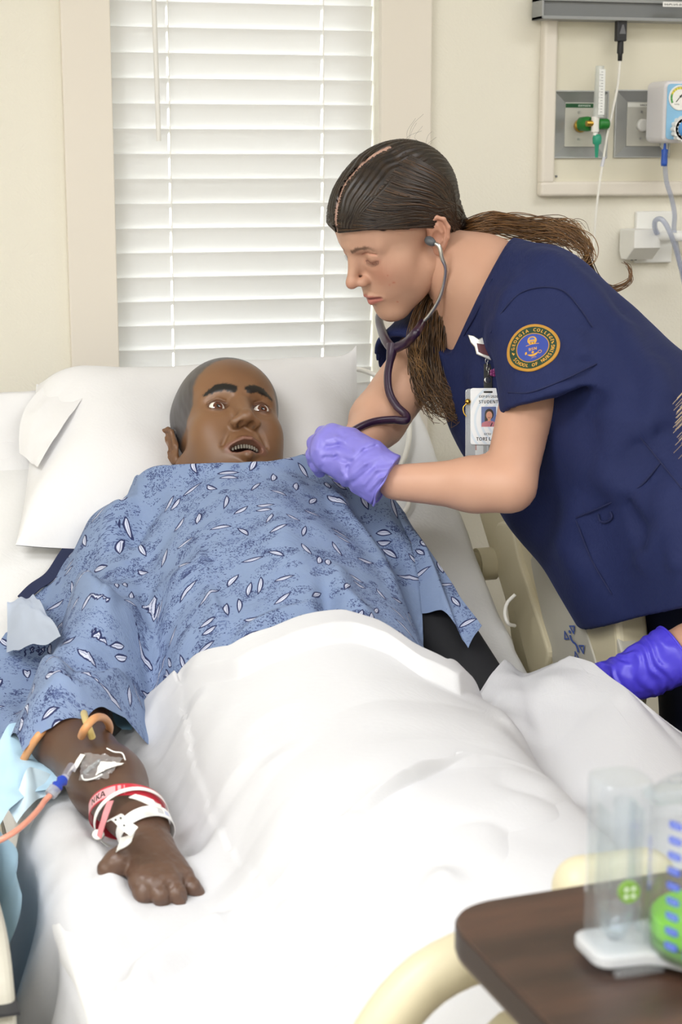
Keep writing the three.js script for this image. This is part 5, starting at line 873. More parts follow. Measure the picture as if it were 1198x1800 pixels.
    for (const s of [-1, 1]) { x.beginPath(); x.ellipse(c + s * 400, c + (s < 0 ? 45 : -25) - 20, 14, 34, s * 0.5, 0, 7); x.fill(); x.beginPath(); x.ellipse(c + s * 380, c + (s < 0 ? 55 : -10) - 10, 10, 26, -s * 0.7, 0, 7); x.fill(); }
    x.beginPath(); x.arc(c, c - 165, 92, 0, 7); x.fill(); x.fillStyle = '#5a6ba8'; x.beginPath(); x.arc(c, c - 178, 58, Math.PI, 0); x.fill(); x.fillRect(c - 40, c - 150, 80, 14); x.fillStyle = '#8d6a2d'; x.fillRect(c - 36, c - 130, 20, 50); x.fillRect(c + 16, c - 130, 20, 50); x.fillStyle = '#cf9a3a'; x.lineWidth = 12;
    x.beginPath(); x.moveTo(c - 130, c - 60); x.quadraticCurveTo(c, c - 95, c + 130, c - 70); x.stroke();
    x.font = 'bold 88px sans-serif'; x.fillText('BSN', c, c + 30);
    x.beginPath(); x.moveTo(c - 120, c + 130); x.quadraticCurveTo(c - 60, c + 205, c + 10, c + 200); x.quadraticCurveTo(c + 90, c + 190, c + 100, c + 120); x.quadraticCurveTo(c, c + 165, c - 120, c + 130); x.fill();
    x.beginPath(); x.arc(c + 135, c + 130, 34, 0, 7); x.lineWidth = 13; x.stroke(); x.beginPath(); x.ellipse(c - 140, c + 100, 20, 34, 0.3, 0, 7); x.fill(); x.beginPath(); x.arc(c - 5, c + 105, 26, 0, 7); x.fill();
    x.lineWidth = 10; x.beginPath(); x.moveTo(c - 40, c + 235); x.quadraticCurveTo(c, c + 215, c + 60, c + 235); x.stroke();
  });
  { const h = hit(936, 612, top), n = hit(936, 612, smooth0).n.lerp(FWD.clone().negate(), 0.35).normalize(), e1 = RIGHT.clone().addScaledVector(n, -RIGHT.dot(n)).normalize(), e2 = n.clone().cross(e1); e1.applyAxisAngle(n, 0.06); e2.applyAxisAngle(n, 0.06); const r = 0.0352, d0 = h.p;
    const disc = (rad, lift, th) => { const P = [], U = [], I = [], A = 48, B = 10; for (let j = 0; j <= B; j++) for (let i = 0; i <= A; i++) { const t = i / A * 2 * Math.PI, q = rad * j / B, p = pull(d0.clone().addScaledVector(e1, q * Math.cos(t)).addScaledVector(e2, q * Math.sin(t)), n, top, lift); P.push(p.x, p.y, p.z); U.push(0.5 + 0.5 * j / B * Math.cos(t), 0.5 + 0.5 * j / B * Math.sin(t)); } for (let j = 0; j < B; j++) for (let i = 0; i < A; i++) { const k = j * (A + 1) + i; I.push(k, k + A + 1, k + 1, k + 1, k + A + 1, k + A + 2); } const q = new THREE.BufferGeometry(); q.setAttribute('position', new THREE.Float32BufferAttribute(P, 3)); q.setAttribute('uv', new THREE.Float32BufferAttribute(U, 2)); q.setIndex(I); q.computeVertexNormals(); return q; };
    child('sleeve_patch', disc(r, 0.002), new THREE.MeshPhysicalMaterial({ map: pt, roughness: 0.75 }), 'round embroidered nursing school patch');
    const ring = []; for (let i = 0; i < 48; i++) { const t = i / 48 * 2 * Math.PI; ring.push(pull(d0.clone().addScaledVector(e1, r * Math.cos(t)).addScaledVector(e2, r * Math.sin(t)), n, top, 0.001)); }
    child('patch_rim', tube(curve(ring, true), 0.0014, 96, 8, false), mat(0xb8862f, 0.7), 'gold stitched rim of the patch');
  }
  // ---- trousers
  const pf = union([...two(at(1255, 960, 2.36), at(1300, 1090, 2.34), 0.1, 0.115, 0.06, 0.06, 0.05), [capsule(hipL, knL, 0.108, 0.086), 0.02], [capsule(hipR, knR, 0.108, 0.086), 0.02], [capsule(knL, anL, 0.086, 0.078), 0.03], [capsule(knR, anR, 0.086, 0.078), 0.03]], 0.04);
  const pField = (x, y, z) => Math.max(pf(x, y, z) - 0.006 * fbm(x * 9, y * 6, z * 9, 3) * ss(0.12, 0.02, Math.abs(pf(x, y, z))), 0.07 - y);
  wpart('trousers', mesher(pField, v3(0.85, 0.03, 0.6), v3(1.45, 1.12, 1.4), 0.011, null), mat(0x121a3a, 0.85), g, 'dark navy scrub trousers');
  for (const a of [anL, anR]) wpart('shoe', mesher((x, y, z) => Math.max(smin(capsule(v3(a.x + 0.035, 0.045, a.z), v3(a.x - 0.16, 0.036, a.z + 0.02), 0.05, 0.042)(x, y, z), capsule(v3(a.x, 0.07, a.z), v3(a.x - 0.05, 0.05, a.z), 0.048, 0.045)(x, y, z), 0.03), 0.002 - y), v3(a.x - 0.24, -0.01, a.z - 0.1), v3(a.x + 0.12, 0.16, a.z + 0.12), 0.009, null), mat(0xd9d9d6, 0.6), g, 'white work shoe');
  // ---- gloves
  M.glove = mat(0x857fd6, 0.42, { sheen: 0.2, clearcoat: 0.1, clearcoatRoughness: 0.5 });
  const glove = (name, bonesList, cutP, cutN, lo, hi, wrk, parent, m, cell = 0.0027) => { const f0 = union(bonesList, 0.01), f = (x, y, z) => { let d = f0(x, y, z); if (d < 0.012) d -= 1.5 * wrk(x, y, z); const c = (x - cutP.x) * cutN.x + (y - cutP.y) * cutN.y + (z - cutP.z) * cutN.z; d = smax(d, c, 0.002); return d; }; return wpart(name, mesher(f, lo, hi, cell, null), m, parent); };
  const P = (u, v, d) => at(u, v, d), around = (p, r) => [p.clone().addScalar(-r), p.clone().addScalar(r)];
  {
    const D = 2.31, cuffN = camAxis(0.84, -0.5, 0.1).normalize(), kn = [[584, 762, 2.345], [569, 776, 2.335], [563, 795, 2.33], [573, 813, 2.335]], base = [[640, 800, 2.31], [632, 815, 2.305], [630, 828, 2.31], [634, 840, 2.32]], tip = [[566, 776, 2.385], [554, 793, 2.38], [553, 813, 2.375], [562, 828, 2.375]], mids = [[568, 764, 2.365], [555, 779, 2.36], [552, 800, 2.355], [558, 818, 2.358]];
    const rad = [0.0125, 0.0128, 0.0122, 0.011];
    const bl = [[capsule(P(690, 850, D), P(645, 823, D), 0.033, 0.03), 0.02], [capsule(P(672, 842, D), P(684, 848, D), 0.0345, 0.037), 0.02]];
    for (let i = 0; i < 4; i++) bl.push([capsule(P(...base[i]), P(...kn[i]), 0.0195, rad[i] + 0.002), 0.014], [capsule(P(...kn[i]), P(...mids[i]), rad[i], rad[i] * 0.95), 0.004], [capsule(P(...mids[i]), P(...tip[i]), rad[i] * 0.95, rad[i] * 0.85), 0.003]);
    bl.push([capsule(P(652, 800, 2.325), P(615, 772, 2.345), 0.021, 0.016), 0.014], [capsule(P(615, 772, 2.345), P(590, 772, 2.375), 0.0145, 0.011), 0.004]);
    const gl = [[[[575, 786], [595, 783], [618, 792]], -0.0022, 0.0035], [[[572, 803], [592, 803], [616, 812]], -0.0022, 0.0035], [[[560, 770], [556, 790], [562, 815]], 0.0012, 0.004], [[[612, 858], [612, 820], [640, 792], [660, 785]], -0.0018, 0.003], [[[605, 845], [640, 815], [668, 800]], 0.0016, 0.004], [[[618, 850], [655, 822], [690, 815]], -0.0012, 0.003], [[[640, 850], [660, 825], [690, 820]], 0.002, 0.004], [[[590, 790], [600, 830], [612, 845]], 0.0009, 0.003], [[[650, 860], [668, 840], [690, 832]], 0.0018, 0.003], [[[572, 772], [590, 768], [606, 775]], 0.0012, 0.003], [[[566, 800], [585, 800], [600, 806]], 0.0012, 0.003], [[[572, 788], [588, 785]], -0.001, 0.003]].map(([px, h, w]) => ({ p: px.map(([u, v]) => P(u, v, 2.285)), h, w }));
    const wrk = (x, y, z) => { let s = 0.0007 * fbm(x * 90, y * 90, z * 90, 2); for (const { p, h, w } of gl) for (let i = 1; i < p.length; i++) { // creases run down into the glove: compare across the line of sight only
      const a = p[i - 1], b = p[i], q = v3(x, y, z).sub(EYE), k = 2.285 / q.dot(FWD); q.multiplyScalar(k).add(EYE); const [d] = segd3(q.x, q.y, q.z, a, b); if (d < 3 * w) s += h * Math.exp(-d * d / (w * w)); } return s; };
    glove('glove', bl, P(678, 846, D), cuffN, ...around(P(625, 810, 2.33), 0.105), wrk, g, M.glove).userData.label = 'lavender blue glove on the near hand';
    const cuff = []; { const c = P(677, 846, D), e1 = camAxis(0.45, 0.88, 0).normalize(), e2 = cuffN.clone().cross(e1).normalize(); for (let i = 0; i < 30; i++) { const t = i / 30 * 2 * Math.PI, r = 0.0362 + 0.0012 * Math.sin(t * 7); cuff.push(c.clone().addScaledVector(e1, r * Math.cos(t)).addScaledVector(e2, r * Math.sin(t)).addScaledVector(cuffN, 0.0015 * Math.sin(t * 5))); } }
    const gp = g.children[g.children.length - 1]; g.updateMatrixWorld(true); wpart('cuff_roll', tube(curve(cuff, true), 0.0016, 120, 8, false), M.glove, gp);
    // far hand under the near one
    const bl2 = [[capsule(P(630, 786, 2.41), P(606, 800, 2.40), 0.029, 0.027), 0.02]]; [[590, 800, 2.40], [592, 812, 2.395], [600, 822, 2.39], [610, 830, 2.385]].forEach(([u, v, d], i) => bl2.push([capsule(P(606, 802, 2.4), P(u, v, d), 0.016, 0.0115), 0.008], [capsule(P(u, v, d), P(u - 12 + i * 3, v + 16, d - 0.005), 0.011, 0.009), 0.003])); bl2.push([capsule(P(620, 790, 2.385), P(598, 788, 2.375), 0.014, 0.011), 0.008]);
    glove('glove', bl2, P(632, 784, 2.41), camAxis(0.8, 0.5, 0).normalize(), ...around(P(612, 805, 2.39), 0.085), () => 0, g, M.glove, 0.004).userData.label = 'lavender blue glove on the far hand';
  }
  // ---- hair
  const hc = v3(0, 0.036, -0.016), onScalp = (p, off) => { const d = p.clone().sub(hc).normalize(); let k = 0.07; for (let i = 0; i < 40; i++) { const f = scalp(hc.x + d.x * k, hc.y + d.y * k, hc.z + d.z * k) - off; if (Math.abs(f) < 0.0003) break; k -= f * 0.8; } return d.multiplyScalar(k).add(hc); };
  const bunE = ellipsoid(v3(0, -0.04, -0.075), v3(0.052, 0.045, 0.034)), crownE = ellipsoid(v3(0, 0.036, -0.016), v3(0.08, 0.09, 0.102)), skull = headField({ jaw: 0.96, neck: 0.05, noears: true });
  const scalp = (x, y, z) => smin(smin(skull(x, y, z) - 0.0065, crownE(x, y, z), 0.01), bunE(x, y, z), 0.03);
  const hairline = (z) => z > 0.024 ? 0.012 + 0.5 * z + 0.0022 * noise3(z * 160, 3, 1) : z > -0.03 ? 0.024 : 0.024 + 1.25 * (z + 0.03);
  const capF = (x, y, z) => scalp(x, y, z), hairDark = lin('#1d1612'), hairMid = lin('#33261b'), hairWarm = lin('#523923'), part0 = lin('#c9a291');
  const partX = (z) => clamp(0.012 - 0.22 * z, 0, 0.02);
  const earGap = [-1, 1].map((s) => ellipsoid(v3(s * 0.084, -0.006, -0.014), v3(0.02, 0.035, 0.025))), capField = (x, y, z) => { let d = capF(x, y, z); const front = z > 0.01; d += front && y > 0.03 ? 0.0022 * ss(0.006, 0.0, Math.abs(x - partX(z))) : 0; d -= 0.0012 * Math.sin(Math.atan2(y - 0.0, x) * 70 + 3 * noise3(x * 40, y * 40, z * 40)); d = smax(d, -earGap[x < 0 ? 0 : 1](x, y, z), 0.004); return smax(d, hairline(z) - y, 0.004); };
  const capGeo = mesher(capField, v3(-0.1, -0.09, -0.13), v3(0.1, 0.14, 0.1), 0.0026, (x, y, z) => { const n = fbm(x * 20, y * 160, z * 160, 2); let c = mixc(hairDark, hairMid, clamp(0.4 + n, 0, 1)); if (z > -0.035 && y > 0.045) c = mixc(c, part0, ss(0.0052, 0.0022, Math.abs(x - partX(z))) * 0.85); return c; }).applyMatrix4(T);
  const hairMat = new THREE.MeshPhysicalMaterial({ vertexColors: true, roughness: 0.38, sheen: 0.15 });
  const hair = wpart('hair', (() => { capGeo.deleteAttribute('uv'); return capGeo; })(), hairMat, g, 'dark brown hair parted in the middle');
  const tie = v3(0.004, -0.064, -0.104), paint = (geo, c0, c1) => { const n = geo.attributes.position.count, a = new Float32Array(n * 3), u = geo.attributes.uv; let m = 1e-6; for (let i = 0; i < n; i++) m = Math.max(m, u.getX(i)); for (let i = 0; i < n; i++) { const c = mixc(c0, c1, u.getX(i) / m); a.set(c, 3 * i); } geo.setAttribute('color', new THREE.BufferAttribute(a, 3)); geo.deleteAttribute('uv'); return geo; };
  const strands = (list) => mergeGeometries(list);
  const list = [];
  for (let i = 0; i < 900; i++) {
    const s = rnd() < 0.7 ? 1 : -1, w = rnd(), phi = mix(82, -14, w) * DEG, off = rr(-0.0008, 0.0018), lay = onScalp(v3(hc.x, hc.y + Math.cos(phi), hc.z + Math.sin(phi)), off), P0 = onScalp(v3(partX(lay.z) + s * rr(0.0022, 0.006), lay.y, lay.z), off - 0.001);
    let M1 = onScalp(v3(s * mix(0.045, 0.06, w), mix(0.052, 0.1, w), mix(0.07, -0.05, w)), off), M2 = onScalp(v3(s * mix(0.078, 0.07, w), mix(0.03, 0.045, w) + rr(-0.008, 0.012), mix(0.02, -0.075, w)), off + 0.001), M3 = onScalp(v3(s * 0.066, rr(-0.03, 0.012) , rr(-0.075, -0.055)), off + 0.001), E = v3(s * rr(0.002, 0.016), tie.y + rr(-0.012, 0.012), tie.z + rr(-0.004, 0.006));
    const hl = hairline(M2.z) + 0.004; if (M2.y < hl) M2.y = hl; const pts = [P0, M1, M2, M3, E].map((p) => p.applyMatrix4(T)), c = mixc(hairDark, rnd() < 0.3 ? hairWarm : hairMid, rnd());
    list.push(paint(tube(pts, (t) => 0.0008 + 0.0008 * Math.sin(Math.PI * clamp(t, 0.05, 1)), 22, 5, false), c, mixc(c, hairMid, 0.3)));
  }
  const kid = (name, geo, m, label) => { g.updateMatrixWorld(true); return wpart(name, geo, m, hair, label); };
  const st = kid('combed_hair', strands(list), hairMat); st.userData.kind = 'stuff';
  kid('hair_tie', new THREE.TorusGeometry(0.017, 0.006, 10, 28).applyQuaternion(new THREE.Quaternion().setFromUnitVectors(v3(0, 0, 1), v3(0, -0.35, -1).normalize())).translate(0, tie.y - 0.002, tie.z - 0.004).applyMatrix4(T), mat(0x101114, 0.7), 'black hair tie');
  const lockOf = (pts, n, spread, r0, c0, c1, wave, fly = 0) => { const out = []; const cv = curve(pts); for (let i = 0; i < n; i++) { const ox = rr(-1, 1), oy = rr(-1, 1), ph = rr(0, 6.3), fr = rr(1.5, 3.2), end = rr(0.72, 1), wv = wave * rr(0.4, 1.2), ps = []; for (let k = 0; k <= 9; k++) { const t = k / 9 * end, p = cv.getPoint(t), sp = spread(t); p.add(camAxis(ox * sp + wv * t * Math.sin(ph + t * fr * 5), oy * sp + wv * t * Math.cos(ph + t * fr * 5), rr(-0.3, 0.3) * sp)); ps.push(p); } const c = mixc(c0, c1, rnd()); out.push(paint(tube(ps, (t) => r0 * (1 - 0.6 * t), 26, 5, false), mixc(c, c0, 0.4), c)); } return mergeGeometries(out); };
  const tieW = tie.clone().applyMatrix4(T);
  const brownA = lin('#4a3420'), brownB = lin('#8a6238'), goldB = lin('#a67c48');
  const pony = kid('ponytail', mergeGeometries([
    lockOf([tieW, at(838, 398, 2.5), at(875, 393, 2.5), at(925, 402, 2.48), at(975, 408, 2.46), at(1010, 425, 2.45), at(1035, 450, 2.45)], 150, (t) => 0.008 + 0.008 * Math.sin(t * 3), 0.001, brownA, brownB, 0.010),
    lockOf([at(930, 402, 2.48), at(965, 396, 2.46), at(1005, 402, 2.46), at(1030, 428, 2.45), at(1030, 455, 2.45), at(1000, 450, 2.43)], 26, (t) => 0.006, 0.0010, brownA, goldB, 0.012),
    lockOf([at(1030, 446, 2.45), at(1046, 488, 2.49), at(1070, 508, 2.5), at(1095, 502, 2.5), at(1109, 488, 2.5), at(1104, 468, 2.5), at(1092, 459, 2.5)], 22, (t) => 0.006 * (1 - t) + 0.001, 0.001, brownA, brownB, 0.002),
    lockOf([at(960, 402, 2.48), at(985, 388, 2.47), at(1012, 392, 2.47), at(1030, 410, 2.46)], 8, (t) => 0.004, 0.0007, brownA, goldB, 0.008),
  ]), hairMat, 'wavy brown ponytail lying over her back'); pony.userData.kind = 'stuff';
  const front = kid('front_lock', mergeGeometries([
    lockOf([at(800, 478, 2.54), at(775, 515, 2.54), at(757, 565, 2.52), at(748, 620, 2.51), at(752, 670, 2.5), at(768, 705, 2.49), at(795, 722, 2.49)], 300, (t) => 0.010 + 0.016 * Math.sin(Math.min(1, t * 1.3) * 2.4), 0.001, lin('#2e2013'), lin('#6f5030'), 0.006),
    lockOf([at(775, 520, 2.54), at(742, 590, 2.51), at(730, 630, 2.5), at(742, 662, 2.49)], 40, (t) => 0.008, 0.0007, brownA, goldB, 0.009),
    lockOf([at(770, 640, 2.51), at(790, 690, 2.49), at(800, 715, 2.49), at(792, 730, 2.49)], 60, (t) => 0.012, 0.0008, lin('#3a2817'), lin('#6b4a2a'), 0.014),
  ]), hairMat, 'loose brown lock hanging in front of her shoulder'); front.userData.kind = 'stuff';
  const fly = []; for (let i = 0; i < 18; i++) { const w = rnd(), p = onScalp(v3(rr(-0.03, 0.06), 0.1, mix(0.08, -0.1, w)), 0.001), q = p.clone().add(v3(rr(-0.01, 0.012), rr(0.004, 0.016), rr(-0.025, 0.01))), r = q.clone().add(v3(rr(-0.01, 0.01), rr(-0.006, 0.01), rr(-0.03, -0.005))); fly.push(paint(tube([p, q, r].map((k) => k.applyMatrix4(T)), 0.00014, 10, 4, false), hairMid, hairMid)); }
  const ff = kid('stray_hairs', mergeGeometries(fly), hairMat); ff.userData.kind = 'stuff';
  // lashes
  for (const s of [-1, 1]) { const ls = []; for (let i = 0; i < 14; i++) { const t = i / 13, x = mix(0.021, 0.0435, t), y = -0.0062 - 0.003 * Math.sin(Math.PI * t), z = 0.0795 - 0.006 * t * t; ls.push(tube([v3(s * x, y, z), v3(s * (x + 0.0006), y - 0.0022, z + 0.002), v3(s * (x + 0.0012), y - 0.003, z + 0.004)].map((p) => p.applyMatrix4(T)), (q) => 0.00026 * (1 - 0.7 * q), 5, 4, false)); } const m = wpart('eyelashes', ls, mat(0x2a1e18, 0.6), g); m.userData.kind = 'stuff'; }
}
// ---------------------------------------------------------------- stethoscope, badge
{
  const s = thing('stethoscope', 'dark purple stethoscope with silver ear tubes in the nurse\'s ears', 'stethoscope', at(690, 612, 2.49));
  const P = (u, v, d) => at(u, v, d), purple = mat(0x2b1430, 0.35, { clearcoat: 0.4, clearcoatRoughness: 0.3 }), ear = ST.T, earL = v3(0.079, -0.012, -0.004).applyMatrix4(ear), earR = v3(-0.079, -0.012, -0.004).applyMatrix4(ear);
  const dE = earL.clone().sub(EYE).dot(FWD), px = (p) => { const q = p.clone().sub(EYE), d = q.dot(FWD); return [599 + FOCAL * q.dot(RIGHT) / d, 900 - FOCAL * q.dot(UPV) / d]; }, [eu, ev] = px(earL), d0 = dE - 0.008;
  const metal = [[eu + 2, ev + 2, d0], [eu + 12, ev + 8, d0 - 0.004], [777, 455, d0], [783, 470, d0 + 0.006], [781, 495, d0 + 0.02], [772, 525, d0 + 0.035], [757, 550, d0 + 0.05], [739, 571, d0 + 0.062]].map((a) => P(...a));
  wpart('ear_tube', tube(metal, 0.0031, 70, 14), M.steel, s, 'polished silver ear tube');
  const tipC = earL.clone(), tdir = metal[1].clone().sub(metal[0]).normalize().negate();
  const tip = (c, dir) => lathe([[0, 0.011], [0.004, 0.0098], [0.0064, 0.006], [0.0066, 0.001], [0.005, -0.004], [0.0034, -0.0065], [0, -0.0065]], 20).applyQuaternion(new THREE.Quaternion().setFromUnitVectors(v3(0, 1, 0), dir)).translate(c.x, c.y, c.z);
  wpart('ear_tip', tip(P(eu - 1, ev + 1, d0), tdir), mat(0x55585c, 0.5), s);
  const J = P(690, 614, 2.49), far = [earR, P(700, 520, 2.66), P(672, 540, 2.62)];
  wpart('ear_tube', tube(far, 0.0031, 30, 12), M.steel, s);
  wpart('ear_tip', tip(earR, v3(1, 0, 0).applyMatrix4(new THREE.Matrix4().extractRotation(ear))), mat(0x55585c, 0.5), s);
  const rt = (t) => 0.0058 - 0.0012 * Math.cos(t * 3.14) * 0;
  const yoke = [[P(742, 567, d0 + 0.06), P(730, 585, 2.455), P(714, 602, 2.475), J], [P(671, 542, 2.62), P(666, 560, 2.59), P(671, 582, 2.55), P(680, 602, 2.51), J]].map((pts, i) => tube(pts, (t) => mix(0.0056, 0.0075, t), 40, 14));
  const main = tube([P(690, 606, 2.49), P(686, 630, 2.485), P(681, 660, 2.475), P(684, 690, 2.465), P(697, 714, 2.455), P(714, 731, 2.445), P(713, 739, 2.438), P(690, 738, 2.432), P(660, 741, 2.42), P(632, 751, 2.4), P(612, 766, 2.385), P(602, 790, 2.375)], (t) => t < 0.1 ? mix(0.0092, 0.0058, t / 0.1) : 0.0058, 140, 14);
  wpart('tubing', [...yoke, main], purple, s, 'dark purple rubber tubing');
  const c = P(596, 822, 2.39); wpart('chest_piece', lathe([[0, 0], [0.021, 0], [0.023, 0.003], [0.021, 0.006], [0.01, 0.009], [0.006, 0.014], [0, 0.014]], 36).rotateX(0.5).translate(c.x, c.y - 0.006, c.z), M.steel, s);
}
{
  const hB = hit(850, 700, ST.top), d = (hB ? hB.p.clone().sub(EYE).dot(FWD) : 2.44) - 0.018, P = (u, v, k = 0) => at(u, v, d + k);
  const b = thing('id_badge', 'white photo identity badge in a clear holder hanging from a silver clip on the scrubs', 'badge', P(850, 700));
  const quad = (pts) => { const g = new THREE.BufferGeometry(); g.setAttribute('position', new THREE.Float32BufferAttribute(pts.flatMap((p) => [p.x, p.y, p.z]), 3)); g.setAttribute('uv', new THREE.Float32BufferAttribute([0, 1, 1, 1, 1, 0, 0, 0], 2)); g.setIndex([0, 2, 1, 0, 3, 2]); g.computeVertexNormals(); return g; };
  const slab = (px, k, th, bevel = 0.0006) => { const o = P(px[0][0], px[0][1], k), sh = new THREE.Shape(px.map(([u, v]) => { const q = P(u, v, k).sub(o); return new THREE.Vector2(q.dot(RIGHT), q.dot(UPV)); })), g = new THREE.ExtrudeGeometry(sh, { depth: th, bevelEnabled: true, bevelSize: bevel, bevelThickness: bevel, bevelSegments: 2 }); g.applyMatrix4(new THREE.Matrix4().makeBasis(RIGHT, UPV, FWD.clone().negate()).setPosition(o)); return g; };
  const rr4 = (a, b2, c, d2, r = 4) => [[a + r, b2], [c - r, b2], [c - r * 0.3, b2 + r * 0.3], [c, b2 + r], [c, d2 - r], [c - r * 0.3, d2 - r * 0.3], [c - r, d2], [a + r, d2], [a + r * 0.3, d2 - r * 0.3], [a, d2 - r], [a, b2 + r], [a + r * 0.3, b2 + r * 0.3]];
  wpart('holder', slab(rr4(818, 684, 890, 816, 5), 0.004, 0.0012), mat(0xeef1f3, 0.1, { transmission: 0.75, thickness: 0 }), b, 'clear plastic holder');
  const ct = canvasTexture(620, 980, (x, W, H) => {
    x.fillStyle = '#f4f6f9'; x.fillRect(0, 0, W, H); x.strokeStyle = '#dfeaf5'; x.lineWidth = 40; for (let i = 0; i < 5; i++) { x.beginPath(); x.arc(620, 560, 220 + i * 110, 2.2, 4.2); x.stroke(); }
    x.fillStyle = '#111'; x.beginPath(); x.roundRect(220, 40, 160, 34, 17); x.fill(); x.textAlign = 'center'; x.fillStyle = '#15171c'; x.font = 'bold 58px sans-serif'; x.fillText('EXP:01/2026', 305, 158); x.font = 'bold 78px sans-serif'; x.fillText('STUDENT', 305, 258);
    x.fillStyle = '#5b6fa6'; x.fillRect(180, 318, 260, 356); x.fillStyle = '#2a1d18'; x.beginPath(); x.ellipse(318, 450, 78, 96, 0, 0, 7); x.fill(); x.fillRect(240, 450, 60, 130); x.fillStyle = '#d79b80'; x.beginPath(); x.ellipse(318, 470, 54, 72, 0, 0, 7); x.fill(); x.fillRect(292, 520, 52, 60); x.fillStyle = '#c77a86'; x.beginPath(); x.moveTo(180, 674); x.lineTo(190, 610); x.quadraticCurveTo(250, 570, 290, 570); x.quadraticCurveTo(318, 610, 346, 570); x.quadraticCurveTo(420, 575, 432, 620); x.lineTo(440, 674); x.fill(); x.strokeStyle = '#1d1a2a'; x.lineWidth = 16; x.beginPath(); x.moveTo(372, 600); x.lineTo(345, 668); x.stroke(); x.strokeStyle = '#7d3b33'; x.lineWidth = 8; x.beginPath(); x.arc(318, 490, 26, 0.4, 2.7); x.stroke();
    x.fillStyle = '#15171c'; x.font = 'bold 50px sans-serif'; x.fillText('GCSU', 290, 820); x.font = 'bold 84px sans-serif'; x.fillText('TORI LANE', 305, 920);
  });
  wpart('card', slab(rr4(827, 683, 890, 781, 3), 0.001, 0.001), mat(0xf4f6f9, 0.3), b);
  wpart('card_print', quad([[827.5, 683.5], [889.5, 683.5], [889.5, 780.5], [827.5, 780.5]].map(([u, v]) => P(u, v, -0.0008))), new THREE.MeshPhysicalMaterial({ map: ct, roughness: 0.28, clearcoat: 0.4, clearcoatRoughness: 0.1 }), b);
  const bt = canvasTexture(360, 260, (x, W, H) => { x.fillStyle = '#f3f2ef'; x.fillRect(0, 0, W, H); x.fillStyle = '#b5402f'; x.fillRect(0, 0, W, 22); x.fillRect(0, 0, 16, 120); x.fillStyle = '#1a1a1a'; let k = 100; seed = 99; while (k < 290) { const w = 4 + Math.floor(rnd() * 12); x.fillRect(k, 40, w, 140); k += w + 5 + rnd() * 9; } x.font = '28px sans-serif'; x.fillText('801131', 130, 214); });
  wpart('second_card', quad([[835, 779], [886, 779], [886, 806], [835, 806]].map(([u, v]) => P(u, v, 0.0028))), new THREE.MeshPhysicalMaterial({ map: bt, roughness: 0.4 }), b, 'second card with a barcode');
  wpart('strap', slab([[850, 640], [864, 640], [864, 690], [850, 690]], 0.002, 0.0008, 0.0002), mat(0x24262b, 0.25, { transmission: 0.25, thickness: 0 }), b);
  { const c = P(856, 668, -0.001); wpart('snap', lathe([[0, 0.0016], [0.0035, 0.0018], [0.0046, 0.0008], [0.005, 0], [0, 0]], 24).rotateX(Math.PI / 2 - 0.2).translate(c.x, c.y, c.z), M.steel, b); }
  const rim = [[823, 590], [832, 592], [841, 598], [850, 594], [862, 590], [872, 592], [874, 600], [866, 606], [864, 622], [862, 632], [850, 627], [838, 622], [835, 610], [828, 602]];
  wpart('clip', slab(rim, -0.002, 0.003, 0.0014), M.steel, b, 'silver winged clip');
  wpart('clip_face', slab([[838, 604], [848, 606], [861, 606], [860, 626], [849, 622], [841, 618]], -0.0065, 0.0012, 0.0006), mat(0x5a2f38, 0.25, { metalness: 0.3 }), b);
  for (let i = 0; i < 4; i++) { const c = P(855 + i, 634 + i * 7, -0.003); wpart('chain_link', new THREE.TorusGeometry(0.0021, 0.0006, 8, 18).rotateY(i % 2 ? 1.2 : 0.2).scale(1, 1.5, 1).translate(c.x, c.y, c.z), M.steel, b); }
  { const c = P(867, 655, -0.004), pet = []; for (let i = 0; i < 5; i++) { const t = i / 5 * 6.28; pet.push(new THREE.SphereGeometry(0.0028, 12, 8).scale(1, 1, 0.5).translate(c.x + 0.0035 * Math.cos(t), c.y + 0.0035 * Math.sin(t), c.z)); } wpart('flower_charm', [...pet, new THREE.SphereGeometry(0.0016, 10, 8).translate(c.x, c.y, c.z + 0.0012)], mat(0x8a3a72, 0.3), b, 'small purple flower charm'); }
  { const c = P(822, 706, -0.001); const gold = mat(0xc9a24a, 0.25, { metalness: 1 }); wpart('gold_charm', [new THREE.SphereGeometry(0.0042, 18, 14).translate(c.x, c.y, c.z), tube([P(820, 709, -0.002), P(814, 716, -0.002), P(815, 726, -0.002), P(819, 732, -0.002)], 0.0011, 16, 8)], gold, b, 'tiny gold bell charm on a hook'); }
}
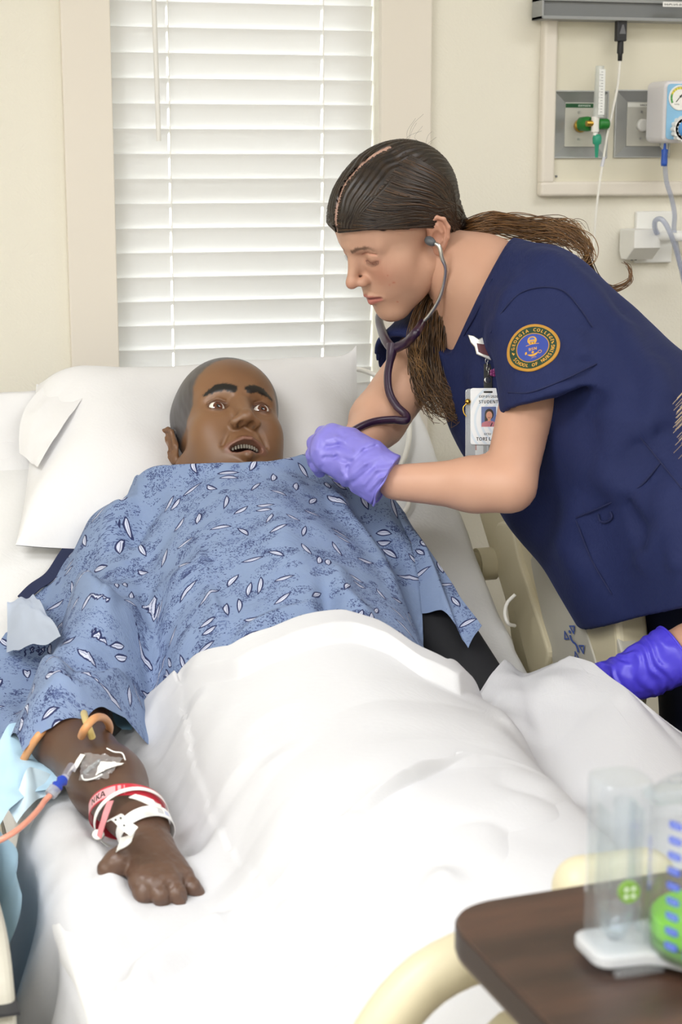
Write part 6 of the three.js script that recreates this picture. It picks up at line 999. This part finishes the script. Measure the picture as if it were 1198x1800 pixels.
// ---------------------------------------------------------------- bands, dressing and line on the mannequin's arm
const armRing = (p, r, n1, n = 40, wob = 0) => { const a = MQ.wrist.clone().sub(MQ.mid).normalize().lerp(n1, 0.6).normalize(), e1 = v3(0, 1, 0).addScaledVector(a, -a.y).normalize(), e2 = a.clone().cross(e1), P = [], N = []; for (let i = 0; i <= n; i++) { const t = i / n * 2 * Math.PI, d = e1.clone().multiplyScalar(Math.cos(t)).addScaledVector(e2, Math.sin(t)); P.push(p.clone().addScaledVector(d, r * (1 + wob * Math.sin(2 * t)))); N.push(d); } return [P, N]; };
{
  const r = thing('allergy_band', 'loose red and pink allergy wristband around the mannequin\'s near forearm', 'wristband', MQ.wrist);
  const t = canvasTexture(1024, 64, (x, W, H) => { x.fillStyle = '#bf3644'; x.fillRect(0, 0, W, H); x.fillStyle = '#e6a9ae'; x.fillRect(10, 8, 300, 48); x.fillStyle = '#c24652'; x.fillRect(14, 8, 12, 48); x.fillRect(40, 8, 10, 48); x.save(); x.translate(140, 32); x.rotate(Math.PI); x.fillStyle = '#1c1416'; x.font = 'bold 44px sans-serif'; x.textAlign = 'center'; x.textBaseline = 'middle'; x.fillText('NKA', 0, 0); x.restore(); });
  const red = new THREE.MeshPhysicalMaterial({ map: t, roughness: 0.3 });
  const c = onBed(224, 1428, 0.05), [P, N] = armRing(c, 0.0415, v3(-0.25, -0.75, 0.6).normalize(), 40, 0.05);
  wpart('band', band(P, N, 0.0155, 0.0008, 90), red, r);
  const c2 = onBed(231, 1440, 0.047), [P2, N2] = armRing(c2, 0.0415, v3(0.1, -0.45, 0.9).normalize(), 40, 0.04);
  wpart('strap', band(P2, N2, 0.0055, 0.0008, 90), M.white, r, 'narrow white strap of the band');
  const q = (u, v, h) => onBed(u, v, h);
  wpart('clasp', band([q(232, 1399, 0.094), q(250, 1404, 0.096), q(268, 1412, 0.094), q(284, 1420, 0.086)], [0, 1, 2, 3].map(() => v3(0.1, 0.9, 0.4)), 0.0085, 0.0014, 12), M.white, r, 'white clasp flap');
  wpart('link', band([q(194, 1408, 0.093), q(186, 1430, 0.085), q(178, 1456, 0.07), q(174, 1472, 0.06)], [0, 1, 2, 3].map(() => v3(-0.5, 0.75, 0.45)), 0.0075, 0.0008, 16), mat(0xd98a90, 0.35), r, 'pink plastic link');
  { const a = q(172, 1468, 0.06); wpart('button', lathe([[0, 0.004], [0.005, 0.003], [0.007, 0], [0, 0]], 18).rotateX(0.7).translate(a.x, a.y, a.z), M.white, r); }
}
{
  const w = thing('identity_band', 'white printed identity band snug around the mannequin\'s near wrist', 'wristband', MQ.wrist);
  const t = canvasTexture(1024, 64, (x, W, H) => { x.fillStyle = '#f5f5f4'; x.fillRect(0, 0, W, H); seed = 31; for (const [x0, c] of [[880, '#8f9fd8'], [930, '#9a9aa2']]) { x.fillStyle = c; for (let k = 0; k < 26; k++) x.fillRect(x0 + (k % 9) * 4.4, 18 + Math.floor(k / 9) * 10, 3, 7); } });
  const c = onBed(256, 1462, 0.044), [P, N] = armRing(c, 0.0305, v3(0.1, -0.6, 0.8).normalize());
  wpart('band', band(P, N, 0.0155, 0.0009, 80), new THREE.MeshPhysicalMaterial({ map: t, roughness: 0.35 }), w);
  const q = (u, v, h) => onBed(u, v, h);
  const tail = band([q(236, 1462, 0.085), q(222, 1452, 0.09), q(212, 1442, 0.094), q(204, 1436, 0.092), q(197, 1440, 0.082)], [0, 1, 2, 3, 4].map((i) => v3(-0.25, 0.85, 0.5 - i * 0.12)), 0.0125, 0.0009, 24);
  wpart('loose_tail', tail, M.white, w, 'curled tail of the band with punched holes');
  for (const [u, v, h] of [[203, 1441, 0.0945], [212, 1438, 0.0965], [218, 1451, 0.093]]) { const a = q(u, v, h); wpart('hole', new THREE.CylinderGeometry(0.0012, 0.0012, 0.0006, 12).rotateX(0.5).translate(a.x, a.y, a.z), M.black, w); }
  wpart('closure', band([q(236, 1464, 0.084), q(222, 1478, 0.072), q(208, 1486, 0.056)], [v3(-0.2, 0.9, 0.4), v3(-0.4, 0.8, 0.4), v3(-0.6, 0.6, 0.4)], 0.017, 0.0012, 16), M.white, w);
}
{
  const k = thing('dressing', 'wrinkled clear film dressing with strips of white tape on the mannequin\'s near forearm', 'dressing', MQ.mid);
  const film = mat(0xf5f5f6, 0.12, { transmission: 0.82, thickness: 0 }), f = MQ.arm;
  const onArm = (px, lift) => px.map(([u, v]) => { const h = hit(u, v, f); return h ? h.p.addScaledVector(h.n, lift) : onBed(u, v, 0.1); });
  const sheetOn = (n, m, tl, tr, br, bl, lift, amp) => gridGeo(n, m, (a, b) => { const u = (1 - a) * (1 - b) * tl[0] + a * (1 - b) * tr[0] + a * b * br[0] + (1 - a) * b * bl[0], v = (1 - a) * (1 - b) * tl[1] + a * (1 - b) * tr[1] + a * b * br[1] + (1 - a) * b * bl[1], h = hit(u, v, f); return h ? h.p.addScaledVector(h.n, lift + amp * Math.abs(fbm(a * 6, b * 6, 3, 3))) : onBed(u, v, 0.09); });
  wpart('film', sheetOn(24, 24, [150, 1325], [216, 1335], [190, 1372], [140, 1372], 0.0012, 0.006), film, k);
  wpart('tape', sheetOn(14, 8, [178, 1342], [220, 1346], [190, 1356], [170, 1366], 0.003, 0.003), mat(0xefece6, 0.6), k, 'torn white tape');
  wpart('tape', sheetOn(10, 6, [146, 1330], [154, 1332], [138, 1360], [131, 1356], 0.005, 0.001), mat(0xefece6, 0.6), k, 'torn white tape');
  wpart('film_edge', tube(onArm([[188, 1322], [200, 1328], [212, 1330], [218, 1342]], 0.005), 0.0009, 24, 6), M.white, k);
  wpart('cannula', tube(onArm([[152, 1362], [166, 1350], [178, 1340]], 0.0045), 0.0024, 16, 10), M.clear, k);
  wpart('fold_rim', tube(onArm([[147, 1364], [150, 1371], [165, 1371], [182, 1364]], 0.003), 0.0011, 24, 6), M.white, k);
  const l = thing('infusion_line', 'pink-tinted infusion line with a blue connector running from the dressing off the bed', 'tube', onBed(90, 1390, 0.09));
  const c = (u, v, h) => onBed(u, v, h), a = onArm([[131, 1350]], 0.005)[0], b1 = c(113, 1368, 0.105), b2 = c(97, 1386, 0.098), b3 = c(88, 1398, 0.093), b4 = c(80, 1406, 0.09);
  wpart('hub', tube([a, b1], 0.0045, 2, 14), mat(0xdfe1ef, 0.15, { transmission: 0.6, thickness: 0 }), l, 'clear hub');
  wpart('valve', tube([b1, b1.clone().lerp(b2, 0.5), b2], (t) => 0.0056 - 0.001 * Math.cos(t * 12), 16, 16), mat(0x2b49b8, 0.25, { transmission: 0.2, thickness: 0 }), l, 'blue valve');
  wpart('luer_lock', tube([b2, b3], (t) => 0.0062 + 0.0008 * Math.cos(t * 30), 16, 14), mat(0xe9ebf2, 0.12, { transmission: 0.7, thickness: 0 }), l, 'clear ribbed lock');
  wpart('line', tube([b3, b4, c(70, 1420, 0.088), c(48, 1444, 0.085), c(20, 1466, 0.08), c(-20, 1486, 0.07), c(-70, 1500, 0.05)], 0.0031, 60, 10), mat(0xefa890, 0.2, { transmission: 0.3, thickness: 0 }), l, 'pink-orange tubing');
}
// ---------------------------------------------------------------- overbed table and spirometer
const TY = 1.083, TC = onLevel(770, 1592, TY), TROT = 4.9 * DEG;
{
  const t = thing('overbed_table', 'overbed table with a dark wood-grain top and rounded corner in the lower right foreground', 'table', v3(TC.x + 0.39 + 0.017, 0, TC.z + 0.2 - 0.033)); t.rotation.y = TROT;
  const W = 0.78, D = 0.4, r = 0.045, sh = new THREE.Shape(); { const a = -W / 2, b = -D / 2; sh.moveTo(a + r, b); sh.lineTo(-a - r, b); sh.quadraticCurveTo(-a, b, -a, b + r); sh.lineTo(-a, -b - r); sh.quadraticCurveTo(-a, -b, -a - r, -b); sh.lineTo(a + r, -b); sh.quadraticCurveTo(a, -b, a, -b - r); sh.lineTo(a, b + r); sh.quadraticCurveTo(a, b, a + r, b); }
  const grain = canvasTexture(1024, 1024, (x, S) => { const im = x.createImageData(S, S), d = im.data; for (let j = 0; j < S; j++) for (let i = 0; i < S; i++) { const u = i / S, v = j / S, w = v * 8 + 0.9 * fbm(u * 2.2, v * 3, 1, 3) + 0.25 * fbm(u * 6, v * 30, 5, 2), g = 0.5 + 0.5 * Math.sin(w * 6.28), f = 0.5 + 0.5 * noise3(u * 40, v * 420, 3), p = fbm(u * 1.6, v * 5, 9, 3), q = clamp(0.25 * g + 0.3 * f + 0.55 * (p + 0.5), 0, 1), k = (j * S + i) * 4; d[k] = mix(27, 80, q); d[k + 1] = mix(19, 54, q); d[k + 2] = mix(15, 41, q); d[k + 3] = 255; } x.putImageData(im, 0, 0); });
  grain.wrapS = grain.wrapT = THREE.RepeatWrapping; grain.repeat.set(1 / 0.62, 1 / 0.42);
  const topm = new THREE.MeshPhysicalMaterial({ map: grain, roughness: 0.38, clearcoat: 0.25, clearcoatRoughness: 0.3 });
  part('table_top', boxUV(new THREE.ExtrudeGeometry(sh, { depth: 0.0215, bevelEnabled: true, bevelSize: 0.0015, bevelThickness: 0.0015, bevelSegments: 3, curveSegments: 20 }).rotateX(-Math.PI / 2).translate(0, TY - 0.0245, 0)), topm, t);
  const sh2 = sh.clone(); const eg = new THREE.ExtrudeGeometry(sh2, { depth: 0.017, bevelEnabled: false, curveSegments: 20 }).scale(1.0052, 1.0095, 1).rotateX(-Math.PI / 2).translate(0, TY - 0.0215, 0); part('edge_band', eg, mat(0x2e211b, 0.45), t, 'dark edge band');
  part('column', box(0.06, 0.95, 0.05, 0.33, 0.58, 0.05, 0.008), M.beige, t); part('support_arm', box(0.46, 0.03, 0.05, 0.12, TY - 0.045, 0.05, 0.006), M.beige, t);
  part('foot', [box(0.6, 0.05, 0.05, 0.1, 0.07, -0.14, 0.01), box(0.6, 0.05, 0.05, 0.1, 0.07, 0.22, 0.01), box(0.06, 0.05, 0.4, 0.33, 0.08, 0.04, 0.01)], M.beige, t);
  for (const [x, z] of [[-0.18, -0.14], [0.38, -0.14], [-0.18, 0.22], [0.38, 0.22]]) part('castor', new THREE.CylinderGeometry(0.024, 0.024, 0.02, 18).rotateX(Math.PI / 2).translate(x, 0.024, z), M.black, t);
}
{
  const c0 = onLevel(1080, 1661, TY + 0.007), s = thing('spirometer', 'clear plastic breathing spirometer with green piston and blue scale standing on the overbed table', 'spirometer', v3(c0.x, TY, c0.z)); s.rotation.y = TROT - 3 * DEG;
  const clear = mat(0xf6f9fb, 0.05, { transmission: 0.95, thickness: 0 }), H = 0.117, mx = 0.056, mr = 0.0415, blue = '#3a55c4';
  const base = new THREE.Shape(); base.moveTo(-0.0205, -0.008); base.quadraticCurveTo(-0.0205, -0.0165, -0.012, -0.0165); base.lineTo(0.012, -0.0165); base.quadraticCurveTo(0.04, -0.02, 0.06, -0.022); base.quadraticCurveTo(0.124, -0.018, 0.124, 0.026); base.quadraticCurveTo(0.12, 0.068, 0.076, 0.074); base.quadraticCurveTo(0.04, 0.07, 0.03, 0.04); base.quadraticCurveTo(0.02, 0.026, 0.01, 0.024); base.lineTo(-0.012, 0.0225); base.quadraticCurveTo(-0.0205, 0.0215, -0.0205, 0.012); base.closePath();
  part('base_tray', new THREE.ExtrudeGeometry(base, { depth: 0.004, bevelEnabled: true, bevelSize: 0.003, bevelThickness: 0.0025, bevelSegments: 3 }).rotateX(Math.PI / 2).translate(0, 0.0095, 0), mat(0xf3f5f7, 0.12, { transmission: 0.6, thickness: 0 }), s, 'clear white base tray');
  part('base_clip', box(0.034, 0.004, 0.006, 0.002, 0.003, 0.031, 0.001), clear, s);
  const rect = (w, d, r) => { const q = new THREE.Shape(), a = -w / 2, b = -d / 2; q.moveTo(a + r, b); q.lineTo(-a - r, b); q.quadraticCurveTo(-a, b, -a, b + r); q.lineTo(-a, -b - r); q.quadraticCurveTo(-a, -b, -a - r, -b); q.lineTo(a + r, -b); q.quadraticCurveTo(a, -b, a, -b - r); q.lineTo(a, b + r); q.quadraticCurveTo(a, b, a + r, b); return q; };
  part('flow_chamber', new THREE.ExtrudeGeometry(rect(0.034, 0.036, 0.013), { depth: H - 0.006, bevelEnabled: true, bevelSize: 0.0015, bevelThickness: 0.003, bevelSegments: 4, curveSegments: 10 }).rotateX(-Math.PI / 2).translate(0, 0.01, 0), clear, s);
  part('flow_tube', new THREE.CylinderGeometry(0.0075, 0.0085, 0.07, 24, 1, true).translate(0.002, 0.075, 0.004), clear, s);
  part('flow_wall', box(0.0012, 0.085, 0.02, -0.0105, 0.062, 0, 0.0004), clear, s); part('flow_wall', box(0.0012, 0.085, 0.02, 0.0125, 0.062, 0, 0.0004), clear, s);
  part('flow_cup', lathe([[0, 0.012], [0.006, 0.013], [0.0105, 0.022], [0.0118, 0.034], [0.0112, 0.034], [0.0098, 0.022], [0, 0.0145]], 28), clear, s);
  const dt = canvasTexture(128, 128, (x) => { x.clearRect(0, 0, 128, 128); x.fillStyle = '#76a51f'; x.beginPath(); x.arc(64, 64, 62, 0, 7); x.fill(); x.fillStyle = '#eef5df'; for (const a of [-1, 1]) for (const b of [-1, 1]) { x.beginPath(); x.arc(64 + a * 22, 64 + b * 22, 13, 0, 7); x.fill(); } });
  part('flow_float', new THREE.CylinderGeometry(0.0074, 0.0074, 0.003, 32).rotateX(Math.PI / 2).translate(0.002, 0.05, 0.0132), mat(0x76a51f, 0.4), s);
  part('float_face', new THREE.CircleGeometry(0.0073, 32).translate(0.002, 0.05, 0.0149), new THREE.MeshPhysicalMaterial({ map: dt, transparent: true, roughness: 0.4 }), s, 'green disc with four pale dots');
  const vt = canvasTexture(64, 512, (x) => { x.clearRect(0, 0, 64, 512); x.fillStyle = blue; seed = 12; for (let y = 20; y < 470; y += 15) { x.globalAlpha = rr(0.5, 0.9); x.fillRect(18 + rr(-3, 3), y, rr(18, 30), rr(6, 11)); } });
  part('side_print', new THREE.PlaneGeometry(0.006, 0.044).translate(0.0128, 0.07, 0.0198), new THREE.MeshPhysicalMaterial({ map: vt, transparent: true, opacity: 0.75, roughness: 0.4 }), s, 'fine blue print');
  const ft = canvasTexture(128, 256, (x) => { x.clearRect(0, 0, 128, 256); x.strokeStyle = x.fillStyle = 'rgba(120,130,215,.55)'; x.lineWidth = 4; x.strokeRect(34, 12, 60, 64); x.fillRect(48, 34, 32, 12); x.fillRect(36, 100, 56, 4); });
  part('front_print', new THREE.PlaneGeometry(0.014, 0.03).translate(0.0015, 0.087, 0.0198), new THREE.MeshPhysicalMaterial({ map: ft, transparent: true, opacity: 0.6, roughness: 0.4 }), s, 'faint blue print');
  part('volume_chamber', [new THREE.CylinderGeometry(mr, mr, H - 0.012, 56, 1, true).translate(mx, 0.01 + (H - 0.012) / 2, 0.026), lathe([[mr, H - 0.003], [mr - 0.004, H + 0.001], [0, H + 0.002]], 56).translate(mx, 0, 0.026)], clear, s);
  part('bridge', box(0.03, 0.008, 0.02, 0.03, H - 0.004, 0.01, 0.003), clear, s);
  const green = mat(0x6cb80c, 0.35), greenD = mat(0x46800a, 0.35);
  part('piston', lathe([[0, 0.034], [mr - 0.0035, 0.034], [mr - 0.002, 0.032], [mr - 0.0015, 0.0225], [mr - 0.003, 0.0215], [0, 0.0215]], 56).translate(mx, 0, 0.026), green, s, 'bright green piston');
  part('piston', lathe([[0, 0.0195], [mr - 0.004, 0.0195], [mr - 0.002, 0.018], [mr - 0.002, 0.0105], [0, 0.0105]], 56).translate(mx, 0, 0.026), greenD, s, 'darker green lower piston');
  const st = canvasTexture(256, 1024, (x, W, Hh) => { x.clearRect(0, 0, W, Hh); x.fillStyle = blue; for (let i = 0; i < 9; i++) { x.globalAlpha = 0.85; x.beginPath(); x.roundRect(30, 40 + i * 108, 105, 56, 22); x.fill(); x.globalAlpha = 0.5; x.fillStyle = '#dfe5ff'; for (let k = 0; k < 6; k++) x.fillRect(46 + k * 13, 52 + i * 108, 5, 32); x.fillStyle = blue; } x.globalAlpha = 0.85; for (let y = 20; y < 1000; y += 24) x.fillRect(176, y, 40, 12); });
  part('scale', new THREE.CylinderGeometry(mr + 0.0004, mr + 0.0004, 0.097, 24, 1, true, -1.36, 0.62).translate(mx, 0.063, 0.026), new THREE.MeshPhysicalMaterial({ map: st, transparent: true, roughness: 0.4, side: THREE.DoubleSide }), s, 'blue volume scale');
}
// ---------------------------------------------------------------- the second carer at the right edge of the picture
{
  const foot = v3(1.36, 0, 1.32), g = tag(new THREE.Group(), 'person at the right edge in dark scrubs, one royal blue gloved hand lifting the sheet', 'person'); g.name = numbered('person'); scene.add(g); g.position.copy(foot);
  const P = at, wr = P(1190, 1140, 2.19), el = P(1345, 1075, 2.1), sh = v3(1.2, 1.24, 1.17), shF = v3(1.16, 1.24, 1.46), nb = v3(1.12, 1.31, 1.31), hd = v3(1.04, 1.43, 1.27), hip = v3(1.36, 0.95, 1.34);
  const skin = lin('#c5987f'), rosy = lin('#c5836c');
  const kn = [-1, 1].map((s) => v3(foot.x, 0.48, foot.z + s * 0.1)), an = [-1, 1].map((s) => v3(foot.x + 0.05, 0.085, foot.z + s * 0.11)), hp = [-1, 1].map((s) => v3(foot.x, 0.9, foot.z + s * 0.09));
  const farEl = v3(1.12, 1.0, 1.5), farWr = v3(1.02, 0.93, 1.36);
  const bones = [[capsule(hd, nb, 0.047, 0.054), 0.02], [capsule(nb, v3(1.24, 1.13, 1.33), 0.08, 0.1), 0.05], [capsule(v3(1.24, 1.13, 1.33), hip, 0.1, 0.11), 0.05], [capsule(nb, sh, 0.05, 0.05), 0.03], [capsule(nb, shF, 0.05, 0.05), 0.03], [capsule(sh, el, 0.046, 0.038), 0.02], [capsule(el, wr, 0.037, 0.026), 0.02], [capsule(shF, farEl, 0.046, 0.038), 0.02], [capsule(farEl, farWr, 0.037, 0.024), 0.02],
    ...[0, 1].flatMap((i) => [[capsule(hp[i], kn[i], 0.085, 0.055), 0.05], [capsule(kn[i], an[i], 0.055, 0.036), 0.02], [capsule(an[i].clone().add(v3(0.03, -0.045, 0)), an[i].clone().add(v3(-0.15, -0.055, 0.02)), 0.034, 0.028), 0.02]])];
  { const d = farWr.clone().sub(farEl).normalize(); for (let i = 0; i < 4; i++) { const k = farWr.clone().addScaledVector(d, 0.07).add(v3(0, 0, (i - 1.5) * 0.018)), t = k.clone().addScaledVector(d, 0.05).add(v3(0, -0.03, 0)); bones.push([capsule(farWr, k, 0.022, 0.013), 0.012], [capsule(k, t, 0.0095, 0.0075), 0.004]); } bones.push([capsule(farWr.clone().addScaledVector(d, 0.02), farWr.clone().addScaledVector(d, 0.06).add(v3(0, -0.01, -0.05)), 0.014, 0.009), 0.01]); }
  const S = 0.97, T = new THREE.Matrix4().makeScale(S, S, S).premultiply(basisOf(v3(-0.7, -0.7, -0.1), v3(-0.68, 0.72, 0))); T.setPosition(v3(1.03, 1.47, 1.27));
  const hf = headField({ jaw: 0.96, neck: 0.05, fold: 0, nostril: 0.55, ala: 0.0056, noseWide: 0.92, neckTo: nb.clone().applyMatrix4(T.clone().invert()).multiplyScalar(0.9).toArray() }), tone = (x, y, z) => mixc(skin, rosy, clamp(0.15 + 0.3 * fbm(x * 20, y * 20, z * 20, 2), 0, 0.4));
  const headGeo = mesher(hf, v3(-0.1, -0.17, -0.125), v3(0.1, 0.13, 0.125), 0.004, (x, y, z) => { let c = tone(x, y, z); const a = Math.abs(x); if (z > 0.07 && Math.max(a / 0.0245, Math.abs(y - hf.mouthY) / 0.009) < 1) c = lin('#b56a62'); if (z > 0.05 && arcD(a, y, [[0.011, 0.0165], [0.04, 0.021], [0.049, 0.014]]) < 0.003) c = lin('#8a6a48'); return c; }).applyMatrix4(T);
  const bodyGeo = mesher(union(bones), v3(0.85, 0, 1.0), v3(1.6, 1.6, 1.65), 0.011, tone);
  wpart('body', [headGeo, bodyGeo].map((q) => { q.deleteAttribute('uv'); return q; }).reduce((a, b) => mergeGeometries([a, b])), skinMat(0.5), g);
  const tf = union([[capsule(nb, v3(1.24, 1.13, 1.33), 0.085, 0.13), 0.05], [capsule(v3(1.24, 1.13, 1.33), hip, 0.13, 0.145), 0.05], [capsule(hip, v3(1.38, 0.84, 1.34), 0.145, 0.15), 0.05], [capsule(nb, sh, 0.068, 0.066), 0.05], [capsule(sh, sh.clone().lerp(el, 0.35), 0.066, 0.066), 0.04], [capsule(nb, shF, 0.068, 0.066), 0.05], [capsule(shF, shF.clone().lerp(farEl, 0.4), 0.066, 0.066), 0.04]]), nh = capsule(hd, nb, 0.07, 0.062);
  wpart('scrub_top', mesher((x, y, z) => Math.max(smax(tf(x, y, z), -nh(x, y, z), 0.006), 0.82 - y), v3(0.95, 0.8, 0.95), v3(1.65, 1.5, 1.7), 0.008, null), M.scrubs, g);
  const pf = union([0, 1].flatMap((i) => [[capsule(hp[i], kn[i], 0.108, 0.086), 0.03], [capsule(kn[i], an[i], 0.086, 0.078), 0.03]]), 0.04);
  wpart('trousers', mesher((x, y, z) => Math.max(pf(x, y, z), 0.07 - y), v3(1.15, 0.03, 1.05), v3(1.6, 1.05, 1.6), 0.013, null), mat(0x121a3a, 0.85), g);
  for (const a of an) wpart('shoe', mesher((x, y, z) => Math.max(smin(capsule(v3(a.x + 0.035, 0.045, a.z), v3(a.x - 0.16, 0.036, a.z), 0.05, 0.042)(x, y, z), capsule(v3(a.x, 0.07, a.z), v3(a.x - 0.05, 0.05, a.z), 0.048, 0.045)(x, y, z), 0.03), 0.002 - y), v3(a.x - 0.24, -0.01, a.z - 0.1), v3(a.x + 0.12, 0.16, a.z + 0.1), 0.012, null), mat(0xd9d9d6, 0.6), g);
  // the gloved hand that holds the sheet: back of the hand towards us, fingers under the cloth
  const bl = [[capsule(P(1186, 1152, 2.19), P(1140, 1172, 2.2), 0.0345, 0.034), 0.02], [capsule(P(1178, 1154, 2.19), P(1192, 1146, 2.19), 0.0355, 0.038), 0.02]], kp = [[1096, 1172, 2.21], [1094, 1184, 2.2], [1096, 1198, 2.2], [1104, 1212, 2.2]], mp = [[1062, 1180, 2.225], [1058, 1192, 2.22], [1064, 1206, 2.215], [1078, 1218, 2.21]], tp = [[1034, 1188, 2.24], [1032, 1200, 2.235], [1042, 1212, 2.23], [1060, 1224, 2.225]], r = [0.0125, 0.0128, 0.0122, 0.011];
  for (let i = 0; i < 4; i++) bl.push([capsule(P(1138, 1170 + i * 7, 2.2), P(...kp[i]), 0.021, r[i] + 0.003), 0.016], [capsule(P(...kp[i]), P(...mp[i]), r[i], r[i]), 0.005], [capsule(P(...mp[i]), P(...tp[i]), r[i], r[i] * 0.8), 0.003]);
  bl.push([capsule(P(1130, 1168, 2.215), P(1085, 1172, 2.235), 0.017, 0.014), 0.012], [capsule(P(1085, 1172, 2.235), P(1050, 1180, 2.25), 0.0135, 0.0105), 0.004]);
  const f0 = union(bl, 0.01), cN = camAxis(0.83, 0.5, -0.1).normalize(), cP = P(1189, 1146, 2.19);
  const f = (x, y, z) => { let d = f0(x, y, z); if (d < 0.012) { const q = (x - cP.x) * cN.x + (y - cP.y) * cN.y + (z - cP.z) * cN.z; d -= 0.0022 * Math.sin(q * 420 + 5 * noise3(x * 40, y * 40, z * 40)) * ss(-0.15, -0.05, q) * (0.4 + 0.6 * Math.abs(noise3(x * 30, y * 30, z * 30))) + 0.0012 * fbm(x * 80, y * 80, z * 80, 2); } const c = (x - cP.x) * cN.x + (y - cP.y) * cN.y + (z - cP.z) * cN.z; return smax(d, c, 0.002); };
  const c = P(1115, 1180, 2.17), gl = wpart('glove', mesher(f, c.clone().addScalar(-0.13), c.clone().addScalar(0.13), 0.003, null), mat(0x4a3fd2, 0.4, { clearcoat: 0.15, clearcoatRoughness: 0.4 }), g, 'royal blue disposable glove');
  const ring = []; { const e1 = camAxis(-0.5, 0.83, 0).normalize(), e2 = cN.clone().cross(e1).normalize(); for (let i = 0; i < 30; i++) { const t = i / 30 * 2 * Math.PI; ring.push(cP.clone().addScaledVector(cN, -0.0015).addScaledVector(e1, 0.0385 * Math.cos(t)).addScaledVector(e2, 0.0385 * Math.sin(t))); } } g.updateMatrixWorld(true); wpart('cuff_roll', tube(curve(ring, true), 0.0016, 90, 8, false), mat(0x4a3fd2, 0.4), gl);
  // hair: a cap with long fair ends hanging forward
  const hairMat = new THREE.MeshPhysicalMaterial({ vertexColors: true, roughness: 0.4 }), hc = ellipsoid(v3(0, 0.036, -0.016), v3(0.0815, 0.09, 0.104)), blond = lin('#a58c66'), fair = lin('#d8c7a6'), line = (z) => z > 0 ? 0.012 + 0.5 * z : 0.012 + 1.25 * z;
  const cap = mesher((x, y, z) => smax(hc(x, y, z), line(z) - y, 0.004), v3(-0.1, -0.09, -0.13), v3(0.1, 0.14, 0.1), 0.005, (x, y, z) => mixc(blond, fair, clamp(0.4 + fbm(x * 120, y * 20, z * 120, 2), 0, 1))).applyMatrix4(T); cap.deleteAttribute('uv');
  const hair = wpart('hair', cap, hairMat, g, 'fair hair');
  seed = 5; const ends = []; for (let i = 0; i < 90; i++) { const a = v3(rr(-0.07, 0.07), rr(0.0, 0.06), rr(-0.05, 0.02)).applyMatrix4(T), e = P(rr(1176, 1260), rr(690, 815), rr(1.98, 2.05)), m = a.clone().lerp(e, 0.5).add(v3(0.02, 0.02, 0)); const t = tube([a, m, e.clone().add(v3(0.02, 0.02, 0)), e], (k) => 0.0009 * (1 - 0.7 * k), 14, 5, false), n = t.attributes.position.count, col = new Float32Array(n * 3), cc = mixc(blond, fair, rnd()); for (let k = 0; k < n; k++) col.set(cc, 3 * k); t.setAttribute('color', new THREE.BufferAttribute(col, 3)); t.deleteAttribute('uv'); ends.push(t); }
  g.updateMatrixWorld(true); const hm = wpart('hair_ends', mergeGeometries(ends), hairMat, hair, 'wispy fair ends of hair'); hm.userData.kind = 'stuff';
}
scene.traverse((o) => { if (o.isMesh) { o.castShadow = true; o.receiveShadow = true; } });
renderer.render(scene, camera);
